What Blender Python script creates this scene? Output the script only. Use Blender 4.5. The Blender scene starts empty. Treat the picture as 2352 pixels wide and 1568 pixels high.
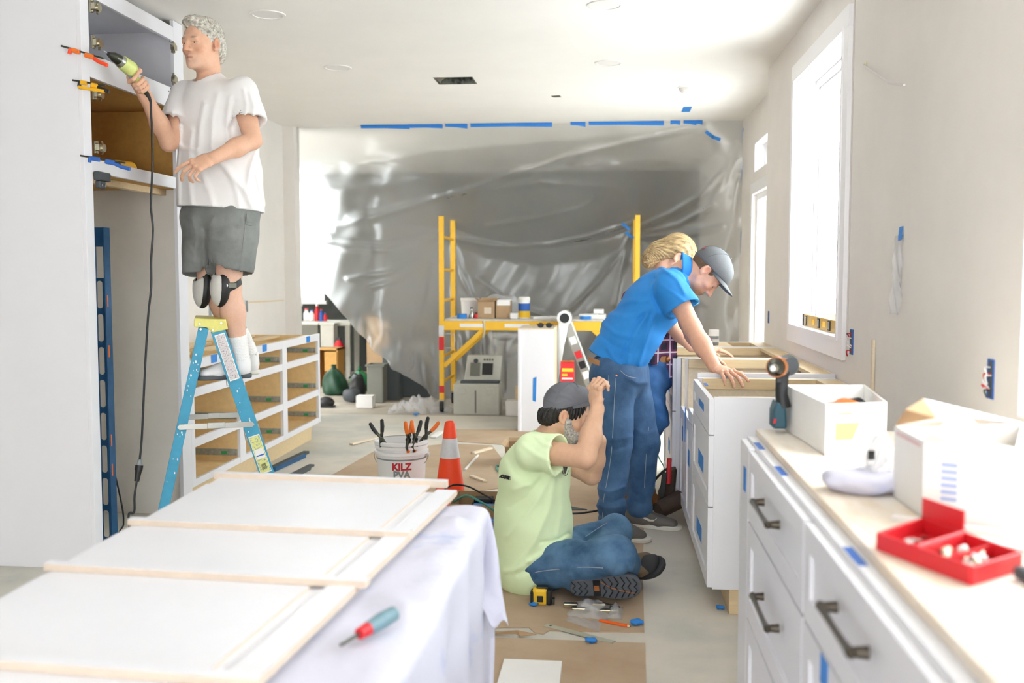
import bpy, bmesh, math, random
import numpy as np
from mathutils import Matrix, Vector, Euler
random.seed(7)
C = bpy.context.scene.collection
scene = bpy.context.scene
R = math.radians

# ------------------------------------------------------------ camera, light, exposure
IW, IH, FPX = 2352.0, 1568.0, 2287.0
YAW, PITCH, CAMH = R(5.54), R(3.93), 1.37
cam_d = bpy.data.cameras.new('camera'); cam = bpy.data.objects.new('camera', cam_d); C.objects.link(cam)
cam.location = (0, 0, CAMH)
cam.rotation_euler = (R(90) - PITCH, 0, YAW)
cam_d.sensor_width = 36; cam_d.lens = 36 * FPX / IW
cam_d.clip_start = .05
cam_d.dof.use_dof = True; cam_d.dof.focus_distance = 4.9; cam_d.dof.aperture_fstop = 2.5
scene.camera = cam

world = bpy.data.worlds.new('overcast_sky'); scene.world = world; world.use_nodes = True
bg = world.node_tree.nodes['Background']
bg.inputs[0].default_value = (.93, .965, 1, 1); bg.inputs[1].default_value = 1.7

scene.view_settings.view_transform = 'Standard'; scene.view_settings.look = 'None'
scene.view_settings.gamma = 1; scene.view_settings.use_curve_mapping = False
scene.view_settings.exposure = 2.98

# ------------------------------------------------------------ pixel -> point
_fw = np.array([-math.sin(YAW) * math.cos(PITCH), math.cos(YAW) * math.cos(PITCH), -math.sin(PITCH)])
_rt = np.array([math.cos(YAW), math.sin(YAW), 0.]); _up = np.cross(_rt, _fw)
_c = np.array([0, 0, CAMH])
def P(x, y, X=None, Y=None, Z=None):
    d = _fw + _rt * (x - IW / 2) / FPX - _up * (y - IH / 2) / FPX
    t = X / d[0] if X is not None else Y / d[1] if Y is not None else (Z - CAMH) / d[2]
    return _c + d * t

# ------------------------------------------------------------ mesh builder
class MB:
    def __init__(s): s.v = []; s.f = []; s.m = []; s.cur = 0
    def add(s, vs, fs):
        o = len(s.v); s.v += [tuple(map(float, q)) for q in vs]
        s.f += [tuple(o + i for i in f) for f in fs]; s.m += [s.cur] * len(fs); return s
    def box(s, x0, y0, z0, x1, y1, z1):
        x0, x1 = min(x0, x1), max(x0, x1); y0, y1 = min(y0, y1), max(y0, y1); z0, z1 = min(z0, z1), max(z0, z1)
        return s.add([(x0,y0,z0),(x1,y0,z0),(x1,y1,z0),(x0,y1,z0),(x0,y0,z1),(x1,y0,z1),(x1,y1,z1),(x0,y1,z1)],
                     [(3,2,1,0),(4,5,6,7),(0,1,5,4),(1,2,6,5),(2,3,7,6),(3,0,4,7)])
    def bar(s, a, b, w, h, up=(0, 0, 1)):          # box beam from a to b, w across, h along up
        a, b = np.array(a, float), np.array(b, float); d = (b - a) / np.linalg.norm(b - a)
        u = np.array(up, float); sd = np.cross(d, u); sd /= np.linalg.norm(sd); u = np.cross(sd, d)
        vs = [q + sd * w / 2 * i + u * h / 2 * j for q in (a, b) for i, j in ((-1,-1),(1,-1),(1,1),(-1,1))]
        return s.add(vs, [(0,1,2,3),(7,6,5,4),(4,5,1,0),(5,6,2,1),(6,7,3,2),(7,4,0,3)])
    def cyl(s, a, b, r0, r1=None, n=20, caps=True):
        r1 = r0 if r1 is None else r1
        a, b = np.array(a, float), np.array(b, float); d = (b - a) / np.linalg.norm(b - a)
        h = np.array([0, 0, 1.]) if abs(d[2]) < .9 else np.array([1., 0, 0])
        u = np.cross(d, h); u /= np.linalg.norm(u); w = np.cross(d, u)
        vs = [a + r0 * (u * math.cos(t) + w * math.sin(t)) for t in np.linspace(0, 2*math.pi, n, endpoint=False)]
        vs += [b + r1 * (u * math.cos(t) + w * math.sin(t)) for t in np.linspace(0, 2*math.pi, n, endpoint=False)]
        fs = [(i, (i+1) % n, n + (i+1) % n, n + i) for i in range(n)]
        if caps: fs += [tuple(range(n-1, -1, -1)), tuple(range(n, 2*n))]
        return s.add(vs, fs)
    def tube(s, pts, r, n=8, closed=False):
        pts = [np.array(p, float) for p in pts]; k = len(pts); vs = []; fs = []; u = None
        rr = r if hasattr(r, '__len__') else [r] * k
        for i, p in enumerate(pts):
            d = pts[(i+1) % k] - pts[i-1] if closed else pts[min(i+1, k-1)] - pts[max(i-1, 0)]
            d = d / (np.linalg.norm(d) + 1e-9)
            if u is None:
                h = np.array([0, 0, 1.]) if abs(d[2]) < .9 else np.array([1., 0, 0]); u = np.cross(d, h)
            u = u - d * (u @ d); u /= np.linalg.norm(u) + 1e-9; w = np.cross(d, u)
            vs += [p + rr[i] * (u * math.cos(t) + w * math.sin(t)) for t in np.linspace(0, 2*math.pi, n, endpoint=False)]
        m = k if closed else k - 1
        for i in range(m):
            a, b = i * n, ((i+1) % k) * n
            fs += [(a + j, a + (j+1) % n, b + (j+1) % n, b + j) for j in range(n)]
        if not closed: fs += [tuple(range(n-1, -1, -1)), tuple(range((k-1)*n, k*n))]
        return s.add(vs, fs)
    def lathe(s, prof, c=(0, 0, 0), n=32, caps=True):     # prof [(r,z)] bottom to top
        vs = [(c[0] + r * math.cos(t), c[1] + r * math.sin(t), c[2] + z) for r, z in prof for t in np.linspace(0, 2*math.pi, n, endpoint=False)]
        fs = [(i*n + j, i*n + (j+1) % n, (i+1)*n + (j+1) % n, (i+1)*n + j) for i in range(len(prof)-1) for j in range(n)]
        if caps: fs += [tuple(range(n-1, -1, -1)), tuple(range((len(prof)-1)*n, len(prof)*n))]
        return s.add(vs, fs)
    def prism(s, poly, d):                           # 3d polygon extruded by vector d
        poly = [np.array(p, float) for p in poly]; d = np.array(d, float); n = len(poly)
        return s.add(poly + [p + d for p in poly], [tuple(range(n-1, -1, -1)), tuple(range(n, 2*n))] +
                     [(i, (i+1) % n, n + (i+1) % n, n + i) for i in range(n)])
    def ell(s, c, r, nu=16, nv=10, M=None):
        vs = []; fs = []
        for i in range(nv + 1):
            a = math.pi * i / nv
            for j in range(nu):
                t = 2 * math.pi * j / nu
                q = np.array([r[0]*math.sin(a)*math.cos(t), r[1]*math.sin(a)*math.sin(t), -r[2]*math.cos(a)])
                if M is not None: q = np.array(M) @ q
                vs.append(q + np.array(c, float))
        for i in range(nv):
            for j in range(nu): fs.append((i*nu + j, i*nu + (j+1) % nu, (i+1)*nu + (j+1) % nu, (i+1)*nu + j))
        return s.add(vs, fs)
    def grid(s, fn, nu, nv):
        vs = [fn(i / nu, j / nv) for j in range(nv + 1) for i in range(nu + 1)]
        fs = [(j*(nu+1) + i, j*(nu+1) + i + 1, (j+1)*(nu+1) + i + 1, (j+1)*(nu+1) + i) for j in range(nv) for i in range(nu)]
        return s.add(vs, fs)
    def holed(s, axis, lo, hi, t0, t1, holes):       # slab with rectangular holes; axis = thickness axis
        o = [i for i in range(3) if i != axis]
        us = sorted({lo[0], hi[0]} | {h[i] for h in holes for i in (0, 1)}); vs = sorted({lo[1], hi[1]} | {h[i] for h in holes for i in (2, 3)})
        us = [u for u in us if lo[0] <= u <= hi[0]]; vs = [v for v in vs if lo[1] <= v <= hi[1]]
        def solid(i, j):
            if not (0 <= i < len(us)-1 and 0 <= j < len(vs)-1): return False
            cu, cv = (us[i]+us[i+1])/2, (vs[j]+vs[j+1])/2
            return not any(h[0] < cu < h[1] and h[2] < cv < h[3] for h in holes)
        def pt(u, v, t):
            q = [0, 0, 0]; q[axis] = t; q[o[0]] = u; q[o[1]] = v; return tuple(q)
        for i in range(len(us)-1):
            for j in range(len(vs)-1):
                if not solid(i, j): continue
                a, b, c_, d = us[i], us[i+1], vs[j], vs[j+1]
                s.add([pt(a,c_,t0), pt(b,c_,t0), pt(b,d,t0), pt(a,d,t0)], [(3,2,1,0)])
                s.add([pt(a,c_,t1), pt(b,c_,t1), pt(b,d,t1), pt(a,d,t1)], [(0,1,2,3)])
                for (di, dj, e, f) in ((-1,0,(a,c_),(a,d)), (1,0,(b,c_),(b,d)), (0,-1,(a,c_),(b,c_)), (0,1,(a,d),(b,d))):
                    if not solid(i+di, j+dj): s.add([pt(*e,t0), pt(*f,t0), pt(*f,t1), pt(*e,t1)], [(0,1,2,3)])
        return s
    def mesh(s, name):
        me = bpy.data.meshes.new(name); me.from_pydata(s.v, [], s.f)
        if any(s.m): me.polygons.foreach_set('material_index', s.m)
        return me

def wm(o):
    m = o.matrix_basis.copy()
    if o.parent: m = wm(o.parent) @ o.matrix_parent_inverse @ m
    return m
def link(name, data, parent=None, M=None):
    o = bpy.data.objects.new(name, data); C.objects.link(o)
    if M is not None: o.matrix_basis = M
    if parent is not None: o.parent = parent; o.matrix_parent_inverse = wm(parent).inverted()
    return o
def fixn(me):
    bm = bmesh.new(); bm.from_mesh(me); bmesh.ops.recalc_face_normals(bm, faces=bm.faces); bm.to_mesh(me); bm.free()
def obj(name, mb, mat, parent=None, M=None, bevel=0, smooth=None, solid=0, sub=0, center=True):
    me = mb.mesh(name) if isinstance(mb, MB) else mb
    fixn(me)
    for m in (mat if isinstance(mat, (list, tuple)) else [mat]): me.materials.append(MAT(m) if isinstance(m, str) else m)
    if smooth is not None:
        me.polygons.foreach_set('use_smooth', [True] * len(me.polygons))
        me.set_sharp_from_angle(angle=R(smooth))
    if center and M is None and len(me.vertices):      # put the origin at the piece's base centre
        co = np.empty(len(me.vertices)*3, np.float32); me.vertices.foreach_get('co', co); co = co.reshape(-1, 3)
        lo, hi = co.min(0), co.max(0); o_ = Vector(((lo[0]+hi[0])/2, (lo[1]+hi[1])/2, lo[2]))
        me.transform(Matrix.Translation(-o_)); M = Matrix.Translation(o_)
    o = link(name, me, parent, M)
    if solid: md = o.modifiers.new('solid', 'SOLIDIFY'); md.thickness = solid; md.offset = 0
    if bevel: md = o.modifiers.new('bevel', 'BEVEL'); md.width = bevel; md.segments = 2; md.limit_method = 'ANGLE'
    if sub: md = o.modifiers.new('sub', 'SUBSURF'); md.levels = md.render_levels = sub
    return o
def tag(o, label=None, cat=None, group=None, kind=None):
    if label: o['label'] = label
    if cat: o['category'] = cat
    if group: o['group'] = group
    if kind: o['kind'] = kind
    return o
def thing(name, label, cat, loc=(0, 0, 0), rz=0, group=None, kind=None):
    o = bpy.data.objects.new(name, None); C.objects.link(o); o.empty_display_size = .1
    o.matrix_basis = Matrix.Translation(Vector([float(q) for q in loc])) @ Matrix.Rotation(rz, 4, 'Z')
    return tag(o, label, cat, group, kind)
def struct(name, mb, mat, parent=None, **k):
    o = obj(name, mb, mat, parent, **k)
    if parent is None: o['kind'] = 'structure'
    return o
def copy_tree(o, parent=None):
    c = o.copy(); C.objects.link(c)
    if parent is not None: c.parent = parent
    for ch in [x for x in bpy.data.objects if x.parent == o]: copy_tree(ch, c)
    return c
def lookM(loc, xdir, zdir=(0, 0, 1)):                  # frame with local x along xdir, local z near zdir
    x = Vector([float(q) for q in xdir]).normalized(); z = Vector([float(q) for q in zdir]); y = z.cross(x).normalized(); z = x.cross(y)
    m = Matrix((x, y, z)).transposed().to_4x4(); m.translation = Vector([float(q) for q in loc]); return m
def text_mesh(txt, size, extrude=.0006, bold=.0, align='CENTER'):
    cu = bpy.data.curves.new('t', 'FONT'); cu.body = txt; cu.size = size; cu.extrude = extrude; cu.offset = bold
    cu.align_x = align; cu.align_y = 'CENTER'; cu.resolution_u = 3
    o = bpy.data.objects.new('t', cu); C.objects.link(o); dg = bpy.context.evaluated_depsgraph_get()
    me = bpy.data.meshes.new_from_object(o.evaluated_get(dg)); bpy.data.objects.remove(o); bpy.data.curves.remove(cu); me.materials.clear(); return me

# ------------------------------------------------------------ materials
def lin(h):
    h = h.lstrip('#'); out = []
    for i in (0, 2, 4):
        c = int(h[i:i+2], 16) / 255; out.append(c / 12.92 if c <= .04045 else ((c + .055) / 1.055) ** 2.4)
    return out
_M = {}
def mk(name, col, rough=.55, metal=0, noise=0, nscale=8, col2=None, bump=0, bscale=60, spec=.5, sheen=0, stretch=None, trans=0, detail=5, lo=.35, hi=.65, attr=None, emit=0):
    m = bpy.data.materials.new(name); m.use_nodes = True; nt = m.node_tree; b = nt.nodes['Principled BSDF']
    c = lin(col) + [1]
    b.inputs['Base Color'].default_value = c; b.inputs['Roughness'].default_value = rough; b.inputs['Metallic'].default_value = metal
    b.inputs['Specular IOR Level'].default_value = spec
    if sheen: b.inputs['Sheen Weight'].default_value = sheen
    if trans: b.inputs['Transmission Weight'].default_value = trans
    tc = nt.nodes.new('ShaderNodeTexCoord'); vec = tc.outputs['Object']
    if stretch:
        mp = nt.nodes.new('ShaderNodeMapping'); mp.inputs['Scale'].default_value = stretch; nt.links.new(vec, mp.inputs[0]); vec = mp.outputs[0]
    src = None
    if attr:
        at_ = nt.nodes.new('ShaderNodeAttribute'); at_.attribute_name = attr; src = at_.outputs['Color']
        nt.links.new(src, b.inputs['Base Color'])
    if noise or col2:
        n = nt.nodes.new('ShaderNodeTexNoise'); n.inputs['Scale'].default_value = nscale; n.inputs['Detail'].default_value = detail; n.inputs['Roughness'].default_value = .6
        nt.links.new(vec, n.inputs['Vector'])
        mr = nt.nodes.new('ShaderNodeMapRange'); mr.inputs[1].default_value = lo; mr.inputs[2].default_value = hi; nt.links.new(n.outputs[0], mr.inputs[0])
        mx = nt.nodes.new('ShaderNodeMix'); mx.data_type = 'RGBA'
        c2 = lin(col2) + [1] if col2 else [q * (1 - noise) for q in c[:3]] + [1]
        if src is not None:
            mx.blend_type = 'MULTIPLY'; nt.links.new(src, mx.inputs[6]); mx.inputs[7].default_value = [1 - noise]*3 + [1]
        else: mx.inputs[6].default_value = c; mx.inputs[7].default_value = c2
        nt.links.new(mr.outputs[0], mx.inputs[0]); nt.links.new(mx.outputs[2], b.inputs['Base Color'])
    if bump:
        n2 = nt.nodes.new('ShaderNodeTexNoise'); n2.inputs['Scale'].default_value = bscale; n2.inputs['Detail'].default_value = 4; nt.links.new(vec, n2.inputs['Vector'])
        bp = nt.nodes.new('ShaderNodeBump'); bp.inputs['Strength'].default_value = bump; bp.inputs['Distance'].default_value = .01
        nt.links.new(n2.outputs[0], bp.inputs['Height']); nt.links.new(bp.outputs[0], b.inputs['Normal'])
    _M[name] = m; return m
def MAT(n): return _M[n]
mk('wall', '#ebe5df', .8, noise=.05, nscale=2.5, bump=.06, bscale=140)
mk('ceiling', '#f4f0ea', .85, noise=.03, nscale=2, bump=.05, bscale=160)
mk('white', '#e6e5e9', .45, noise=.02, nscale=3)
mk('panel_white', '#ebebf1', .4, noise=.025, nscale=4)
mk('trim_white', '#f4f2f3', .4)
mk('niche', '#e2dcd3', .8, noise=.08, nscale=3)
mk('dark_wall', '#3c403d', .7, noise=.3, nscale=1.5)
mk('concrete', '#ddd6ca', .75, col2='#b3b7b1', nscale=1.3, bump=.1, bscale=30, detail=9, lo=.42, hi=.72)
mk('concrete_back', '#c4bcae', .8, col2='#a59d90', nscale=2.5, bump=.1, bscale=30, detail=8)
mk('cardboard', '#b89a76', .8, noise=.14, nscale=5, bump=.06, bscale=90)
mk('cardboard_floor', '#b49a7d', .8, col2='#c4ae94', nscale=2.4, bump=.05, bscale=80, detail=8)
mk('mdf', '#c99b55', .7, noise=.12, nscale=30, stretch=(1, 1, 1))
mk('mdf_light', '#efcf98', .7, noise=.1, nscale=26)
mk('mdf_edge', '#dccbb9', .75, noise=.06, nscale=30)
mk('maple', '#e6cda2', .5, noise=.12, nscale=6, stretch=(1, 12, 12))
mk('maple_pale', '#e9d9bf', .55, noise=.1, nscale=6, stretch=(12, 1, 12))
mk('plywood', '#e3cfb6', .6, col2='#f3ebe0', nscale=3, stretch=(6, 1, 6), detail=7)
mk('metal', '#b9bab5', .3, 1); mk('metal_dark', '#55574f', .35, 1); mk('nickel', '#b8b29c', .25, 1)
mk('slide', '#a9ada6', .4, .15, noise=.3, nscale=50)
mk('ruler_grey', '#b9b8a4', .5, noise=.1, nscale=40)
mk('green_clip', '#2f9a5c', .5)
mk('bronze', '#4d463d', .35, .8)
mk('black', '#1b1c1e', .5); mk('rubber', '#232428', .7); mk('dark_grey', '#43474b', .6, noise=.15, nscale=20)
mk('tape_blue', '#2f86d8', .65, noise=.1, nscale=60); mk('tape_dark_blue', '#2f64b8', .6)
mk('ladder_blue', '#41a0c4', .55, noise=.14, nscale=14); mk('ladder_cap', '#e8e07c', .5, noise=.12, nscale=25)
mk('paint_white', '#f4f4f0', .6)
mk('sticker', '#d8d2d2', .5, col2='#9d959c', nscale=160, lo=.5, hi=.62); mk('sticker_yellow', '#dfe08a', .5, col2='#8aa0a8', nscale=120, lo=.5, hi=.62)
mk('level_blue', '#27608f', .45, .3, noise=.2, nscale=18)
mk('cone_orange', '#ff4a1c', .5, noise=.05, nscale=12); mk('reflective', '#dfdde0', .35, noise=.08, nscale=60)
mk('bucket_white', '#f1efee', .45); mk('grey_print', '#8a9091', .5); mk('red_print', '#c2202f', .5)
mk('orange', '#f0782a', .5); mk('orange_pencil', '#f2651a', .45)
mk('red', '#d3242e', .45); mk('yellow', '#f2c42a', .5); mk('scaffold_yellow', '#fcc534', .45, noise=.06, nscale=8)
mk('grey_case', '#c9c9bf', .6, noise=.08, nscale=10); mk('grey_bin', '#76766c', .65, noise=.1, nscale=5); mk('slate', '#4b5356', .65)
mk('green_bag', '#1c4a33', .55, noise=.35, nscale=9, bump=.3, bscale=18); mk('green', '#1f7a4a', .55)
mk('paper', '#f3f1ee', .7, noise=.03, nscale=10); mk('cord_black', '#222325', .5); mk('cord_green', '#3f8f80', .5)
mk('plank', '#d9d4cc', .7, noise=.2, nscale=12)
mk('teal', '#86cfae', .3, trans=.3); mk('lime_tool', '#d3dc86', .45, noise=.1, nscale=30); mk('tool_yellow', '#f5b81c', .45)
mk('teal_dark', '#1d4c5c', .5); mk('copper', '#c27a4a', .35, .6); mk('gold_level', '#d8b25a', .35, .5)
mk('cloth', '#d2d1e0', .9, col2='#8fa6dc', nscale=4.5, bump=.15, bscale=40, lo=.57, hi=.8)
mk('grip_teal', '#6f8d98', .5)
mk('fixture', '#e9e5e1', .6); mk('duct', '#7c7f74', .5, .4, col2='#3a3d36', nscale=12, lo=.45, hi=.6)
mk('brown_leather', '#4a3a2f', .6, noise=.3, nscale=20); mk('clear_blue', '#4f88b0', .2, trans=.6)
# ============================================================ the setting
XW, XW2, XL, YB, ZC = 1.06, 1.2, -3.05, 9.2, 2.74
struct('floor', MB().box(-7, -3.2, -.12, XW2 + .2, YB + .22, 0), 'concrete')
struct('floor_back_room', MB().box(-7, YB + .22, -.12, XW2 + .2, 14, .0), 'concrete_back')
V = (P(1000, 177, Z=ZC), P(1092, 192, Z=ZC))
vx0, vx1, vy0, vy1 = -1.24, -.96, 7.02, 7.28
struct('ceiling', MB().holed(2, (-7, -3.2), (XW2 + .2, YB + .12), ZC, ZC + .12, [(vx0, vx1, vy0, vy1)]), 'ceiling')
struct('ceiling_back_room', MB().box(-7, YB + .12, ZC, XW2 + .2, 14, ZC + .12), 'ceiling')
# right wall with the two kitchen windows
W1 = (4.67, 5.86, 1.074, 2.454); W2 = (1.55, 2.68, 1.0, 2.45)
struct('wall_right', MB().holed(0, (-3.2, 0), (6.93, ZC), XW, XW + .18, [W1, W2, (4.54, 4.562, 1.0, ZC - .002)]).box(XW + .05, 4.53, .99, XW + .17, 4.57, ZC - .001), 'wall')   # with the narrow drywall gap beside the casing, backed inside the wall
D1 = (7.05, 8.5, 0, 2.02); T1 = (7.05, 8.5, 2.2, 2.44)
struct('wall_right_far', MB().holed(0, (6.93, 0), (YB + .3, ZC), XW2, XW2 + .16, [D1, T1]), 'wall')
struct('wall_rear_window_offscreen', MB().holed(1, (-7, 0), (XW + .18, ZC), -3.4, -3.2, [(-1.5, .95, .35, 2.4)]), 'wall')
struct('wall_left_near', MB().holed(0, (-3.4, 0), (4.5, ZC), -7.2, -7, []), 'wall')
struct('wall_left_return', MB().box(-7, 4.36, 0, XL - .14, 4.5, ZC), 'wall')
struct('wall_left', MB().box(XL - .14, 4.36, 0, XL, YB + .12, ZC), 'wall')
struct('wall_back', MB().box(XL, YB - .02, 0, -2.94, YB + .14, ZC), 'wall')
BW = (-5.7, -3.95, .98, 2.66)
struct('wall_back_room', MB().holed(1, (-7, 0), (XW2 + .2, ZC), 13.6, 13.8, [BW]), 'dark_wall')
struct('wall_back_room_left', MB().holed(0, (YB + .12, 0), (13.8, ZC), -6.2, -6.0, []), 'wall')
struct('wall_back_room_right', MB().box(XW2, YB + .3, 0, XW2 + .16, 13.6, ZC), 'wall')

def glassmat():
    m = bpy.data.materials.new('window_glass'); m.use_nodes = True; nt = m.node_tree; nt.nodes.remove(nt.nodes['Principled BSDF'])
    t = nt.nodes.new('ShaderNodeBsdfTransparent'); g = nt.nodes.new('ShaderNodeBsdfGlossy'); g.inputs['Roughness'].default_value = .02
    t.inputs[0].default_value = (.96, .98, .97, 1)
    mx = nt.nodes.new('ShaderNodeMixShader'); mx.inputs[0].default_value = .05
    nt.links.new(t.outputs[0], mx.inputs[1]); nt.links.new(g.outputs[0], mx.inputs[2])
    nt.links.new(mx.outputs[0], nt.nodes['Material Output'].inputs[0]); _M['glass'] = m
glassmat()
def window(name, w, xin, xout, trim, frame=.045):
    y0, y1, z0, z1 = w; e = .002
    root = thing(name, None, None, (xin, (y0+y1)/2, z0), kind='structure')
    xf = xout - .05
    f = MB().holed(0, (y0 - e, z0 - e), (y1 + e, z1 + e), xf - .03, xf + .03, [(y0 + frame, y1 - frame, z0 + frame, z1 - frame)])
    obj('window_frame', f, 'trim_white', root, bevel=.003)
    s = MB().holed(0, (y0 + frame, z0 + frame), (y1 - frame, z1 - frame), xf - .015, xf + .02, [(y0 + frame + .04, y1 - frame - .04, z0 + frame + .04, z1 - frame - .04)])
    obj('sash', s, 'trim_white', root, bevel=.003)
    obj('pane', MB().box(xf, y0 + frame + .02, z0 + frame + .02, xf + .006, y1 - frame - .02, z1 - frame - .02), 'glass', root)
    b = .006                                       # reveal lining
    r = MB().holed(0, (y0 - e, z0 - e), (y1 + e, z1 + e), xin - .002, xf - .03, [(y0 + b, y1 - b, z0 + b, z1 - b)])
    obj('reveal', r, 'trim_white', root)
    if trim:
        a = trim
        for q in ((y0 - a, y0, z0, z1), (y1, y1 + a, z0, z1), (y0 - a, y1 + a, z1, z1 + a), (y0 - a, y1 + a, z0 - a, z0)):
            obj('casing', MB().box(xin - .02, q[0], q[2], xin + .001, q[1], q[3]), 'trim_white', root, bevel=.002)
        obj('inner_bead', MB().holed(0, (y0 - .015, z0 - .015), (y1 + .015, z1 + .015), xin - .027, xin - .018, [(y0 + .004, y1 - .004, z0 + .004, z1 - .004)]), 'trim_white', root)
    return root
window('window_1', W1, XW, XW + .18, .095)
window('window_2', W2, XW, XW + .18, 0)
window('window_3', T1, XW2, XW2 + .16, 0, .03)
# sliding door
y0, y1, z0, z1 = D1
door = thing('door_1', None, None, (XW2, 7.8, 0), kind='structure')
obj('door_frame', MB().holed(0, (y0 - .002, 0), (y1 + .002, z1 + .002), XW2 + .02, XW2 + .14, [(y0 + .05, y1 - .05, .03, z1 - .05)]), 'trim_white', door, bevel=.003)
for (a, b, dx) in ((y0 + .05, 7.8, .05), (7.74, y1 - .05, .1)):
    s = obj('sliding_panel', MB().holed(0, (a, .03), (b, z1 - .05), XW2 + dx, XW2 + dx + .04, [(a + .07, b - .07, .14, z1 - .13)]), 'trim_white', door, bevel=.003)
    obj('pane', MB().box(XW2 + dx + .017, a + .05, .12, XW2 + dx + .023, b - .05, z1 - .11), 'glass', s)
h = P(1727, 730, X=XW2 + .04)
hs = [(h[0] + .0, h[1] + .03 * math.cos(t), h[2] + .085 * math.sin(t) * (1 if abs(math.sin(t)) < .97 else 1)) for t in np.linspace(0, 2*math.pi, 24, endpoint=False)]
obj('handle', MB().tube(hs, .009, 8, closed=True), 'teal', door, smooth=60)
for q in ((y1, y1 + .09, 0, z1 + .09), (y0 - .09, y0, 0, z1 + .09), (y0, y1, z1, z1 + .09)):
    obj('casing', MB().box(XW2 - .02, q[0], q[2], XW2 + .001, q[1], q[3]), 'trim_white', door, bevel=.002)
# back room window
bwn = thing('window_4', None, None, (-4.7, 13.6, .98), kind='structure')
obj('window_frame', MB().holed(1, (BW[0], BW[2]), (BW[1], BW[3]), 13.62, 13.7, [(BW[0] + .05, -4.74, BW[2] + .05, BW[3] - .05), (-4.68, BW[1] - .05, BW[2] + .05, BW[3] - .05)]), 'trim_white', bwn)
for a, b in ((BW[0] + .04, -4.73), (-4.69, BW[1] - .04)): obj('pane', MB().box(a, 13.65, BW[2] + .04, b, 13.656, BW[3] - .04), 'glass', bwn)
obj('window_sill', MB().box(BW[0] - .05, 13.5, BW[2] - .04, BW[1] + .05, 13.62, BW[2]), 'trim_white', bwn, bevel=.004)

# ceiling fittings
dct = obj('duct_opening', MB().holed(2, (vx0, vy0), (vx1, vy1), ZC - .001, ZC + .25, [(vx0 + .01, vx1 - .01, vy0 + .01, vy1 - .01)]), 'duct')
dr = thing('ceiling_vent', 'open ceiling vent with bare metal duct and torn drywall edge', 'vent', (-1.1, 7.15, ZC)); dct.parent = dr; dct.matrix_parent_inverse = wm(dr).inverted()
obj('duct_top', MB().box(vx0, vy0, ZC + .22, vx1, vy1, ZC + .25), 'duct', dr)
obj('torn_edge', MB().prism([(vx0 + .01, vy0 + .01, ZC), (vx0 + .09, vy0 + .02, ZC), (vx0 + .05, vy0 + .1, ZC), (vx0 + .02, vy0 + .2, ZC)], (0, 0, .012)), 'metal', dr)
lights = [(615, 33, 'above the grey-haired man'), (1390, 11, 'in the ceiling above the seated man'), (1398, 144, 'in the ceiling near the smoke detector'), (775, 155, 'in the ceiling near the open vent')]
for x, y, w in lights:
    p = P(x, y, Z=ZC)
    t = thing('recessed_light', 'round white recessed ceiling light, unlit, ' + w, 'ceiling light', p, group='recessed lights')
    obj('trim_ring', MB().lathe([(.075, -.001), (.079, -.006), (.092, -.005), (.094, .001)], p, 40, caps=False), 'fixture', t, smooth=40)
    obj('diffuser', MB().lathe([(.0, -.0025), (.076, -.0025), (.076, .001)], p, 40, caps=False), 'fixture', t)
p = P(1577, 200, Z=ZC)
t = thing('smoke_detector', 'small round white smoke detector on the ceiling', 'smoke detector', p)
obj('housing', MB().lathe([(.0, -.045), (.03, -.045), (.05, -.03), (.06, -.005), (.06, .001)], p, 32, caps=False), 'fixture', t, smooth=40)
obj('base_ring', MB().lathe([(.058, -.008), (.068, -.006), (.07, .001)], p, 32, caps=False), 'trim_white', t, smooth=40)
p = P(1277, 221, Z=ZC)
tag(obj('ceiling_patch', MB().prism([p + np.array(q) for q in ((-.035, -.02, -.003), (.03, -.035, -.003), (.04, .03, -.003), (-.02, .035, -.003))], (0, 0, .004)), 'duct'), 'small torn scrap of paper stuck to the ceiling', 'scrap')
# floor coverings
def sheet(name, pxs, label, mat='cardboard_floor', z0=0, th=.004, cat='cardboard'):
    pts = [P(x, y, Z=z0 + th) for x, y in pxs]
    return tag(obj(name, MB().prism([(q[0], q[1], z0) for q in pts], (0, 0, th)), mat), label, cat)
sheet('cardboard_sheet', [(1476, 1300), (1480, 1452), (1262, 1447), (1248, 1455), (1228, 1452), (1215, 1440), (1110, 1440), (900, 1430), (1000, 1300), (1150, 1150), (1260, 1020), (1400, 1020), (1480, 1180)], 'brown cardboard sheet under the man sitting cross-legged')
sheet('cardboard_sheet', [(1482, 1476), (1486, 1640), (900, 1640), (900, 1460), (1110, 1462)], 'brown cardboard sheet under the small white board')
sheet('cardboard_sheet', [(745, 1100), (860, 1035), (1030, 1018), (1130, 1022), (1155, 1055), (1150, 1120), (1000, 1140), (740, 1140)], 'tan cardboard sheet under the paint bucket and cone')
sheet('cardboard_sheet', [(1040, 985), (1200, 985), (1310, 1000), (1310, 1016), (1150, 1020), (1030, 1012)], 'thin tan cardboard sheet in front of the white spare cabinet')
# torn folded edge of the cardboard
tag(obj('cardboard_strip', MB().prism([P(1112, 1452, Z=.006), P(1190, 1449, Z=.02), P(1232, 1458, Z=.012), P(1195, 1462, Z=.006), P(1185, 1456, Z=.006), P(1112, 1458, Z=.005)], (0, 0, .004)), 'cardboard'), 'torn folded strip of cardboard at the sheet edge', 'cardboard')
b = [P(1158, 1512, Z=.02), P(1291, 1517, Z=.02), P(1278, 1640, Z=.02), P(1120, 1640, Z=.02)]
tag(obj('white_board', MB().prism([(q[0], q[1], .004) for q in b], (0, 0, .016)), 'paper', bevel=.001), 'small square white board lying on brown cardboard', 'board')
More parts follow.
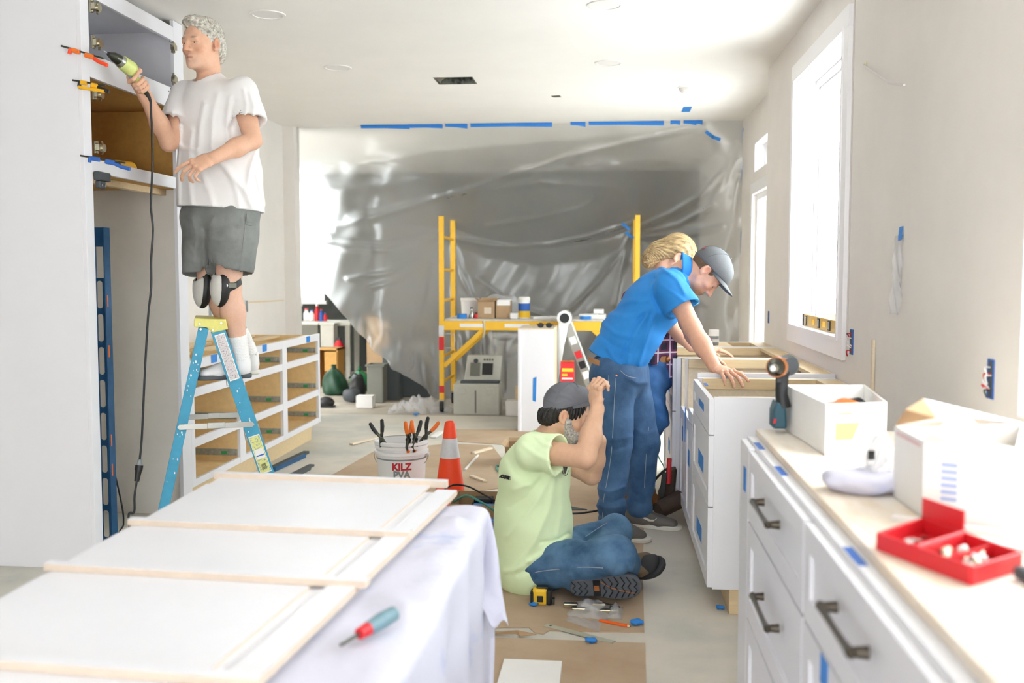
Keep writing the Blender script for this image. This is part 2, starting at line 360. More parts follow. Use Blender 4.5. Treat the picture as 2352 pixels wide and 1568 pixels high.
# ============================================================ left side: refrigerator surround and drawer base
XF = -2.36
def bx(name, b, mat, parent, bevel=.0015, **k): return obj(name, MB().box(*b), mat, parent, bevel=bevel, **k)
fr = thing('refrigerator_cabinet', 'tall white refrigerator surround with open upper cabinets and a bare niche', 'cabinet', (-2.7, 4.9, 0))
bx('end_panel', (-3.2, 4.335, 0, XF - .02, 4.355, ZC - .003), 'white', fr)
bx('stile', (XF - .02, 4.335, 0, XF, 4.405, ZC - .003), 'white', fr)
bx('stile', (XF - .02, 5.30, 0, XF, 5.42, ZC - .003), 'white', fr)
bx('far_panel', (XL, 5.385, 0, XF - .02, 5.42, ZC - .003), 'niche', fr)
for z0, z1 in ((2.625, 2.70), (2.262, 2.37), (1.832, 1.893)): bx('rail', (XF - .02, 4.405, z0, XF, 5.30, z1), 'white', fr)
bx('cabinet_top', (XL, 4.355, 2.69, XF - .02, 5.385, 2.705), 'white', fr)
bx('shelf', (XL, 4.355, 2.335, XF - .02, 5.385, 2.352), 'white', fr)
bx('shelf', (XL, 4.355, 2.262, XF - .02, 5.385, 2.335), 'mdf', fr)
bx('cabinet_bottom', (XL, 4.355, 1.832, XF - .02, 5.385, 1.85), 'mdf', fr)
bx('cabinet_side', (XL, 4.356, 2.352, XF - .022, 4.37, 2.69), 'white', fr); bx('cabinet_side', (XL, 5.37, 2.352, XF - .022, 5.384, 2.69), 'white', fr)
bx('cabinet_side', (XL, 4.356, 1.85, XF - .022, 4.37, 2.262), 'mdf', fr); bx('cabinet_side', (XL, 5.37, 1.85, XF - .022, 5.384, 2.262), 'mdf', fr)
bx('cabinet_back', (XL + .001, 4.37, 2.352, XL + .01, 5.37, 2.69), 'white', fr); bx('cabinet_back', (XL + .001, 4.37, 1.85, XL + .01, 5.37, 2.262), 'mdf', fr)
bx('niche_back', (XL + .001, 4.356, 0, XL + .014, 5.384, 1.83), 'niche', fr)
bx('underside_rail', (XF - .14, 4.356, 1.80, XF - .1, 5.384, 1.832), 'maple', fr)
def hinge_meshes():
    a = MB().box(-.004, -.012, -.028, .004, .012, .028).cyl((.0, 0, .022), (.012, 0, .022), .006).cyl((.0, 0, -.022), (.012, 0, -.022), .006)
    b = MB().box(.0, -.009, -.014, .02, .03, .014).cyl((.012, .03, 0), (.026, .03, 0), .019, n=18).box(.01, .028, -.03, .018, .036, .03)
    return a, b
ha, hb = [q.mesh('hinge') for q in hinge_meshes()]
for me in (ha, hb): fixn(me)
ha.materials.append(MAT('nickel')); hb.materials.append(MAT('nickel'))
for (x, y, side) in ((209, 14, 1), (213, 97, 1), (216, 215, 1), (220, 338, 1), (397, 110, -1), (399, 184, -1)):
    p = P(x, y, X=XF + .004); M = Matrix.Translation(Vector(p)) @ Matrix.Diagonal((1, side, 1, 1))
    h_ = link('hinge', ha, fr, M); link('hinge_cup', hb, h_, M)
for (x, y) in ((389, 94), (391, 97), (392, 204), (388, 210)):
    p = P(x, y, X=XF); obj('screw_hole', MB().cyl(p, p + np.array([.0015, 0, 0]), .004, n=10), 'dark_grey', fr)

# base with drawer openings
dc = thing('drawer_cabinet', 'long low drawer base with white face frame and bare tan particleboard interior', 'cabinet', (-2.7, 6.7, 0))
Y0, Y1 = 5.42, 7.97; zb, zt = .145, .875
cols = ((5.47, 6.17), (6.27, 7.03), (7.13, 7.92)); rails = ((.82, .875), (.66, .71), (.37, .42), (.145, .185))
for a, b in ((Y0, 5.47), (6.17, 6.27), (7.03, 7.13), (7.92, Y1)): bx('stile', (XF - .02, a, zb, XF, b, zt), 'white', dc)
for a, b in cols:
    for z0, z1 in rails: bx('rail', (XF - .02, a, z0, XF - .001, b, z1), 'white', dc)
sl = MB().box(-.52, 0, -.02, 0, .013, .02); sl.box(-.5, -.006, -.012, -.02, 0, .012); sl.cyl((-.03, -.01, -.01), (-.03, 0, -.01), .008)
slm = sl.mesh('drawer_slide'); fixn(slm); slm.materials.append(MAT('slide'))
cl = MB().box(-.1, -.009, -.012, -.06, 0, .008).mesh('release_clip'); fixn(cl); cl.materials.append(MAT('green_clip'))
for a, b in cols:
    bx('partition', (XL + .02, b, zb, XF - .02, b + .016, zt - .01), 'mdf_light', dc)
    bx('partition', (XL + .02, a - .016, zb, XF - .02, a, zt - .01), 'mdf_light', dc)
    bx('cabinet_bottom', (XL + .02, a, zb, XF - .02, b, zb + .016), 'mdf_light', dc)
    bx('cabinet_back', (XL + .02, a, zb, XL + .035, b, zt - .01), 'mdf_light', dc)
    bx('stretcher', (XF - .12, a, zt - .03, XF - .021, b, zt - .012), 'maple', dc)
    bx('stretcher', (XL + .036, a, zt - .03, XL + .16, b, zt - .012), 'maple', dc)
    bx('stretcher', (-2.76, a, zt - .03, -2.68, b, zt - .012), 'maple', dc)
    for z0 in (.71, .42, .185):
        for (yy, s) in ((b, 1), (a, -1)):
            M = Matrix.Translation((XF - .022, yy - .013 * s, z0 + .032)) @ Matrix.Diagonal((1, s, 1, 1))
            o = link('drawer_slide', slm, dc, M); link('release_clip', cl, o, M)
bx('toe_base', (XL + .02, Y0 + .01, 0, XF - .075, Y1 - .02, zb), 'maple', dc)
for (x, y) in ((608, 799), (708, 779), (492, 823)):
    p = P(x, y, X=XF + .001); obj('tape', MB().box(XF, p[1] - .045, p[2] - .024, XF + .0012, p[1] + .045, p[2] + .024), 'tape_blue', dc)

# ============================================================ right side: base cabinets
XC = .40
def shaker(y0, y1, z0, z1, x=XC, fw=.058, th=.02, rec=.008):
    m = MB().holed(0, (y0, z0), (y1, z1), x, x + th, [(y0 + fw, y1 - fw, z0 + fw, z1 - fw)])
    return m.box(x + rec, y0 + fw - .003, z0 + fw - .003, x + th, y1 - fw + .003, z1 - fw + .003)
def tapeat(x, y, hw, hz, parent, X=XC, mat='tape_blue', skew=.0):
    p = P(x, y, X=X); ps = [(X - .0012, p[1] - hw, p[2] - hz), (X - .0012, p[1] + hw, p[2] - hz + skew), (X - .0012, p[1] + hw, p[2] + hz + skew), (X - .0012, p[1] - hw, p[2] + hz)]
    return obj('tape', MB().prism(ps, (.0016, 0, 0)), mat, parent)
def handle(parent, y, z, L=.2, x=XC):
    pts = [(x - .028, y + L/2 * q, z - .002 * (1 - q*q)) for q in np.linspace(-1, 1, 9)]
    m = MB().tube(pts, [.006 + .0025 * abs(q) ** 3 for q in np.linspace(-1, 1, 9)], 8)
    for s in (-1, 1):
        m.cyl((x, y + s * L/2, z), (x - .03, y + s * L/2, z), .011, .0075, 12); m.ell((x - .028, y + s*(L/2 + .004), z), (.009, .012, .009), 10, 6)
    return obj('handle', m, 'bronze', parent, smooth=50)
def carcass(t, y0, y1, x0, zt, open_top=True, zb=.105, xb=None):
    xb = xb or XW - .004; w = .018
    bx('side_panel', (x0, y0, zb, xb, y0 + w, zt), 'white', t); bx('side_panel', (x0, y1 - w, zb, xb, y1, zt), 'white', t)
    bx('cabinet_bottom', (x0, y0 + w, zb, xb, y1 - w, zb + w), 'maple', t); bx('cabinet_back', (xb - .012, y0 + w, zb + w, xb, y1 - w, zt), 'maple_pale', t)
    bx('toe_kick', (x0 + .07, y0 + .01, 0, xb, y1 - .01, zb), 'maple', t)
    if open_top:
        bx('lining', (x0 + .02, y0 + w, zb + w, xb - .012, y0 + w + .012, zt - .004), 'maple_pale', t); bx('lining', (x0 + .02, y1 - w - .012, zb + w, xb - .012, y1 - w, zt - .004), 'maple_pale', t)
        bx('stretcher', (x0 + .02, y0 + w + .012, zt - .05, xb - .012, y0 + w + .03, zt - .001), 'maple', t)
        bx('stretcher', (x0 + .02, y1 - w - .03, zt - .05, xb - .012, y1 - w - .012, zt - .001), 'maple', t)
        bx('stretcher', (xb - .1, y0 + w + .03, zt - .02, xb - .012, y1 - w - .03, zt - .001), 'maple', t)
# near run
nr = thing('drawer_base_cabinet', 'white base cabinet with two dark pulls beside the gap, under the plywood worktop', 'cabinet', (.73, 2.54, 0))
bx('body', (XC + .02, 2.045, .105, XW - .004, 3.03, .879), 'white', nr); bx('toe_kick', (XC + .09, 2.05, 0, XW - .004, 3.02, .105), 'maple', nr)
bx('filler', (XC, 2.86, .105, XC + .02, 3.03, .872), 'white', nr)
d1 = obj('drawer_front', shaker(2.055, 2.852, .672, .866, fw=.05), 'white', nr, bevel=.001); handle(d1, 2.45, .785, .23)
d2 = obj('drawer_front', shaker(2.055, 2.852, .392, .664), 'white', nr, bevel=.001); handle(d2, 2.43, .545, .23)
obj('drawer_front', shaker(2.055, 2.852, .112, .384), 'white', nr, bevel=.001)
tapeat(1711, 1100, .025, .035, nr)
nb = thing('drawer_base_cabinet', 'white base cabinet with one dark pull, under the red parts case', 'cabinet', (.73, 1.63, 0))
bx('body', (XC + .02, 1.22, .105, XW - .004, 2.041, .879), 'white', nb); bx('toe_kick', (XC + .09, 1.23, 0, XW - .004, 2.03, .105), 'maple', nb)
d1 = obj('drawer_front', shaker(1.23, 2.035, .672, .866, fw=.05), 'white', nb, bevel=.001); handle(d1, 1.64, .79, .21)
obj('drawer_front', shaker(1.23, 2.035, .392, .664), 'white', nb, bevel=.001); obj('drawer_front', shaker(1.23, 2.035, .112, .384), 'white', nb, bevel=.001)
tapeat(1893, 1545, .03, .028, nb)
nc = thing('drawer_base_cabinet', 'white base cabinet nearest the uncovered end of the plywood worktop', 'cabinet', (.73, .8, 0))
bx('body', (XC + .02, .3, .105, XW - .004, 1.216, .879), 'white', nc); bx('toe_kick', (XC + .09, .31, 0, XW - .004, 1.2, .105), 'maple', nc)
for z0, z1 in ((.672, .866), (.392, .664), (.112, .384)): obj('drawer_front', shaker(.31, 1.21, z0, z1, fw=.05), 'white', nc, bevel=.001)
for i, (y, t) in enumerate(((2.86, nr), (2.5, nr), (1.75, nb))):
    obj('tape', MB().box(XC + .021, y - .055, .879, XC + .037, y + .055, .8805), 'tape_dark_blue', t)
wt = bx('plywood_worktop', (.446, .3, .88, XW - .003, 3.04, .9), 'plywood', None, bevel=.0015); tag(wt, 'bare plywood worktop with pale front edge along the right wall', 'worktop')
# middle run: open-topped cabinets the man leans on
ca = thing('drawer_base_cabinet', 'white open-topped drawer cabinet with blue tape on its three fronts', 'cabinet', (.73, 4.35, 0))
carcass(ca, 3.975, 4.735, XC + .02, .88)
for (z0, z1, tx, ty) in ((.73, .872, 1611, 932), (.44, .724, 1610, 1057), (.112, .434, 1606, 1215)):
    d = obj('drawer_front', shaker(3.98, 4.73, z0, z1, fw=.05), 'white', ca, bevel=.001); tapeat(tx, ty, .12, .026 if z0 > .7 else .035, d, XC + .0085 if 1 else XC)
obj('tape', MB().box(XC + .022, 4.38, .88, XC + .036, 4.48, .8812), 'tape_dark_blue', ca)
cb = thing('sink_base_cabinet', 'white sink base with no top rail and two taped doors', 'cabinet', (.73, 5.15, 0))
carcass(cb, 4.745, 5.56, XC + .02, .9)
bx('face_stile', (XC + .002, 5.51, .63, XC + .02, 5.56, .9), 'maple_pale', cb)
bx('rail', (XC, 4.75, .645, XC + .02, 5.0, .7), 'white', cb)
for (a, b, tx, ty) in ((4.75, 5.15, 1581, 1048), (5.156, 5.555, 1567, 992)):
    d = obj('door', shaker(a, b, .112, .64), 'white', cb, bevel=.001); tapeat(tx, ty, .075, .04, d, XC + .0085)
tapeat(1574, 975, .02, .09, cb)
cc = thing('base_cabinet', 'white base cabinet standing forward beside the woman in plaid', 'cabinet', (.7, 6.0, 0))
carcass(cc, 5.6, 6.44, .38, .9, True)
for z0, z1 in ((.6, .89), (.112, .594)):
    d = obj('door', shaker(5.605, 6.435, z0, z1, x=.36), 'white', cc, bevel=.001); tapeat(1537, 905 if z0 > .5 else 1022, .08, .04, d, .3685)
cd = thing('base_cabinet', 'open-topped base cabinet with a pale wood rim under the spray can', 'cabinet', (.72, 6.68, 0))
carcass(cd, 6.45, 6.92, .42, .9, True)
bx('top_board', (.44, 6.47, .885, .8, 6.9, .9), 'maple', cd)

# ============================================================ foreground: table, drop cloth, panel
tb = thing('work_table', 'folding work table hidden under the white drop cloth', 'table', (-.95, 1.9, 0))
bx('table_top', (-1.15, .9, .645, -.4, 2.84, .68), 'maple', tb)
for x in (-1.1, -.5):
    for y in (1.0, 2.7): obj('leg', MB().box(x - .02, y - .02, 0, x + .02, y + .02, .645), 'metal', tb)
def hsh(x, y): return math.sin(x * 12.9 + y * 7.7 + 1.3 * math.sin(y * 9.1)) * .5 + math.sin(x * 27 - y * 19 + 2) * .3 + math.sin(x * 5.1 + y * 31) * .2
def cloth(u, v):
    a = -1.15 + u * 1.45; b = 1.0 + v * 2.32; xe, ye, z0 = -.375, 2.86, .683
    da, db = max(0, a - xe), max(0, b - ye); rr = .03
    def roll(d):                                       # arc length over a rounded edge -> (out, down)
        if d < rr * 1.57: t = d / rr; return rr * math.sin(t), rr * (1 - math.cos(t))
        return rr, rr + d - rr * 1.57
    oa, dwa = roll(da); ob, dwb = roll(db)
    dwn = max(dwa, dwb) + .25 * min(dwa, dwb)
    k = min(1, dwn / .15)
    x = min(a, xe) + oa + k * (.014 * math.sin(b * 17 + 1.2 * math.sin(b*5)) - .004)
    y = min(b, ye) + ob + k * (.02 * math.sin(a * 22 + 1)) + .02 * min(da, db)
    flat = 1 - k
    near = max(0., min(1., (a + .5) / .1)) * max(0., min(1., (xe - a + .02) / .05))
    z = z0 - dwn + flat * near * (.006 + .007 * hsh(a * 1.4, b * 1.2) + .02 * max(0, math.sin((a * .9 + b) * 9)) ** 6) + .004 * hsh(a * 2, b * 2) * k
    return (x, y, max(z, .012))
cl_ = obj('drop_cloth', MB().grid(cloth, 120, 170), 'cloth', smooth=80, solid=.0015); tag(cl_, 'paint-stained white drop cloth hanging off the work table', 'drop cloth')
cq = [P(1030, 1192, Y=2.9), P(1128, 1180, Y=2.9), P(1170, 1436, Y=2.84), P(1098, 1400, Y=2.82)]
def cfold(u, v):
    q = (cq[0] * (1 - u) + cq[1] * u) * (1 - v) + (cq[3] * (1 - u) + cq[2] * u) * v; w = .018 * math.sin(u * 7 + v * 4) * math.sin(math.pi * min(1, v * 1.2 + .1)); jag = .02 * v * math.sin(u * 9) * (v > .9)
    return (q[0] + .5 * w, q[1] - .03 - w, q[2] + jag)
obj('corner_fold', MB().grid(cfold, 30, 40), 'cloth', cl_, smooth=80, solid=.0015)
pn = thing('wall_panel', 'big white batten panel with raw tan edges lying on the drop cloth', 'panel', (-.9, 2.2, .70))
ang = R(-4.3); o_ = P(1050, 1125, Z=.716); ux = np.array([math.cos(ang), math.sin(ang), 0]); uy = np.array([-math.sin(ang), math.cos(ang), 0])
WPN = .82; LPN = 2.3
def slab(x0, y0, x1, y1, z0, z1):                      # panel coordinates: x leftwards from the right edge is negative, y towards the camera negative
    base = np.array([o_[0], o_[1], 0]); m = MB()
    q = [base + ux * x + uy * y + np.array([0, 0, z0]) for x, y in ((x0, y0), (x1, y0), (x1, y1), (x0, y1))]
    m.prism(q, (0, 0, z1 - z0)); m.m = [0, 1, 0, 0, 0, 0]; return m
def uv(x, y, z): p = P(x, y, Z=z) - np.array([o_[0], o_[1], z]); return float(p @ ux), float(p @ uy)
two = ['mdf_edge', 'panel_white']
_l = [uv(490, 1095, .716), uv(295, 1200, .728), uv(105, 1292, .728)]
sl_ = (_l[2][0] - _l[0][0]) / (_l[2][1] - _l[0][1])
def xl(y): return _l[0][0] + sl_ * (y - _l[0][1])
def slabT(x1, y0, y1, z0, z1, ins=0):                  # a board that reaches the slightly skew left edge
    base = np.array([o_[0], o_[1], 0]); m = MB()
    q = [base + ux * x + uy * y + np.array([0, 0, z0]) for x, y in ((xl(y0) + ins, y0), (x1, y0), (x1, y1), (xl(y1) + ins, y1))]
    m.prism(q, (0, 0, z1 - z0)); m.m = [0, 1, 0, 0, 0, 0]; return m
obj('base_board', slabT(0, -LPN, 0, .7, .706), two, pn)
obj('edge_strip', slab(-.062, -LPN, 0, 0, .706, .716), two, pn)
bt = [uv(1025, 1105, .728), uv(940, 1222, .728), uv(840, 1335, .728), uv(590, 1560, .728)]
prev = -.002
for i, (bxr, by) in enumerate(bt):
    xr = bxr
    if i: obj('inset_board', slabT(min(bxr, -.1), by + .012, prev, .706, .7125, .02), two, pn)
    obj('batten', slabT(xr, by, by + .03, .7125 if i else .706, .728), two, pn, bevel=.0008); prev = by
obj('inset_board', slabT(-.12, -LPN, prev, .706, .7125, .02), two, pn)
# screwdriver on the cloth
a, b = P(905, 1408, Z=.722), P(838, 1448, Z=.714); d = (b - a) / np.linalg.norm(b - a)
sd = thing('screwdriver', 'screwdriver with grey-teal handle and red band on the drop cloth', 'screwdriver', (a + b) / 2 - np.array([0, 0, .015]))
obj('handle', MB().cyl(a, a + d * .035, .014, .016, 14).cyl(a + d * .035, a + d * .075, .016, .013, 14), 'grip_teal', sd, smooth=50)
obj('band', MB().cyl(a + d * .075, a + d * .1, .0125, .011, 14), 'red', sd, smooth=50)
obj('shaft', MB().cyl(a + d * .1, a + d * .15, .0035, .003, 10), 'metal_dark', sd, smooth=50)
# ============================================================ plastic sheet closing off the back room
def sstep(a, b, x): t = min(1, max(0, (x - a) / (b - a))); return t * t * (3 - 2 * t)
def proj(p):
    v = np.asarray(p) - _c; z = v @ _fw; return np.stack([IW/2 + FPX * (v @ _rt) / z, IH/2 - FPX * (v @ _up) / z], -1)
def filmmat():
    m = bpy.data.materials.new('plastic_film'); m.use_nodes = True; nt = m.node_tree; N = nt.nodes; L = nt.links; N.remove(N['Principled BSDF'])
    t = N.new('ShaderNodeBsdfTransparent'); t.inputs[0].default_value = (.93, .94, .93, 1)
    rf = N.new('ShaderNodeBsdfRefraction'); rf.inputs['IOR'].default_value = 1.1; rf.inputs['Roughness'].default_value = .6; rf.inputs[0].default_value = (.93, .94, .93, 1)
    d = N.new('ShaderNodeBsdfDiffuse'); d.inputs[0].default_value = (.86, .85, .84, 1)
    tl = N.new('ShaderNodeBsdfTranslucent'); tl.inputs[0].default_value = (.9, .9, .9, 1)
    g = N.new('ShaderNodeBsdfGlossy'); g.inputs['Roughness'].default_value = .3
    tc = N.new('ShaderNodeTexCoord'); n = N.new('ShaderNodeTexNoise'); n.inputs['Scale'].default_value = 7; n.inputs['Detail'].default_value = 6
    L.new(tc.outputs['Object'], n.inputs['Vector']); bp = N.new('ShaderNodeBump'); bp.inputs['Strength'].default_value = .35; bp.inputs['Distance'].default_value = .03; L.new(n.outputs[0], bp.inputs['Height'])
    for q in (d, g): L.new(bp.outputs[0], q.inputs['Normal'])
    m1 = N.new('ShaderNodeMixShader'); m1.inputs[0].default_value = .55; L.new(t.outputs[0], m1.inputs[1]); L.new(rf.outputs[0], m1.inputs[2])
    m2 = N.new('ShaderNodeMixShader'); m2.inputs[0].default_value = .5; L.new(d.outputs[0], m2.inputs[1]); L.new(tl.outputs[0], m2.inputs[2])
    m3 = N.new('ShaderNodeMixShader'); m3.inputs[0].default_value = .22; L.new(m1.outputs[0], m3.inputs[1]); L.new(m2.outputs[0], m3.inputs[2])
    m4 = N.new('ShaderNodeMixShader'); m4.inputs[0].default_value = .12; L.new(m3.outputs[0], m4.inputs[1]); L.new(g.outputs[0], m4.inputs[2])
    L.new(m4.outputs[0], N['Material Output'].inputs[0]); _M['film'] = m
filmmat()
def bagmat():
    m = bpy.data.materials.new('clear_bag'); m.use_nodes = True; nt = m.node_tree; N = nt.nodes; L = nt.links; N.remove(N['Principled BSDF'])
    t = N.new('ShaderNodeBsdfTransparent'); d = N.new('ShaderNodeBsdfDiffuse'); d.inputs[0].default_value = (.85, .85, .9, 1); g = N.new('ShaderNodeBsdfGlossy'); g.inputs['Roughness'].default_value = .2
    a = N.new('ShaderNodeMixShader'); a.inputs[0].default_value = .3; L.new(t.outputs[0], a.inputs[1]); L.new(d.outputs[0], a.inputs[2]); b = N.new('ShaderNodeMixShader'); b.inputs[0].default_value = .06; L.new(a.outputs[0], b.inputs[1]); L.new(g.outputs[0], b.inputs[2]); L.new(b.outputs[0], N['Material Output'].inputs[0]); _M['clear_bag'] = m
bagmat()
XA, XB = -1.62, .27                                       # scaffold end frames
def film_base(u, v):
    z = ZC - .003 - v * (ZC - .033)
    xl_ = -2.93 if z > 1.36 else -2.93 + (1.36 - z) / 1.33 * 1.15
    X = xl_ + u * (XW2 - .005 - xl_)
    w = sstep(-2.3, -1.62, X) * (1 - sstep(.27, 1.1, X))
    q = max(-1, min(1, (X - (XA + XB) / 2) / ((XB - XA) / 2)))
    zt = 1.84 - .2 * (1 - q * q)
    if z > zt: s = (ZC - z) / (ZC - zt); yin = YB + .03 + 1.18 * s ** 1.15
    else: yin = YB + 1.21 + .1 * sstep(0, .2, zt - z)
    yout = YB + .03 + .32 * sstep(0, 1.0, (ZC - z) / 1.6) + .25 * sstep(1.2, .1, z) * (1 - sstep(-2.3, -1.2, X)) * 0
    yout -= .22 * sstep(.3, 1.1, X) * sstep(0, 1, (ZC - z) / 1.6)
    return X, yout * (1 - w) + yin * w, z
NU, NV = 230, 190
base = np.array([film_base(i / NU, j / NV) for j in range(NV + 1) for i in range(NU + 1)])
px_ = proj(base); dsp = np.zeros(len(base))
ridges = [([(770, 522), (940, 478), (1100, 428), (1300, 362), (1450, 325), (1610, 290)], 9, .05), ([(800, 500), (1000, 452), (1240, 420), (1420, 430)], 8, .02),
  ([(1045, 548), (1110, 561), (1180, 566), (1260, 562), (1350, 545), (1450, 512)], 7, .05), ([(1120, 520), (1240, 500), (1330, 480), (1365, 455)], 7, .03),
  ([(1465, 522), (1540, 490), (1600, 455), (1660, 395)], 6, .05), ([(1468, 535), (1560, 515), (1640, 470)], 6, .04), ([(1470, 545), (1580, 540), (1660, 520)], 7, .04), ([(1475, 560), (1540, 620), (1620, 700)], 7, .03),
  ([(690, 550), (800, 572), (900, 575), (1000, 545)], 7, .04), ([(760, 548), (880, 560), (1010, 532)], 6, .03), ([(800, 640), (900, 625), (960, 600), (1005, 560)], 7, .035), ([(850, 660), (930, 640), (1005, 575)], 6, .03),
  ([(1045, 560), (1060, 620), (1085, 680), (1130, 730)], 6, .04), ([(1450, 530), (1420, 590), (1370, 650), (1310, 710)], 6, .05), ([(1445, 545), (1425, 620), (1410, 700)], 6, .04), ([(1100, 640), (1180, 700), (1280, 735)], 7, .03),
  ([(1000, 600), (985, 680), (960, 760), (930, 860)], 7, .05), ([(960, 700), (945, 780), (900, 860)], 6, .04), ([(900, 760), (905, 830), (890, 900)], 7, .04), ([(800, 380), (1000, 350), (1300, 320), (1500, 300)], 14, .02), ([(760, 440), (1000, 410), (1300, 390), (1600, 360)], 14, .02),
  ([(1690, 330), (1660, 420), (1610, 500)], 8, .03), ([(1700, 400), (1680, 520), (1650, 620)], 8, .03)]
def sdist(pts, poly):
    best = np.full(len(pts), 1e9)
    for a, b in zip(poly[:-1], poly[1:]):
        a, b = np.array(a, float), np.array(b, float); d = b - a; t = np.clip(((pts - a) @ d) / (d @ d), 0, 1); best = np.minimum(best, np.linalg.norm(pts - a - t[:, None] * d, axis=1))
    return best
for poly, w_, h_ in ridges: dsp += h_ * .9 * np.exp(-(sdist(px_, poly) / (w_ * .8)) ** 2)
X_, Z_ = base[:, 0], base[:, 2]
dsp += .012 * np.sin(X_ * 9 + Z_ * 6 + 2 * np.sin(Z_ * 3)) + .008 * np.sin(X_ * 21 - Z_ * 13) * (Z_ < 2.4)
low = np.clip((1.0 - Z_) / 1.0, 0, 1); dsp += low * (X_ < -1.2) * (.10 * np.sin(X_ * 24 + 2 * np.sin(Z_ * 5)) + .05 * np.sin(X_ * 51 + Z_ * 9))
dsp *= np.clip((ZC - Z_) / .15, 0, 1)
base[:, 1] = np.maximum(base[:, 1] - dsp, YB - .12)
fm = MB(); fm.v = [tuple(q) for q in base]; fm.f = [(j*(NU+1)+i, j*(NU+1)+i+1, (j+1)*(NU+1)+i+1, (j+1)*(NU+1)+i) for j in range(NV) for i in range(NU)]; fm.m = [0] * len(fm.f)
film = obj('plastic_sheet', fm, 'film', smooth=180); tag(film, 'clear plastic dust sheet taped to the ceiling and draped over the scaffold', 'plastic sheet')
# crumpled hem on the floor
def crumple(name, c, r, n, mat, label=None, cat=None, parent=None, seed=1, amp=.35, flat=.5):
    rnd = random.Random(seed); ph = [(rnd.uniform(2, 7), rnd.uniform(0, 6), rnd.uniform(-4, 4), rnd.uniform(-4, 4)) for _ in range(5)]
    m = MB().ell((0, 0, 0), (1, 1, 1), n, n * 2 // 3)
    vs = []
    for (x, y, z) in m.v:
        k = 1 + amp * sum(math.sin(a * (x + y * .6) + b + cc * z + d * y) for a, b, cc, d in ph) / 5
        vs.append((c[0] + r[0] * x * k, c[1] + r[1] * y * k, c[2] + max(-r[2] * .98, r[2] * z * k)))
    m.v = vs; o = obj(name, m, mat, parent, smooth=70)
    if label: tag(o, label, cat)
    return o
hx0, hx1 = float(P(888, 950, Z=0)[0]), float(P(1028, 950, Z=0)[0])
def hemf(u, v):
    x = hx0 + u * (hx1 - hx0); e = math.sin(math.pi * u) ** .5 * math.sin(math.pi * v) ** .6; n = abs(math.sin(x * 23 + 2.2 * math.sin(v * 5 + x * 7))) * .55 + abs(math.sin(x * 41 - v * 7 + 1)) * .3 + .25 * abs(math.sin(v * 11 + x * 13))
    return (x + .02 * math.sin(v * 12 + x * 9), 9.5 + .36 * v + .03 * math.sin(x * 15), .004 + .17 * e * n * (1 - .5 * abs(u - .55)))
obj('hem', MB().grid(hemf, 70, 34), 'clear_bag', film, smooth=180)
tps = [((828, 287), (940, 288), 7), ((940, 286), (1016, 284), 7), ((1022, 285), (1073, 283), 6), ((1080, 283), (1268, 281), 6), ((1310, 281), (1345, 280), 6), ((1352, 279), (1525, 275), 8), ((1540, 275), (1563, 272), 6), ((1570, 275), (1600, 274), 10), ((1598, 274), (1614, 282), 10)]
for a, b, w_ in tps:
    a, b = P(a[0], a[1] + w_ / 2, Y=YB - .005), P(b[0], b[1] + w_ / 2, Y=YB - .005); zh = min(ZC - .001, max(a[2], b[2]) + w_ * .004)
    rg = random.uniform(.0, .012); zz = ZC - .0022
    obj('tape', MB().prism([(a[0], YB - .03 - rg, zz), (b[0], YB - .02, zz), (b[0], YB + .02, zz), (a[0], YB + .02, zz)], (0, 0, .001)), 'tape_blue', film)
    obj('tape', MB().prism([(a[0], YB + .012, ZC - .001), (b[0], YB + .012, ZC - .001), (b[0], YB + .014, ZC - .035 - rg), ((a[0] + b[0]) / 2, YB + .014, ZC - .028), (a[0], YB + .014, ZC - .03 + rg)], (0, -.001, 0)), 'tape_blue', film)
for (x, y, hy, hz) in ((1684, 331, .07, .05), (1686, 412, .05, .07), (1686, 560, .02, .1)):
    p = P(x, y, X=XW2 - .002); p[1] = min(p[1], YB + .1); obj('tape', MB().prism([(XW2 - .0015, p[1] - hy, p[2] + hz), (XW2 - .0015, p[1] + hy, p[2] + hz), (XW2 - .0015, p[1] + hy, p[2] - hz), (XW2 - .0015, p[1] + hy * .5, p[2] - hz)], (.001, 0, 0)), 'tape_blue', film)
for (x, y, x2, y2) in ((1621, 302, 1638, 315), (1636, 314, 1655, 321)):
    a, b = P(x, y, Y=YB + .0), P(x2, y2, Y=YB + .0); obj('tape', MB().bar(a, b, .002, .03, up=(0, 0, 1)), 'tape_blue', film)
p = P(1577, 251, Z=ZC); tag(obj('tape_piece', MB().box(p[0] - .035, p[1] - .13, ZC - .0022, p[0] + .035, p[1] + .13, ZC + .0002), 'tape_blue'), 'square of blue tape alone on the ceiling beyond the smoke detector', 'tape')

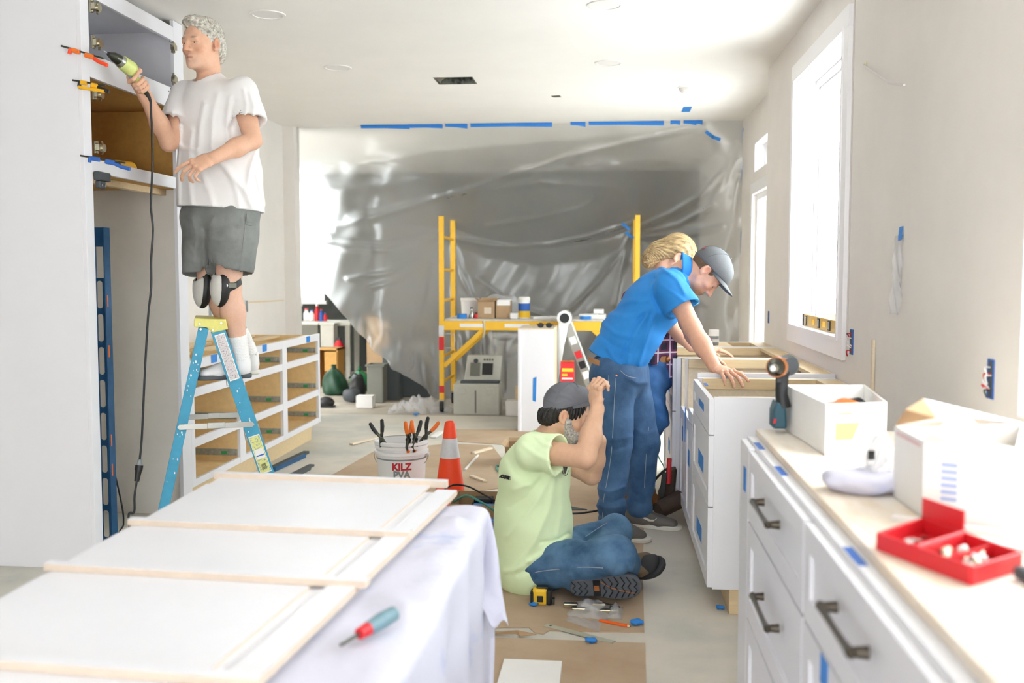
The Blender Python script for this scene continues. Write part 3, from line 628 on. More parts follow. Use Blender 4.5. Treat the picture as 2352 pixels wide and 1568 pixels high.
# ============================================================ scaffold
YS0, YS1, zpl = 9.6, 10.32, .925
sc = thing('scaffold', 'yellow rolling scaffold with a work platform in front of the plastic sheet', 'scaffold', ((XA + XB) / 2, 9.95, 0))
for x in (XA, XB):
    for y in (YS0, YS1):
        obj('post', MB().box(x - .024, y - .024, .13, x + .024, y + .024, 1.92), 'scaffold_yellow', sc, bevel=.004)
        w = thing('caster', None, None, (x, y, 0)); w.parent = sc; w.matrix_parent_inverse = wm(sc).inverted()
        obj('wheel', MB().cyl((x - .018, y, .062), (x + .018, y, .062), .062, n=24), 'rubber', w, bevel=.006, smooth=40)
        obj('fork', MB().box(x - .028, y - .03, .05, x - .021, y + .03, .13).box(x + .021, y - .03, .05, x + .028, y + .03, .13).box(x - .03, y - .035, .118, x + .03, y + .035, .132), 'metal', w, bevel=.002)
    for z in (.3, .55, .8, 1.1, 1.4, 1.72): obj('rung', MB().cyl((x, YS0, z), (x, YS1, z), .014, n=12), 'scaffold_yellow', sc, smooth=40)
    for i, z in enumerate((.2, .62)):
        obj('sticker', MB().box(x - .026, YS0 - .0258, z, x + .026, YS0 - .0238, z + (.07 if i == 0 else .13)), 'red', sc)
        if i: obj('sticker', MB().box(x - .026, YS0 - .0258, z + .135, x + .026, YS0 - .0238, z + .24), 'reflective', sc)
for y in (YS0, YS1): obj('side_rail', MB().box(XA + .02, y - .022, .815, XB - .02, y + .022, .905), 'scaffold_yellow', sc, bevel=.004)
obj('platform', MB().box(XA + .03, YS0 - .01, .905, XB - .03, YS1 + .01, zpl), 'plank', sc, bevel=.003)
for (x0, s) in ((XA, 1), (XB, -1)):
    obj('brace', MB().bar((x0 + s * .02, YS0, .46), (x0 + s * .42, YS0, .83), .03, .045, up=(0, 0, 1)), 'scaffold_yellow', sc, bevel=.003)
    obj('brace', MB().bar((x0 + s * .02, YS1, .46), (x0 + s * .42, YS1, .83), .03, .045, up=(0, 0, 1)), 'scaffold_yellow', sc, bevel=.003)
for x in (XA + .18, XA + .62): obj('label_plate', MB().box(x, YS0 - .0238, .845, x + .24, YS0 - .0218, .88), 'paper', sc)
obj('lock_pin', MB().tube([(XA + .025, YS0 - .03, .78), (XA + .13, YS0 - .03, .78), (XA + .13, YS0 - .03, .64), (XA + .025, YS0 - .03, .64)], .006), 'metal', sc, smooth=60)
obj('lock_pin', MB().tube([(XA + .42, YS0 - .03, .92), (XA + .425, YS0 - .03, .8), (XA + .41, YS0 - .03, .74)], .007), 'metal', sc, smooth=60)
for (x, y) in ((1440, 520), (1448, 540)):
    a = P(x, y, Y=10.2); obj('tape', MB().bar(a - np.array([.05, 0, -.03]), a + np.array([.03, 0, -.03]), .002, .03), 'tape_blue', sc)

# things on the platform
def on_plat(x, Y): return float(P(x, 700, Y=Y)[0])
def carton(name, x0, x1, y0, y1, z0, h, mat, label, cat='box', rz=0, flap=.0, group=None):
    cx, cy = (x0 + x1) / 2, (y0 + y1) / 2; hx, hy = (x1 - x0) / 2, (y1 - y0) / 2
    t = thing(name, label, cat, (cx, cy, z0), rz, group); Mr = wm(t); w = .004
    o = obj('body', MB().box(-hx, -hy, 0, hx, -hy + w, h).box(-hx, hy - w, 0, hx, hy, h).box(-hx, -hy + w, 0, -hx + w, hy - w, h).box(hx - w, -hy + w, 0, hx, hy - w, h).box(-hx, -hy, 0, hx, hy, w), mat, t, M=Mr)
    if flap:
        for s in (-1, 1):
            obj('flap', MB().prism([(-hx, s * hy, h), (hx, s * hy, h), (hx, s * (hy + flap * .8), h + flap * (.35 + .2 * s)), (-hx, s * (hy + flap * .8), h + flap * (.35 + .2 * s))], (0, 0, .003)), mat, t, M=Mr)
            obj('flap', MB().prism([(s * hx, -hy, h), (s * hx, hy, h), (s * (hx + flap * .6), hy, h + flap * .5), (s * (hx + flap * .6), -hy, h + flap * .5)], (0, 0, .003)), mat, t, M=Mr)
    return t, Mr, hx, hy
x0 = on_plat(1058, 9.95); x1 = on_plat(1102, 9.95)
t = thing('plastic_tub', 'white plastic tub on the scaffold platform behind the cardboard boxes', 'tub', ((x0 + x1) / 2, 9.95, zpl)); c_ = ((x0 + x1) / 2, 9.95, zpl); r_ = (x1 - x0) / 2
obj('body', MB().lathe([(r_ * .85, 0), (r_ * .97, .19), (r_ * .92, .185), (r_ * .8, .01), (0, .01)], c_, 28, caps=False), 'bucket_white', t, smooth=50)
obj('rim', MB().lathe([(r_ * .95, .165), (r_, .17), (r_, .195), (r_ * .93, .195)], c_, 28, caps=False), 'bucket_white', t, smooth=40)
cb_ = carton('cardboard_box', on_plat(1100, 9.72), on_plat(1138, 9.72), 9.64, 9.84, zpl, .17, 'cardboard', 'open brown cardboard box with a pale label on the scaffold', flap=.05)
obj('label', MB().box(-.02, -.1015, .05, .05, -.0995, .11), 'mdf_edge', cb_[0], M=cb_[1])
cb_ = carton('cardboard_box', on_plat(1141, 9.72), on_plat(1173, 9.72), 9.66, 9.84, zpl, .18, 'cardboard', 'brown cardboard box with white paper on top on the scaffold')
obj('paper', MB().box(-.06, -.095, .178, .075, .06, .184).box(-.06, -.096, .13, .07, -.0905, .182), 'paper', cb_[0], M=cb_[1])
bxx = carton('white_box', on_plat(1173, 9.68), on_plat(1190, 9.68), 9.62, 9.72, zpl, .055, 'paper', 'tiny white box beside the wipes canister on the scaffold')
obj('lid', MB().box(-bxx[2], -bxx[3], .053, bxx[2], bxx[3], .058), 'paper', bxx[0], M=bxx[1])
cx = on_plat(1204, 9.75); t = thing('wipes_canister', 'blue and white wipes canister with yellow patch on the scaffold', 'canister', (cx, 9.75, zpl))
obj('body', MB().lathe([(.054, 0), (.057, .006), (.057, .175), (.054, .18)], (cx, 9.75, zpl), 28), 'bucket_white', t, smooth=40)
obj('label', MB().lathe([(.0576, .05), (.0576, .15)], (cx, 9.75, zpl), 28, caps=False), 'tape_dark_blue', t, smooth=40)
obj('label', MB().lathe([(.0582, .01), (.0582, .075)], (cx, 9.75, zpl), 28, caps=False), 'yellow', t, smooth=40)
obj('lid', MB().lathe([(.059, .178), (.059, .2), (.05, .212), (0, .212)], (cx, 9.75, zpl), 28, caps=False), 'paper', t, smooth=40)
cx = on_plat(1061, 9.66); t = thing('tape_roll', 'roll of blue tape at the end of the scaffold platform', 'tape roll', (cx, 9.66, zpl))
obj('roll', MB().lathe([(.028, 0), (.048, 0), (.048, .048), (.028, .048), (.028, 0)], (cx, 9.66, zpl), 28, caps=False), 'tape_blue', t, smooth=40)
obj('core', MB().lathe([(.025, 0), (.0285, 0), (.0285, .0485), (.025, .0485), (.025, 0)], (cx, 9.66, zpl), 28, caps=False), 'cardboard', t, smooth=40)
for x, h_, mt, lb in ((1083, .1, 'metal', 'small grey bottle between tub and box on the scaffold'), (1094, .055, 'red', 'small dark red cup beside the cardboard box on the scaffold')):
    cx = on_plat(x, 9.66); t = thing('bottle', lb, 'bottle', (cx, 9.66, zpl)); obj('body', MB().lathe([(.022, 0), (.024, .01), (.024, h_ * .6), (.012, h_ * .8), (.012, h_)], (cx, 9.66, zpl), 18), mt, t, smooth=40); obj('cap', MB().cyl((cx, 9.66, zpl + h_ * .95), (cx, 9.66, zpl + h_ * 1.1), .014), 'black', t, smooth=40)
crumple('plastic_bundle', (on_plat(1150, 10.08), 10.08, zpl + .11), (.2, .1, .12), 30, 'clear_bag', 'bundle of clear plastic behind the boxes on the scaffold', 'plastic', seed=21, amp=.5)
for (x0, x1, zz, lb, mt) in ((1226, 1282, .02, 'flat white tray of papers on the scaffold beside the ladder joint', 'paper'), (1330, 1392, .045, 'long pale folded board on the scaffold behind the blue polo shirt', 'paper')):
    a, b = on_plat(x0, 9.75), on_plat(x1, 9.75); t = thing('paper_tray', lb, 'tray', ((a + b) / 2, 9.75, zpl))
    obj('tray', MB().box(a, 9.65, zpl, b, 9.9, zpl + zz), mt, t, bevel=.004); obj('clip', MB().box(a + .03, 9.66, zpl + zz, b - .08, 9.7, zpl + zz + .008), 'metal', t, bevel=.002)
    if x0 > 1300: obj('sleeve', MB().box(b - .12, 9.68, zpl + zz + .008, b - .02, 9.8, zpl + zz + .05), 'paper', t, bevel=.004)
a = on_plat(1345, 9.64); tag(obj('tape_roll', MB().lathe([(.03, 0), (.055, 0), (.055, .03), (.03, .03), (.03, 0)], (a, 9.63, zpl), 24, caps=False), 'tape_blue', smooth=40), 'blue tape roll lying flat beside the pale board', 'tape roll')

# multi-position ladder
lx = thing('folding_ladder', 'silver folding ladder with a round hinge leaning beside the scaffold', 'ladder', P(1310, 950, Z=0))
J = P(1297, 730, Y=9.3); J2 = J + np.array([.0, .0, 0])
for dy in (0, .34):
    top = J + np.array([0, dy * .5, 0]); fr_ = np.array([top[0] + .36, top[1] + .05, 0]); fl_ = np.array([top[0] - .18, top[1] - .05, 0])
    obj('rail', MB().bar(top, fr_, .09, .03, up=(0, 1, 0)), 'metal', lx, bevel=.003); obj('rail', MB().bar(top, fl_, .09, .03, up=(0, 1, 0)), 'metal', lx, bevel=.003)
    obj('hinge', MB().cyl(top - np.array([0, .035, 0]), top + np.array([0, .035, 0]), .07, n=28), 'metal', lx, smooth=40); obj('hinge_knob', MB().cyl(top - np.array([0, .05, 0]), top - np.array([0, .03, 0]), .045, n=24), 'black', lx, smooth=40)
top = J
for k, cc in ((.22, 'paper'), (.36, 'red'), (.46, 'black'), (.56, 'paper')):
    d = np.array([.36, .05, -J[2]]); q = J + d * k; obj('sticker', MB().bar(q - d * .035, q + d * .035, .06, .036, up=(0, 1, 0)), cc, lx)
for k in (.3, .6, .9):
    for s in (.36, -.18):
        q = J + np.array([s, .05 * np.sign(s), -J[2]]) * k; obj('rung', MB().cyl(q, q + np.array([0, .17, 0]), .016, n=12), 'metal', lx, smooth=40)
# spare cabinet
wc = thing('spare_cabinet', 'narrow white cabinet with a strip of blue tape standing before the scaffold', 'cabinet', (-.62, 8.8, 0))
a = P(1190, 757, Y=8.52); b = P(1272, 757, Y=8.52)
bx('front_panel', (a[0], 8.52, 0, b[0] - .001, 8.54, a[2]), 'white', wc); bx('body', (a[0], 8.54, .0, b[0] - .03, 9.1, a[2]), 'white', wc); bx('side_panel', (b[0] - .03, 8.52 + .021, 0, b[0], 9.1, a[2]), 'maple_pale', wc); bx('top_board', (a[0] - .002, 8.518, a[2], b[0] + .002, 9.1, a[2] + .012), 'maple_pale', wc)
bx('stile', (a[0] - .001, 8.512, 0, a[0] + .025, 8.52, a[2]), 'white', wc)
p, q = P(1228, 866, Y=8.518), P(1226, 920, Y=8.518); obj('tape', MB().prism([p + np.array([-.014, 0, -.01]), p + np.array([.016, 0, .004]), q + np.array([.018, 0, -.01]), q + np.array([-.01, 0, .0])], (0, .002, 0)), 'tape_blue', wc)
p = P(1253, 745, Y=8.7); sg = thing('sunglasses', 'black sunglasses on top of the narrow white cabinet', 'sunglasses', (p[0], 8.62, a[2] + .012)); zz = a[2] + .012
for s in (-1, 1):
    obj('lens', MB().prism([(p[0] + s * .036 + .028 * math.cos(t), 8.6, zz + .024 + .022 * math.sin(t)) for t in np.linspace(0, 2*math.pi, 16, endpoint=False)], (0, .003, 0)), 'black', sg)
    obj('temple', MB().bar((p[0] + s * .068, 8.6, zz + .035), (p[0] + s * .065, 8.73, zz + .01), .004, .01), 'black', sg)
obj('bridge', MB().tube([(p[0] - .012, 8.601, zz + .03), (p[0], 8.6, zz + .036), (p[0] + .012, 8.601, zz + .03)], .003), 'black', sg)
ob = carton('printed_carton', P(1288, 850, Y=9.11)[0], P(1319, 850, Y=9.11)[0], 9.08, 9.16, .0, .56, 'red', 'upright orange and red carton beside the narrow white cabinet')
obj('print', MB().box(-.05, -.0412, .47, .055, -.0398, .5).box(-.05, -.0412, .43, .0, -.0398, .45), 'yellow', ob[0], M=ob[1]); obj('print', MB().box(-.05, -.0412, .40, .05, -.0398, .415), 'paper', ob[0], M=ob[1]); obj('lid', MB().box(-ob[2], -ob[3], .555, ob[2], ob[3], .565), 'orange', ob[0], M=ob[1])

# ============================================================ things stored around the scaffold and in the back room
m0, m1 = P(1042, 950, Y=9.5), P(1147, 950, Y=9.5)
mc = thing('tool_case', 'grey moulded tool case with its panelled lid standing open', 'tool case', ((m0[0] + m1[0]) / 2, 9.65, 0))
obj('case_body', MB().box(m0[0], 9.48, .0, m1[0], 9.78, .3), 'grey_case', mc, bevel=.012); obj('groove', MB().box(m0[0] + .21, 9.478, .02, m0[0] + .225, 9.482, .24), 'grey_bin', mc)
for x in (m0[0] + .05, m1[0] - .12): obj('latch', MB().box(x, 9.47, .2, x + .07, 9.49, .26), 'grey_case', mc, bevel=.004)
li = obj('lid', MB().prism([(m0[0] + .08, 9.66, .31), (m1[0] - .01, 9.66, .31), (m1[0], 9.76, .56), (m0[0] + .1, 9.76, .56)], (0, .05, 0)), 'grey_case', mc, bevel=.01)
pd = lambda u, v: np.array([m0[0] + .09 + u * .33, 9.657 + .1 * v, .31 + .25 * v])
obj('screen', MB().prism([pd(.5, .25), pd(.82, .25), pd(.82, .68), pd(.5, .68)], (0, -.008, .003)), 'black', li); obj('tray', MB().prism([pd(.14, .2), pd(.44, .2), pd(.44, .7), pd(.14, .7)], (0, -.006, .002)), 'grey_bin', li)
obj('knob', MB().cyl(pd(.3, .78) - np.array([0, .02, 0]), pd(.3, .78), .022, n=18), 'slate', li, smooth=40); obj('seal', MB().box(m0[0] + .06, 9.54, .3, m1[0] - .01, 9.65, .325), 'slate', mc, bevel=.004)
for u in (.56, .64, .72, .8): obj('button', MB().cyl(pd(u, .83) - np.array([0, .008, 0]), pd(u, .83), .01, n=10), 'grey_bin', li)
ft = thing('folding_table', 'folded speckled table with black legs leaning behind the scaffold', 'table', (-.9, 10.72, 0))
mk('speckle', '#d8d5d0', .6, col2='#8d8c88', nscale=45, lo=.52, hi=.6)
a, b = P(1126, 768, Y=10.72)[0], P(1320, 768, Y=10.72)[0]
obj('table_top', MB().box(a, 10.7, .02, b, 10.74, .72), 'speckle', ft, bevel=.012)
for x in (a + .17, b - .2): obj('leg', MB().tube([(x, 10.67, .08), (x, 10.67, .66)], .012), 'black', ft, smooth=50)
obj('cross_bar', MB().tube([(a + .1, 10.67, .66), (b - .1, 10.67, .66)], .01), 'black', ft, smooth=50); obj('brace', MB().tube([(a + .17, 10.66, .5), (a + .42, 10.66, .36)], .009), 'black', ft, smooth=50)
wl = carton('white_box', P(1163, 950, Y=9.5)[0], P(1192, 950, Y=9.5)[0], 9.44, 9.6, 0, .14, 'paper', 'low white box beside the grey tool case'); obj('lid', MB().box(-wl[2] - .002, -wl[3] - .002, .11, wl[2] + .002, wl[3] + .002, .144), 'paper', wl[0], M=wl[1])
tag(obj('wood_offcut', MB().box(P(1184, 900, Y=9.55)[0], 9.52, .145, P(1192, 900, Y=9.55)[0], 9.56, .28), 'maple', bevel=.002), 'short upright wood offcut on the low white box', 'wood')
# back-room bench and clutter seen left of the sheet
bn = thing('bench', 'pale bench with grey storage bins under the bright back window', 'bench', (-4.2, 12.8, 0))
z_b = P(700, 738, Y=12.6)[2]
obj('bench_top', MB().box(-4.8, 12.5, z_b - .05, -3.3, 13.1, z_b), 'grey_case', bn, bevel=.005)
for x in (-4.7, -3.35): obj('leg', MB().box(x - .03, 12.55, 0, x + .03, 12.61, z_b - .05), 'grey_case', bn); obj('leg', MB().box(x - .03, 13.0, 0, x + .03, 13.06, z_b - .05), 'grey_case', bn)
for i, (a, b) in enumerate(((686, 738), (739, 774))):
    a, b = P(a, 780, Y=12.4)[0] + .012, P(b, 780, Y=12.4)[0] - .012; za = P(700, 815, Y=12.4)[2]
    t = thing('storage_bin', ('wide grey storage bin hung at the bench front', 'narrow pale grey storage bin hung at the bench front')[i], 'bin', ((a + b) / 2, 12.4, 0)); obj('body', MB().box(a, 12.3, za, b, 12.49, z_b - .02), ('grey_bin', 'grey_case')[i], t, bevel=.01); obj('lid', MB().box(a - .01, 12.29, z_b - .03, b + .01, 12.495, z_b - .005), 'grey_case', t, bevel=.004)
    obj('stand', MB().box(a + .05, 12.33, 0, b - .05, 12.45, za), 'slate', t)
for i, (x, y, w_, h_, mt, lb) in enumerate(((692, 722, .07, .2, 'slate', 'dark bottle on the pale bench by the wall'), (704, 726, .08, .15, 'paper', 'white roll on the pale bench'), (716, 722, .08, .13, 'bucket_white', 'white jug on the pale bench'), (728, 720, .06, .2, 'red', 'red and white bottle on the pale bench'), (738, 724, .06, .14, 'tape_dark_blue', 'dark blue jar on the pale bench'), (747, 726, .05, .1, 'red', 'small red tin on the pale bench'))):
    X = P(x, y, Y=12.75)[0]; t = thing('bench_bottle', lb, 'bottle', (X, 12.75, z_b)); obj('body', MB().lathe([(w_ * .48, 0), (w_ * .5, .01), (w_ * .5, h_ * .65), (w_ * .25, h_ * .85), (w_ * .25, h_)], (X, 12.75, z_b), 16), mt, t, smooth=40); obj('cap', MB().cyl((X, 12.75, z_b + h_ * .98), (X, 12.75, z_b + h_ * 1.1), w_ * .28), ('white', 'red', 'tape_dark_blue')[i % 3], t, smooth=40)
def back_x(x, Y): return float(P(x, 880, Y=Y)[0])
a, b = back_x(725, 11.6), back_x(777, 11.6); t = thing('open_shelf', 'small tan wooden shelf box in the back room', 'shelf', ((a + b) / 2, 11.7, 0)); z1 = P(750, 800, Y=11.6)[2]
obj('side', MB().box(a, 11.6, 0, a + .02, 11.9, z1), 'mdf', t); obj('side', MB().box(b - .02, 11.6, 0, b, 11.9, z1), 'mdf', t); obj('back', MB().box(a, 11.89, 0, b, 11.9, z1), 'mdf', t); obj('shelf', MB().box(a, 11.6, z1 - .02, b, 11.9, z1), 'mdf', t); obj('drawer', MB().box((a + b) / 2 - .02, 11.58, .2, b - .01, 11.62, z1 - .04), 'mdf', t)
X = back_x(779, 12.05); t = thing('fire_extinguisher', 'red cylinder standing in the back room beside the tan shelf', 'cylinder', (X, 12.05, 0)); z1 = P(777, 775, Y=12.05)[2]
obj('body', MB().lathe([(.065, 0), (.07, .02), (.07, z1 * .8), (.04, z1 * .9), (.02, z1 * .95)], (X, 12.05, 0), 20), 'red', t, smooth=50); obj('valve', MB().box(X - .03, 12.03, z1 * .94, X + .03, 12.07, z1), 'black', t, bevel=.004)
def sack(name, label, a, b, Y, h_, mat, seed):
    rnd = random.Random(seed); cx = (a + b) / 2; rx = (b - a) / 2; prof = [(0, 0), (.85, .0), (1, .12), (.98, .35), (.86, .6), (.62, .8), (.3, .92), (.12, .97), (.2, 1.06), (.16, 1.1)]
    t = thing(name, label, 'bag', (cx, Y, 0)); m = MB(); n = 40
    vs = [(cx + rx * r * (1 + .1 * math.sin(5 * q + seed + 6 * z) * (z > .02) + .05 * math.sin(11 * q + 9 * z)) * math.cos(q) + .12 * rx * math.sin(seed) * z, Y + .17 * r * (1 + .1 * math.sin(6 * q + 5 * z)) * math.sin(q), h_ * z * .93) for r, z in prof for q in np.linspace(0, 2*math.pi, n, endpoint=False)]
    k = len(prof); m.add(vs, [(i*n + j, i*n + (j+1) % n, (i+1)*n + (j+1) % n, (i+1)*n + j) for i in range(k-1) for j in range(n)]); obj('sack', m, mat, t, sub=1, smooth=180)
    obj('tie', MB().tube([(cx + .12 * rx * math.sin(seed) * .97 + rx * .16 * math.cos(q), Y + .035 * math.sin(q), h_ * .9) for q in np.linspace(0, 2*math.pi, 14, endpoint=False)], .006, closed=True), 'black', t)
sack('bin_bag', 'dark green bulging bin bag on the back room floor', back_x(741, 10.95), back_x(800, 10.95), 10.95, P(700, 838, Y=10.95)[2], 'green_bag', 5)
sack('bin_bag', 'bright green bin bag half hidden behind the black bag', back_x(803, 11.3), back_x(852, 11.3), 11.3, P(700, 843, Y=11.3)[2], 'green', 6)
a, b = back_x(805, 10.45), back_x(841, 10.45); t = thing('duffel_bag', 'black bag slumped before the green bin bags', 'bag', ((a + b) / 2, 10.4, 0)); crumple('sack', ((a + b) / 2, 10.4, .14), ((b - a) / 2, .14, .15), 24, 'black', parent=t, seed=12, amp=.25); crumple('pocket', ((a + b) / 2 - .03, 10.28, .08), (.1, .05, .08), 16, 'dark_grey', parent=t, seed=13, amp=.2)
obj('strap', MB().tube([((a + b) / 2 - .08, 10.36, .25), ((a + b) / 2 - .02, 10.34, .31), ((a + b) / 2 + .06, 10.36, .26)], .01), 'black', t, smooth=60)
for (x0, x1, y0, Y, mt, lb) in ((845, 888, 835, 10.35, 'grey_bin', 'grey square waste bin behind the plastic sheet hem'), (880, 925, 800, 10.6, 'slate', 'dark slate waste bin behind the plastic sheet')):
    a, b = back_x(x0, Y), back_x(x1, Y); h_ = P(x0, y0, Y=Y)[2]; t = thing('waste_bin', lb, 'bin', ((a + b) / 2, Y, 0))
    obj('body', MB().prism([(a + .015, Y - .1, 0), (b - .015, Y - .1, 0), (b - .015, Y + .1, 0), (a + .015, Y + .1, 0)], (0, 0, h_ * .96)), mt, t, bevel=.01); obj('rim', MB().holed(2, (a, Y - .115), (b, Y + .115), h_ * .95, h_, [(a + .02, b - .02, Y - .095, Y + .095)]), mt, t, bevel=.004)
mb_ = carton('white_box', back_x(820, 9.9), back_x(857, 9.9), 9.85, 9.98, 0, .12, 'paper', 'small white square box on the floor before the grey bin'); obj('lid', MB().box(-mb_[2], -mb_[3], .118, mb_[2], mb_[3], .124), 'paper', mb_[0], M=mb_[1])
X = back_x(748, 9.9); t = thing('work_boot', 'black boot on the floor at the far end of the drawer base', 'boot', (X, 9.9, 0)); crumple('upper', (X, 9.9, .05), (.09, .05, .06), 16, 'black', parent=t, seed=15, amp=.15); obj('sole', MB().box(X - .09, 9.85, 0, X + .09, 9.95, .018), 'rubber', t, bevel=.006)
p = P(862, 755, Y=9.95); t = thing('cardboard_box', 'tan cardboard carton behind the plastic sheet on the dark bin pile', 'box', (p[0], 10.5, 0))
a, b = back_x(843, 11.5), back_x(893, 11.5); z1 = P(862, 728, Y=11.25)[2]
obj('body', MB().box(a, 11.5, 0, b, 11.75, z1 - .08), 'cardboard', t); obj('flap', MB().prism([(a, 11.5, z1 - .08), (b, 11.5, z1 - .08), (b - .05, 11.45, z1 - .02), (a - .03, 11.45, z1)], (0, .003, .003)), 'cardboard', t)
# dark stored mass behind the sheet
t = thing('storage_chest', 'dark slate chest standing in shadow behind the plastic sheet', 'chest', (-2.0, 10.75, 0)); obj('body', MB().box(-2.3, 10.78, 0, -1.72, 11.1, .5), 'slate', t, bevel=.01); obj('lid', MB().box(-2.32, 10.77, .5, -1.7, 11.12, .56), 'slate', t, bevel=.01)
# ============================================================ stepladder
ld = thing('stepladder', 'paint-spattered blue fibreglass stepladder with a yellow top cap', 'ladder', (-1.95, 4.93, 0))
LP0 = P(495, 850, Y=4.78); LDV = np.array([LP0[0], LP0[1], 0.]); LDV /= np.linalg.norm(LDV); LE = np.array([LDV[1], -LDV[0], 0.])   # depth along the view, side axis square to it
def PL(x, y, off=0.):                                    # pixel -> point in the ladder's near rail plane (moved by off along its depth)
    d = P(x, y, Y=1.) - _c; t = ((LP0 - _c) @ LDV + off) / (d @ LDV); return _c + d * t
LW = .36; zst = .835
LM = Matrix((Vector(LE), Vector(LDV), Vector((0, 0, 1)))).transposed().to_4x4()
def rail2(a, b):
    a, b = PL(*a), PL(*b); k = a[2] / (a[2] - b[2]); f = a + (b - a) * k; f[2] = .015; return a, f
for off in (0, LW):
    o_f = LDV * off
    a, f = rail2((468, 752), (383, 1142)); r_ = obj('rear_rail', MB().bar(a + o_f, f + o_f, .05, .022, up=LDV), 'ladder_blue', ld, bevel=.002)
    obj('rubber_foot', MB().bar(f + o_f + np.array([0, 0, .03]), f + o_f - np.array([0, 0, .015]), .06, .04, up=LDV), 'rubber', r_)
    a2, f2 = rail2((500, 757), (612, 1090)); r_ = obj('front_rail', MB().bar(a2 + o_f, f2 + o_f, .07, .024, up=LDV), 'ladder_blue', ld, bevel=.002)
    obj('rubber_foot', MB().bar(f2 + o_f + np.array([0, 0, .03]), f2 + o_f - np.array([0, 0, .015]), .08, .04, up=LDV), 'rubber', r_)
FA, FB, RA, RB = a2, f2, a, f
dF = (FB - FA) / np.linalg.norm(FB - FA); nF = np.cross(LDV, dF); nF *= 1 if nF @ LE > 0 else -1
def onF(k, off=0, w=0): return FA + (FB - FA) * k + nF * w + LDV * off
for z in (.28, .555, zst):
    k = (FA[2] - z) / (FA[2] - FB[2]); q = FA + (FB - FA) * k
    obj('step', MB().bar(q - np.array([0, 0, .015]), q + LDV * LW - np.array([0, 0, .015]), .08, .03), 'metal', ld, bevel=.003)
for z in (.3, .65, .98):
    k = (RA[2] - z) / (RA[2] - RB[2]); q = RA + (RB - RA) * k; obj('rear_bar', MB().bar(q, q + LDV * LW, .024, .024), 'metal', ld)
obj('top_cap', MB().prism([PL(x, y, -.02) for x, y in ((446, 731), (519, 733), (524, 756), (488, 764), (475, 752), (446, 751))], LDV * .4), 'ladder_cap', ld, bevel=.004)
for (x, y) in ((459, 743), (508, 742), (489, 758), (461, 756)): p = PL(x, y, -.02); obj('rivet', MB().cyl(p, p - LDV * .004, .006, .005, 12), 'metal', ld, smooth=40)
for (off, pa, pb) in ((-.016, (411, 981), (581, 974)), (LW - .02, (430, 958), (552, 952))):
    a, b = PL(*pa, off), PL(*pb, off); m_ = (a + b) / 2 + np.array([0, 0, .002])
    s1 = obj('spreader', MB().bar(a, b, .003, .028, up=(0, 0, 1)), 'metal', ld, bevel=.001)
    obj('spreader_hinge', MB().bar(m_ - (b - a) * .12, m_ + (b - a) * .12, .006, .03, up=(0, 0, 1)), 'metal', s1, bevel=.002)
    for q in (a, b, m_ - (b - a) * .07, m_ + (b - a) * .07): obj('rivet', MB().cyl(q - LDV * .006, q + LDV * .002, .007, n=12), 'metal', s1, smooth=40)
def fpatch(k0, k1, w0, w1, mat, name='sticker', off=.0128):
    q = [onF(k0, -off, w0), onF(k0, -off, w1), onF(k1, -off, w1), onF(k1, -off, w0)]; return obj(name, MB().prism(q, -LDV * .0008), mat, ld)
fpatch(.02, .235, -.024, .026, 'paper'); fpatch(.025, .23, -.021, .023, 'sticker', off=.0134)
fpatch(.50, .68, -.028, .028, 'paper'); fpatch(.505, .675, -.026, .026, 'sticker_yellow', off=.0134); fpatch(.565, .61, -.022, .022, 'paper', off=.0138)
fpatch(.592, .598, -.02, .02, 'tape_dark_blue', off=.0142)
for k in range(7): fpatch(.635, .662, -.012 + k * .0036, -.0105 + k * .0036 + .0008 * (k % 2), 'black', off=.0142, name='barcode_bar')
rnd = random.Random(4)
def blob(q, r0, st): return MB().prism([q + LE * r0 * math.cos(t) + np.array([0, 0, r0 * st * math.sin(t)]) for t in np.linspace(0, 6.28, 7, endpoint=False)], -LDV * .001)
for k in range(16): obj('paint_spot', blob(onF(rnd.uniform(.25, .8), -.0122, rnd.uniform(-.03, .03)), rnd.uniform(.001, .003), rnd.uniform(1, 2.2)), 'paint_white', ld)
fpatch(.42, .455, .004, .008, 'paint_white', 'paint_spot', .0124)
dR = RB - RA
for k in range(26): obj('paint_spot', blob(RA + dR * (rnd.uniform(.1, .5) if k < 20 else rnd.uniform(.5, .9)) + LE * rnd.uniform(-.014, .018) - LDV * .0113, rnd.uniform(.001, .004), 2), 'paint_white', ld)

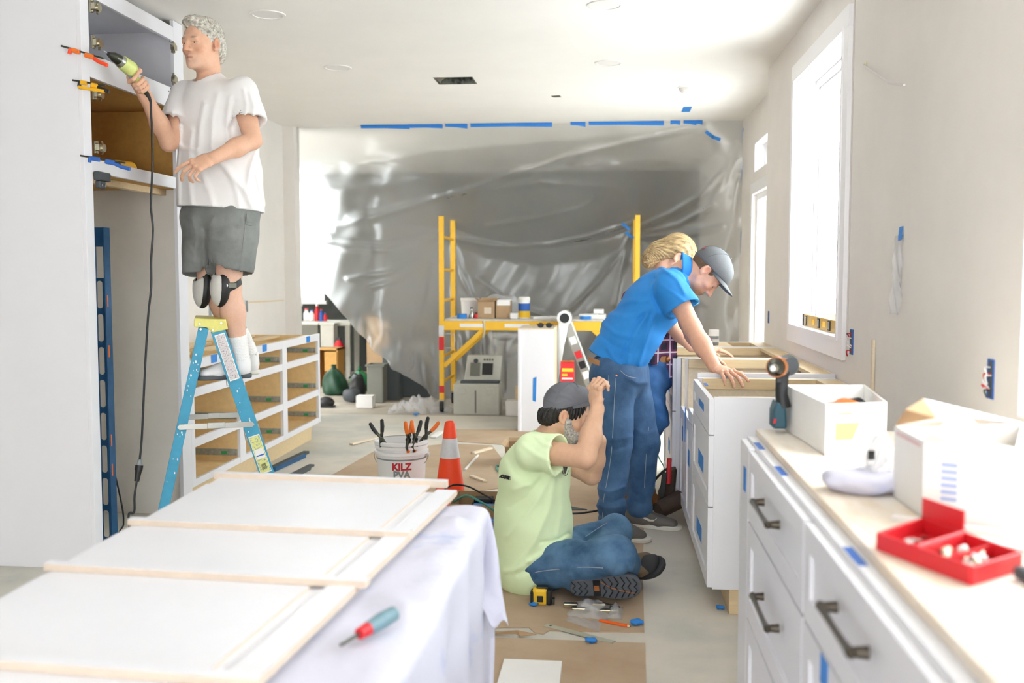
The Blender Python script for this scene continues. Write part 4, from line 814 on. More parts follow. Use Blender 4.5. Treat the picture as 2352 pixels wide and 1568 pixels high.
# ============================================================ blue slotted rail leaning in the niche
lv = thing('slotted_rail', 'tall blue steel straightedge with oval slots standing in the refrigerator niche', 'straightedge', (-2.5, 4.75, 0))
xa, xb = P(219, 900, Y=4.74)[0], P(248, 900, Y=4.74)[0]
def rrect(cx, cz, w, h, n=6):
    r = w * .45; pts = []
    for (sx, sz, a0) in ((1, 1, 0), (-1, 1, 90), (-1, -1, 180), (1, -1, 270)):
        for k in range(n): t = R(a0 + 90 * k / (n - 1)); pts.append((cx + sx * (w/2 - r) + r * math.cos(t), cz + sz * (h/2 - r) + r * math.sin(t)))
    return pts
def slotted(x0, x1, y, th, z0, z1, pitch, sw, sh):
    bm = bmesh.new(); n = int((z1 - z0) / pitch)
    def vv(x, z): return bm.verts.new((x, y, z))
    cx = (x0 + x1) / 2
    for i in range(n):
        a, b = z0 + i * pitch, z0 + (i + 1) * pitch; pts = rrect(cx, (a + b) / 2, sw, sh); k = len(pts)
        iv = [vv(*q) for q in pts]; ov = []
        for (px0, pz0) in pts:
            dx, dz = px0 - cx, pz0 - (a + b) / 2; s = min(((x1 - x0) / 2) / max(1e-6, abs(dx)), (pitch / 2) / max(1e-6, abs(dz))); ov.append(vv(cx + dx * s, (a + b) / 2 + dz * s))
        for j in range(k): bm.faces.new((iv[j], iv[(j+1) % k], ov[(j+1) % k], ov[j]))
        cr = [(x1, b), (x0, b), (x0, a), (x1, a)]
        for q, c in enumerate(cr):
            j = (q + 1) * 6 - 1 if 0 else None
        for (c_x, c_z) in cr:
            best = sorted(range(k), key=lambda j: (ov[j].co.x - c_x) ** 2 + (ov[j].co.z - c_z) ** 2)
            for j in range(k):
                p, q = ov[j], ov[(j+1) % k]
                if (abs(p.co.x - c_x) < 1e-5 and abs(q.co.z - c_z) < 1e-5) or (abs(q.co.x - c_x) < 1e-5 and abs(p.co.z - c_z) < 1e-5):
                    if (p.co - q.co).length > 1e-5: bm.faces.new((p, q, vv(c_x, c_z)))
    bmesh.ops.remove_doubles(bm, verts=bm.verts, dist=1e-5)
    me = bpy.data.meshes.new('web'); bm.to_mesh(me); bm.free(); return me
zt_ = P(235, 522, Y=4.74)[2]
o = obj('web', slotted(xa, xb, 4.75, .003, .02, zt_ - .09, .1657, .031, .138), 'level_blue', lv, solid=.004)
obj('web_top', MB().box(xa, 4.748, zt_ - .095, xb, 4.752, zt_), 'level_blue', lv)
obj('flange', MB().box(xb, 4.73, 0, xb + .006, 4.79, zt_), 'level_blue', lv, bevel=.001); obj('flange', MB().box(xa - .006, 4.73, 0, xa, 4.79, zt_), 'level_blue', lv, bevel=.001)
for z in (1.2, .95, .5, .35): obj('rust_mark', MB().box(xb + .0058, 4.745, z, xb + .0066, 4.757, z + .06), 'orange', lv)

# ============================================================ clamps on the surround
def bar_clamp(name, a, b, col, col2, label, Y=4.325, tip=None):
    a, b = P(*a, Y=Y), P(*b, Y=Y); t = thing(name, label, 'clamp', (a + b) / 2); d = b - a; n = np.array([-d[2], 0, d[0]]) / np.linalg.norm(d)
    obj('bar', MB().bar(a, a + d * .9, .005, .008, up=(0, 0, 1)), 'metal_dark', t, bevel=.001)
    obj('fixed_jaw', MB().bar(a + d * .22 - n * .004, a + d * .4 - n * .004, .014, .02, up=(0, 0, 1)), col, t, bevel=.004)
    obj('sliding_jaw', MB().bar(a + d * .5 - n * .008, a + d * .7 - n * .008, .015, .022, up=(0, 0, 1)), col, t, bevel=.006)
    obj('handle', MB().tube([a + d * .7 - n * .012, a + d * .82 - n * .02, a + d * 1.0 - n * .024], .0085, 10), col2, t, smooth=60)
    obj('pad', MB().cyl(a + d * .2 + n * .0, a + d * .2 - n * .024, .008, n=12), col2, t, smooth=40); return t
bar_clamp('bar_clamp', (140, 105), (250, 138), 'orange', 'cone_orange', 'orange bar clamp fixed across the corner of the refrigerator surround')
t = bar_clamp('bar_clamp', (166, 184), (252, 198), 'tool_yellow', 'black', 'yellow and black bar clamp on the refrigerator surround')
a, b = P(180, 200, Y=4.322), P(240, 210, Y=4.322); obj('lower_jaw', MB().bar(a, b, .018, .014), 'tool_yellow', t, bevel=.003)
bar_clamp('bar_clamp', (184, 357), (300, 376), 'tape_dark_blue', 'tape_dark_blue', 'blue-handled bar clamp near the drill in the open cabinet')
a = P(236, 406, X=XF + .02); t = thing('corner_clamp', 'black block clamp under the lower cabinet rail', 'clamp', a)
obj('body', MB().box(XF, a[1] - .05, a[2] - .02, XF + .03, a[1] + .06, a[2] + .022), 'dark_grey', t, bevel=.006); obj('foot', MB().box(XF, a[1] - .035, a[2] - .055, XF + .025, a[1] + .02, a[2] - .02), 'dark_grey', t, bevel=.005)
for dy in (-.02, .01): obj('screw', MB().cyl((XF + .024, a[1] + dy, a[2] - .04), (XF + .028, a[1] + dy, a[2] - .04), .006, n=10), 'metal', t)
# cordless drill lying in the cabinet
zc_ = 1.893; q = P(300, 385, X=XF - .06); t = thing('cordless_drill', 'yellow and black cordless drill lying on the open cabinet floor', 'drill', (q[0], q[1], 1.85)); cy, cx = q[1] + .02, XF - .1
obj('motor_body', MB().cyl((cx, cy - .1, 1.9), (cx, cy + .06, 1.905), .034, .038, 20), 'tool_yellow', t, bevel=.004, smooth=40); obj('collar', MB().cyl((cx, cy - .16, 1.9), (cx, cy - .1, 1.9), .024, .032, 20), 'black', t, smooth=40); obj('chuck', MB().cyl((cx, cy - .22, 1.9), (cx, cy - .16, 1.9), .01, .022, 16), 'black', t, smooth=40)
obj('rear_cap', MB().cyl((cx, cy + .06, 1.905), (cx, cy + .08, 1.905), .038, .03, 20), 'black', t, smooth=40); obj('grip', MB().bar((cx, cy + .0, 1.9), (cx - .12, cy + .02, 1.875), .04, .036), 'tool_yellow', t, bevel=.01); obj('battery', MB().box(cx - .2, cy - .03, 1.851, cx - .12, cy + .06, 1.9), 'black', t, bevel=.006)

# ============================================================ power drill in the man's hand and its cord
YD = 4.93
YD = 4.58
def PD(x, y, dy=0): return P(x, y, Y=YD + dy + (min(x, 330) - 313) * .0027)
g = thing('corded_drill', 'pale green corded drill held up by the grey-haired man', 'drill', PD(290, 155))
tip, ch0, ch1, b0, b1, b2 = PD(238, 116), PD(249, 124), PD(262, 131), PD(272, 137), PD(300, 158), PD(308, 168)
obj('bit', MB().cyl(tip, ch0, .001, .003, 8), 'metal', g, smooth=40)
obj('chuck', MB().cyl(ch0, ch1, .009, .022, 18).cyl(ch1, b0, .022, .025, 18), 'metal_dark', g, smooth=40); obj('jaw', MB().cyl(PD(246, 121), ch0, .005, .009, 10), 'black', g, smooth=40)
obj('gear_housing', MB().cyl(b0, PD(281, 144), .026, .031, 20), 'metal', g, smooth=40)
obj('motor_body', MB().cyl(PD(279, 142), b1, .0315, .036, 22).cyl(b1, b2, .036, .026, 22), 'lime_tool', g, smooth=40)
obj('grip', MB().tube([PD(303, 165), PD(311, 180), PD(321, 196), PD(333, 208)], [.02, .018, .018, .02], 12), 'lime_tool', g, smooth=60)
obj('trigger', MB().bar(PD(293, 168), PD(303, 178), .012, .018), 'grey_print', g, bevel=.003); obj('switch', MB().ell(PD(310, 157, -.03), (.009, .006, .012), 12, 8), 'grey_print', g, smooth=60)
obj('vent', MB().bar(PD(294, 146, -.03), PD(300, 151, -.033), .003, .004), 'dark_grey', g)
obj('cord_guard', MB().tube([PD(335, 212), PD(343, 224), PD(346, 234)], [.012, .008, .006], 10), 'black', g, smooth=60)
cp = [(346, 232), (347, 260), (349, 300), (350, 380), (347, 455), (347, 480), (351, 530), (347, 600), (347, 660), (340, 730), (333, 850), (326, 1000), (321, 1055)]
def spl(pts, n=8):
    pts = [np.array(p, float) for p in pts]; out = []
    for i in range(len(pts) - 1):
        p0, p1, p2, p3 = pts[max(i-1, 0)], pts[i], pts[i+1], pts[min(i+2, len(pts)-1)]
        for k in range(n): t = k / n; out.append(.5 * (2*p1 + (p2 - p0)*t + (2*p0 - 5*p1 + 4*p2 - p3)*t*t + (3*p1 - p0 - 3*p2 + p3)*t**3))
    return out + [pts[-1]]
c3 = spl([PD(x, y, .0) for x, y in cp]); obj('cord', MB().tube(c3, .0055, 8), 'cord_black', g, smooth=60)
e0, e1, e2 = PD(321, 1055), PD(319, 1075), PD(314, 1105)
obj('plug', MB().cyl(e0, e1, .009, .016, 14), 'grey_print', g, smooth=40)
ec = thing('extension_cord', 'black extension cord plugged to the drill cord and trailing to the floor', 'cord', (float(e2[0]), YD, 0))
obj('socket', MB().cyl(e1, e2, .017, .012, 14).cyl(PD(320, 1068), PD(318, 1080), .019, n=14), 'black', ec, smooth=40)
fl = [PD(314, 1105), PD(309, 1140), PD(308, 1175)]; fe = np.array([fl[-1][0] - .02, YD - .03, .05]); obj('cord', MB().tube(spl(fl + [fe + np.array([0, 0, .15]), fe, fe + np.array([-.15, .1, -.044]), fe + np.array([-.5, .2, -.044])]), .0055, 8), 'cord_black', ec, smooth=60)
n0 = [P(x, y, Y=4.9) for x, y in ((247, 1010), (262, 1080), (276, 1140), (283, 1180))]; last = n0[-1].copy(); last[2] = .006; mid = (n0[-1] + last) / 2
tag(obj('power_cord', MB().tube(spl(n0 + [mid, last, last + np.array([.2, .3, 0])]), .0045, 8), 'cord_black', smooth=60), 'thin black cord behind the blue slotted straightedge', 'cord')

# ============================================================ bucket, clamps, cone
bc = P(922, 1010, Z=.365); Bc = (float(bc[0]), float(bc[1]), 0); br = .152
bk = thing('paint_bucket', 'white paint bucket with red and grey lettering holding spring clamps', 'bucket', Bc)
obj('pail', MB().lathe([(0, .0), (br * .86, .0), (br * .88, .01), (br * .985, .3), (br, .365), (br * .965, .365), (br * .95, .3), (br * .84, .012), (0, .012)], Bc, 48, caps=False), 'bucket_white', bk, smooth=40)
for z, e in ((.3, .012), (.335, .009), (.358, .01)): obj('rim_band', MB().lathe([(br * .98, z - .012), (br + e, z - .008), (br + e, z + .008), (br * .98, z + .012)], Bc, 48, caps=False), 'bucket_white', bk, smooth=40)
obj('label_stripe', MB().lathe([(br * .975 + .0015, .262), (br * .98 + .0015, .271)], Bc, 48, caps=False), 'grey_print', bk, smooth=40)
ldir = math.atan2(-Bc[1], -Bc[0])
def wrap_text(txt, size, zc, mat, bold):
    me = text_mesh(txt, size, .001, bold); co = np.empty(len(me.vertices) * 3, np.float32); me.vertices.foreach_get('co', co); co = co.reshape(-1, 3); rr_ = br * .965 + .003
    out = np.empty_like(co); ang_ = ldir + co[:, 0] / rr_; rad = br * (.88 + .105 * (zc + co[:, 1]) / .3) + .0015 + co[:, 2]
    out[:, 0] = Bc[0] + rad * np.cos(ang_); out[:, 1] = Bc[1] + rad * np.sin(ang_); out[:, 2] = zc + co[:, 1]; me.vertices.foreach_set('co', out.ravel()); me.update(); return obj('lettering', me, mat, bk)
wrap_text('KILZ', .058, .226, 'red_print', .0026); wrap_text('PVA', .058, .178, 'grey_print', .0026)
obj('bail_ear', MB().cyl((Bc[0] + br * .98, Bc[1], .28), (Bc[0] + br + .02, Bc[1], .28), .012), 'bucket_white', bk)
obj('bail', MB().tube([(Bc[0] + (br + .014) * math.cos(t), Bc[1] - .012 - .03 * math.sin(t), .28 - .1 * math.sin(t)) for t in np.linspace(0, math.pi, 24)], .0025, 6), 'metal', bk, smooth=60)
def spring_clamp(name, c, rz, tilt, col, col2, label):
    t = thing(name, label, 'clamp', c, 0, 'spring clamps on the bucket rim'); M = Matrix.Translation(Vector(c)) @ Matrix.Rotation(rz, 4, 'Z') @ Matrix.Rotation(tilt, 4, 'Y'); t.matrix_basis = M
    for s, cc in ((-1, col), (1, col2)):
        obj('arm', MB().tube([(s * -.004, 0, -.07), (s * -.018, 0, -.045), (s * -.004, 0, 0), (s * .022, 0, .05)], [.006, .008, .01, .009], 8), 'metal_dark', t, M=M, smooth=60)
        obj('grip', MB().tube([(s * .016, 0, .038), (s * .028, 0, .07), (s * .036, 0, .105), (s * .036, 0, .112)], [.011, .0125, .011, .005], 10), cc, t, M=M, smooth=60)
        obj('tip', MB().tube([(s * -.004, 0, -.078), (s * -.006, 0, -.06)], [.006, .009], 8), cc, t, M=M, smooth=60)
    obj('pivot', MB().cyl((0, -.014, 0), (0, .014, 0), .011, n=14), 'metal_dark', t, M=M, smooth=40)
for (x, y, rz, tl, c1, c2, lb) in ((887, 1026, .1, -.3, 'black', 'black', 'black-gripped spring clamp on the bucket rim'), (948, 1010, 1.2, .05, 'orange', 'orange', 'all-orange spring clamp on the bucket rim beside the black and orange one'), (961, 1020, .9, .1, 'orange', 'black', 'spring clamp with one orange and one black grip on the bucket rim'), (983, 1016, .3, .45, 'black', 'orange', 'spring clamp with an orange grip leaning outward over the bucket rim')):
    dx_ = float(np.clip((x - 922) * 6.2 / 2287, -.148, .148)); p = np.array([Bc[0] + dx_, Bc[1] + (-1 if x < 955 else (.3 if x > 975 else -1)) * math.sqrt(.152**2 - dx_**2), .39]); spring_clamp('spring_clamp', tuple(p), rz, tl, c1, c2, lb)
Yc = 5.6; a = P(1033, 967, Y=Yc); Cc = (float(a[0]), Yc, 0); cz = float(a[2])
cn = thing('traffic_cone', 'orange traffic cone with one white reflective band', 'cone', Cc)
rz_ = lambda z: .098 - (.071) * z / cz
zw0, zw1 = float(P(1033, 1063, Y=Yc)[2]), float(P(1033, 1005, Y=Yc)[2])
obj('cone_body', MB().lathe([(rz_(0), .02), (rz_(cz * .96), cz * .97), (rz_(cz) * .8, cz), (rz_(cz) * .6, cz - .004), (rz_(cz) * .6, cz - .05)], Cc, 48, caps=False), 'cone_orange', cn, smooth=40)
obj('reflective_band', MB().lathe([(rz_(zw0) + .0015, zw0), (rz_(zw1) + .0015, zw1)], Cc, 48, caps=False), 'reflective', cn, smooth=40)
obj('base', MB().box(Cc[0] - .15, Cc[1] - .15, 0, Cc[0] + .15, Cc[1] + .15, .025), 'cone_orange', cn, bevel=.01)

# ============================================================ floor clutter
t = thing('drawer_slide_set', 'dark blue-grey drawer slide lying on the floor by the cabinet base', 'drawer slide', P(672, 1056, Z=0))
def floorbar(pa, pb, w, h, mat, parent, name, z0=0): a, b = P(*pa, Z=z0 + h / 2), P(*pb, Z=z0 + h / 2); return obj(name, MB().bar(a, b, w, h), mat, parent, bevel=.001)
floorbar((622, 1076), (704, 1038), .045, .02, 'slate', t, 'outer_channel'); floorbar((630, 1078), (700, 1046), .02, .03, 'level_blue', t, 'inner_channel')
t = thing('drawer_slide_set', 'shorter dark drawer slide lying apart on the bare floor', 'drawer slide', P(694, 1082, Z=0)); floorbar((668, 1092), (716, 1068), .04, .016, 'slate', t, 'outer_channel'); floorbar((675, 1094), (712, 1074), .018, .026, 'slate', t, 'inner_channel')
cbx = carton('cardboard_box', P(1032, 1150, Y=5.1)[0], P(1146, 1150, Y=5.1)[0], 5.1, 5.43, .0, .16, 'cardboard', 'open cardboard box of cords and blue tools behind the seated man')
obj('divider', MB().box(-.04, -.17, .005, -.03, .17, .12), 'black', cbx[0], M=cbx[1])
xc = float(P(1090, 1140, Y=5.2)[0])
t = thing('tool_tray', 'bright blue plastic tool tray inside the cardboard box', 'tray', (xc + .04, 5.25, .006)); obj('tray', MB().box(xc - .02, 5.19, .006, xc + .11, 5.31, .12), 'tape_blue', t, bevel=.006); obj('insert', MB().box(xc - .02, 5.32, .006, xc + .08, 5.4, .14), 'black', t, bevel=.004)
def zc(x, y, Y): return P(x, y, Y=Y)
tag(obj('green_cord', MB().tube(spl([zc(1042, 1152, 5.2), zc(1070, 1138, 5.12), zc(1100, 1150, 5.06), zc(1135, 1172, 5.05), zc(1150, 1195, 5.0)]), .006, 8), 'cord_green', smooth=60), 'green cord looping out of the cardboard box', 'cord')
tag(obj('black_cord', MB().tube(spl([zc(1022, 1122, 5.5), zc(1045, 1113, 5.45), zc(1075, 1117, 5.4), zc(1105, 1132, 5.35), zc(1137, 1150, 5.3)]), .005, 8), 'cord_black', smooth=60), 'black cord arching over the cardboard box', 'cord')
p = P(1135, 1205, Y=4.95); t = thing('tool_bag', 'dark navy tool bag tucked behind the seated man', 'bag', (p[0], 4.98, 0)); crumple('sack', (p[0] + .03, 4.98, .06), (.12, .08, .07), 22, 'slate', parent=t, seed=31, amp=.15); obj('strap', MB().tube([(p[0] - .06, 4.9, .1), (p[0] - .02, 4.88, .14), (p[0] + .05, 4.9, .11)], .008), 'tape_dark_blue', t, smooth=60)
# loose offcuts on the bare floor
for i, (a, b, w_, lb) in enumerate((((806, 1019), (868, 1004), .04, 'long pale wood offcut beside the paint bucket'), ((1086, 1040), (1128, 1028), .035, 'short pale wood offcut beyond the traffic cone'), ((1082, 1092), (1115, 1105), .03, 'small pale wedge of wood near the traffic cone'), ((995, 1003), (1015, 990), .05, 'crumpled white paper scrap behind the paint bucket'), ((1068, 1078), (1098, 1045), .012, 'thin white strip on the floor near the traffic cone'))):
    a, b = P(*a, Z=.012), P(*b, Z=.012); tag(obj('wood_offcut' if i < 3 else 'paper_scrap', MB().bar((a[0], a[1], .011), (b[0], b[1], .011), w_, .013), 'maple_pale' if i < 3 else 'paper', bevel=.002), lb, 'offcut' if i < 3 else 'paper')
tag(obj('floor_hose', MB().tube(spl([P(1145, 1080, Z=.008), P(1158, 1074, Z=.008), P(1140, 1070, Z=.01), P(1150, 1085, Z=.008), P(1200, 1090, Z=.008)]), .007, 8), 'cord_green', smooth=60), 'loop of green hose on the floor behind the seated man', 'hose')
cxx = carton('cardboard_box', P(1160, 1010, Y=7.0)[0], P(1215, 1010, Y=7.0)[0], 7.0, 7.25, 0, .13, 'cardboard', 'low cardboard box on the floor behind the seated man', flap=.04)
tag(obj('power_cord', MB().tube(spl([P(1230, 1178, Z=.007), P(1305, 1180, Z=.007), P(1365, 1174, Z=.007), P(1430, 1158, Z=.007), P(1500, 1135, Z=.007), P(1500, 1110, Y=5.6), P(1520, 1085, Y=5.5), P(1535, 1075, Y=5.5)]), .007, 8), 'cord_black', smooth=60), 'thick black cord on the floor passing behind the blue-shirted man', 'cord')
tag(obj('thin_cord', MB().tube(spl([P(1505, 1010, Y=5.75), P(1513, 1050, Y=5.7), P(1524, 1070, Y=5.6), P(1528, 1100, Y=5.5)]), .003, 6), 'cord_green', smooth=60), 'thin green wire hanging beside the leather tool pouch', 'cord')
tp = thing('tool_pouch', 'dark brown leather tool pouch with a red handle against the cabinet', 'tool pouch', (.325, 5.5, 0))
b0_ = P(1540, 1150, Z=0); bx0 = np.array([.335, 5.4, .03])
obj('pouch', MB().prism([bx0 + np.array(q) for q in ((-.055, .1, .0), (.03, .12, .0), (.05, .12, .26), (-.0, .1, .24), (-.05, .08, .12))], (0, .12, 0)), 'brown_leather', tp, bevel=.015)
obj('tool_tube', MB().cyl(bx0 + np.array([-.06, .0, .05]), bx0 + np.array([.07, .08, .1]), .045, .05, 20), 'brown_leather', tp, smooth=40)
obj('red_handle', MB().tube([bx0 + np.array([.0, .1, .18]), bx0 + np.array([.005, .1, .32])], [.016, .013], 10), 'red', tp, smooth=60); obj('wrench', MB().bar(bx0 + np.array([-.035, .09, .1]), bx0 + np.array([-.02, .09, .24]), .02, .03), 'black', tp, bevel=.004)
p = P(1497, 1130, Z=0); tag(obj('blue_tape_flag', MB().prism([(p[0] - .02, p[1] + .1, 0), (p[0] + .025, p[1] + .1, 0), (p[0] + .03, p[1] + .1, .12), (p[0] - .01, p[1] + .1, .13)], (0, .004, 0)), 'tape_blue'), 'upright scrap of blue tape beside the tool pouch', 'tape')
p = P(1325, 1172, Z=0); tag(obj('putty_knife', MB().prism([(p[0] - .06, p[1] - .03, .005), (p[0] + .06, p[1] - .01, .005), (p[0] - .04, p[1] + .06, .005)], (0, 0, .006)), 'slate'), 'small dark triangular scraper on the floor by the man in neon', 'scraper')
# in front of the seated man
tm0 = P(1243, 1387, Z=.004); X0, Y0_ = float(tm0[0]), float(tm0[1]); tm = thing('tape_measure', 'yellow and black tape measure beside the seated man', 'tape measure', (X0, Y0_, .004))
obj('case', MB().box(X0 - .036, Y0_ - .02, .004, X0 + .028, Y0_ + .025, .075), 'yellow', tm, bevel=.014); obj('bumper', MB().box(X0 + .02, Y0_ - .022, .004, X0 + .046, Y0_ + .027, .07), 'black', tm, bevel=.01); obj('bumper', MB().box(X0 - .044, Y0_ - .021, .008, X0 - .03, Y0_ + .026, .062), 'black', tm, bevel=.006)
obj('belt_clip', MB().box(X0 - .016, Y0_ - .026, .02, X0 + .01, Y0_ - .02, .045), 'black', tm, bevel=.002); obj('top_grip', MB().box(X0 - .02, Y0_ - .012, .07, X0 + .03, Y0_ + .018, .08), 'black', tm, bevel=.004); obj('end_hook', MB().box(X0 + .046, Y0_ - .01, .008, X0 + .056, Y0_ + .014, .03), 'metal_dark', tm)
mk('bag_film', '#e9e8ee', .15, trans=.75)
def zbag(name, pxs, h, label, seed, mat='clear_bag'):
    pts = [P(x, y, Z=.006) for x, y in pxs]; rnd = random.Random(seed)
    def fn(u, v):
        q = (pts[0] * (1-u) + pts[1] * u) * (1 - v) + (pts[3] * (1-u) + pts[2] * u) * v; k = 16 * u * (1-u) * v * (1-v)
        return (q[0], q[1], .0055 + h * k * (1 + .35 * math.sin(u * 13 + seed) * math.sin(v * 9 + seed)))
    t = thing(name, label, 'bag', ((pts[0] + pts[2]) / 2) * np.array([1, 1, 0]) + np.array([0, 0, .005])); obj('film', MB().grid(fn, 24, 16), mat, t, smooth=180); return t, pts
t, q = zbag('parts_bag', [(1300, 1412), (1395, 1424), (1412, 1388), (1325, 1378)], .035, 'clear bag of metal hinges and a paper slip on the cardboard', 3)
c = sum(q) / 4; obj('paper_slip', MB().box(c[0] - .05, c[1] - .02, .012, c[0] + .04, c[1] + .05, .015), 'paper', t)
for i, (dx, dy) in enumerate(((-.085, .02), (-.05, -.03), (.05, -.04), (.03, .03))): obj('hardware', MB().box(c[0] + dx - .028, c[1] + dy - .014, .005, c[0] + dx + .03, c[1] + dy + .014, .026), 'nickel', t, bevel=.004)
t, q = zbag('parts_bag', [(1392, 1418), (1428, 1422), (1432, 1394), (1402, 1388)], .028, 'small clear bag with one metal fitting beside the bag of hinges', 5); c = sum(q) / 4; obj('hardware', MB().box(c[0] - .025, c[1] - .02, .005, c[0] + .02, c[1] + .03, .022), 'nickel', t, bevel=.004)
zbag('empty_bag', [(1298, 1424), (1375, 1450), (1382, 1428), (1310, 1412)], .008, 'flat empty clear bag next to the orange pencil', 7)
t = thing('wire_tool', 'dark thin tool lying behind the clear bags', 'tool', P(1380, 1383, Z=.004)); a, b = P(1345, 1381, Z=.012), P(1412, 1390, Z=.012); obj('shaft', MB().tube([a, (a + b) / 2, b], .005), 'metal_dark', t, smooth=60); obj('grip', MB().tube([a, a * .65 + b * .35], .008), 'brown_leather', t, smooth=60)
pc = thing('carpenter_pencil', 'orange carpenter pencil on the cardboard', 'pencil', P(1412, 1432, Z=.004)); a, b = P(1377, 1424, Z=.009), P(1442, 1437, Z=.009); d = b - a; obj('shaft', MB().bar(a, b, .012, .009), 'orange_pencil', pc, bevel=.002); obj('sharpened_end', MB().cyl(b, b + d * .07, .0055, .002, 8), 'maple', pc); obj('lead', MB().cyl(b + d * .07, b + d * .1, .002, .0008, 6), 'black', pc)
a, b = P(1253, 1433, Z=.008), P(1410, 1473, Z=.008); rl = thing('steel_ruler', 'thin worn metal ruler lying across the cardboard edge', 'ruler', (a + b) / 2 * np.array([1, 1, 0]) + np.array([0, 0, .004])); obj('blade', MB().bar((a[0], a[1], .0052), (b[0], b[1], .0052), .03, .0016), 'ruler_grey', rl); obj('hang_hole', MB().cyl((a[0] + .02, a[1] - .007, .0058), (a[0] + .02, a[1] - .007, .0064), .006, n=12), 'dark_grey', rl)
for i, (x, y, r_, lb, gp) in enumerate(((1226, 1389, .017, 'crumpled blue tape scrap beside the yellow tape measure', None), (1462, 1432, .026, 'crumpled blue tape scrap beside the orange pencil', None), (1358, 1473, .022, 'crumpled blue tape scrap beside the metal ruler', None), (1655, 1396, .017, 'crumpled blue tape scrap alone on the bare floor', None), (955, 953, .03, 'crumpled blue tape scrap on the floor by the plastic hem', None))):
    p = P(x, y, Z=.008); crumple('tape_scrap', (p[0], p[1], .004 + r_ * .45), (r_, r_ * .8, r_ * .45), 12, 'tape_blue', lb, 'tape', seed=40 + i, amp=.5)
# ============================================================ on the plywood worktop and the right wall
ZT = .9
def wbox(name, pts, h, label, wall='paper', inner=None):     # open carton from four bottom corners (near-left, near-right, far-right, far-left)
    pts = [np.array([p[0], p[1], ZT]) for p in pts]; c = sum(pts) / 4; t = thing(name, label, 'box', (c[0], c[1], ZT)); w = .003
    m = MB()
    for i in range(4):
        a, b = pts[i], pts[(i+1) % 4]; d = (b - a) / np.linalg.norm(b - a); n = np.array([-d[1], d[0], 0]); m.prism([a, b, b + n * w, a + n * w], (0, 0, h))
    m.prism([p for p in pts], (0, 0, .003)); obj('body', m, wall, t); return t, pts
t, q = wbox('white_carton', [P(1895, 1047, Z=ZT), P(2034, 1041, Z=ZT), P(1960, 985, Z=ZT) + np.array([.03, 0, 0]), P(1800, 985, Z=ZT)], .135, 'open white carton with an orange printed mark on the worktop')
def face(q0, q1, u0, u1, z0, z1, mat, parent, name='print', off=.0012, sk=0):
    d = q1 - q0; n = np.array([d[1], -d[0], 0]); n /= np.linalg.norm(n); f = lambda u, z: q0 + d * u + n * off + np.array([0, 0, z]); return obj(name, MB().prism([f(u0, z0), f(u1 - sk, z0), f(u1, z1), f(u0, z1)], n * .0006), mat, parent)
mk('print_orange', '#f7a270', .6)
face(q[0], q[1], .16, .56, .04, .085, 'print_orange', t, sk=.12); face(q[0], q[1], .2, .42, .105, .112, 'print_orange', t)
mk('print_pale', '#e3dedd', .7); face(q[0], q[1], .1, .8, .095, .098, 'print_pale', t)
c = sum(q) / 4; gl = thing('work_glove', 'orange and black work gloves inside the open white carton', 'glove', (c[0], c[1], ZT + .003)); crumple('palm', (c[0] + .01, c[1], ZT + .085), (.05, .07, .03), 18, 'orange', parent=gl, seed=51, amp=.3); crumple('cuff', (c[0] + .05, c[1] + .03, ZT + .1), (.03, .03, .02), 14, 'black', parent=gl, seed=52, amp=.3); obj('filling', MB().box(c[0] - .04, c[1] - .06, ZT + .004, c[0] + .04, c[1] + .06, ZT + .075), 'print_pale', gl, bevel=.01)
# bigger white box with its lid torn open
q4 = [P(2118, 1190, Z=ZT), P(2330, 1218, Z=ZT), P(2345, 1130, Z=ZT), P(2050, 1140, Z=ZT)]
t, q = wbox('white_carton', q4, .15, 'tall white carton with torn-open lid and dark inside, blue print on its side')
obj('lining', MB().prism([p * .97 + sum(q) / 4 * .03 for p in q], (0, 0, .09)), 'cardboard', t)
lid0, lid1 = q[1] + np.array([0, 0, .15]), q[0] + np.array([0, 0, .15])
ap = P(2105, 920, Y=2.0); ap2 = P(2200, 935, Y=1.98)
obj('lid_flap', MB().prism([lid0, lid1, P(2150, 1000, Y=1.9), ap2, P(2330, 1060, Y=1.85)], (0, .003, .002)), 'paper', t)
obj('lid_flap', MB().prism([q[3] + np.array([0, 0, .15]), P(2080, 940, Y=2.03), P(2120, 915, Y=2.05), P(2150, 960, Y=2.06)], (.002, .003, 0)), 'cardboard', t)
obj('back_flap', MB().prism([q[2] + np.array([0, 0, .15]), q[3] + np.array([0, 0, .15]), P(2120, 915, Y=2.12), P(2250, 960, Y=2.12)], (0, .003, 0)), 'paper', t)
mk('print_blue', '#9fb6e0', .7)
for k in range(6): face(q[0], q[1], .2 + .0, .38, .04 + k * .013, .047 + k * .013, 'print_blue', t)
mk('print_pink', '#e6c3c6', .7); face(q[3], q[0], .1, .9, .135, .142, 'print_pink', t)
# bag of white stuff
p = P(1985, 1130, Z=ZT); t = thing('supply_bag', 'slumped clear bag of white material with a small black mark on the worktop', 'bag', (p[0], p[1], ZT))
crumple('fill', (p[0], p[1], ZT + .025), (.095, .06, .028), 26, 'cloth', parent=t, seed=61, amp=.3); crumple('film', (p[0] + .035, p[1] + .01, ZT + .06), (.035, .03, .06), 24, 'clear_bag', parent=t, seed=62, amp=.4); crumple('top_fold', (p[0] + .03, p[1], ZT + .075), (.025, .02, .05), 18, 'paper', parent=t, seed=63, amp=.4)
obj('mark', MB().box(p[0] + .0, p[1] - .024, ZT + .075, p[0] + .014, p[1] - .0225, ZT + .095), 'black', t)
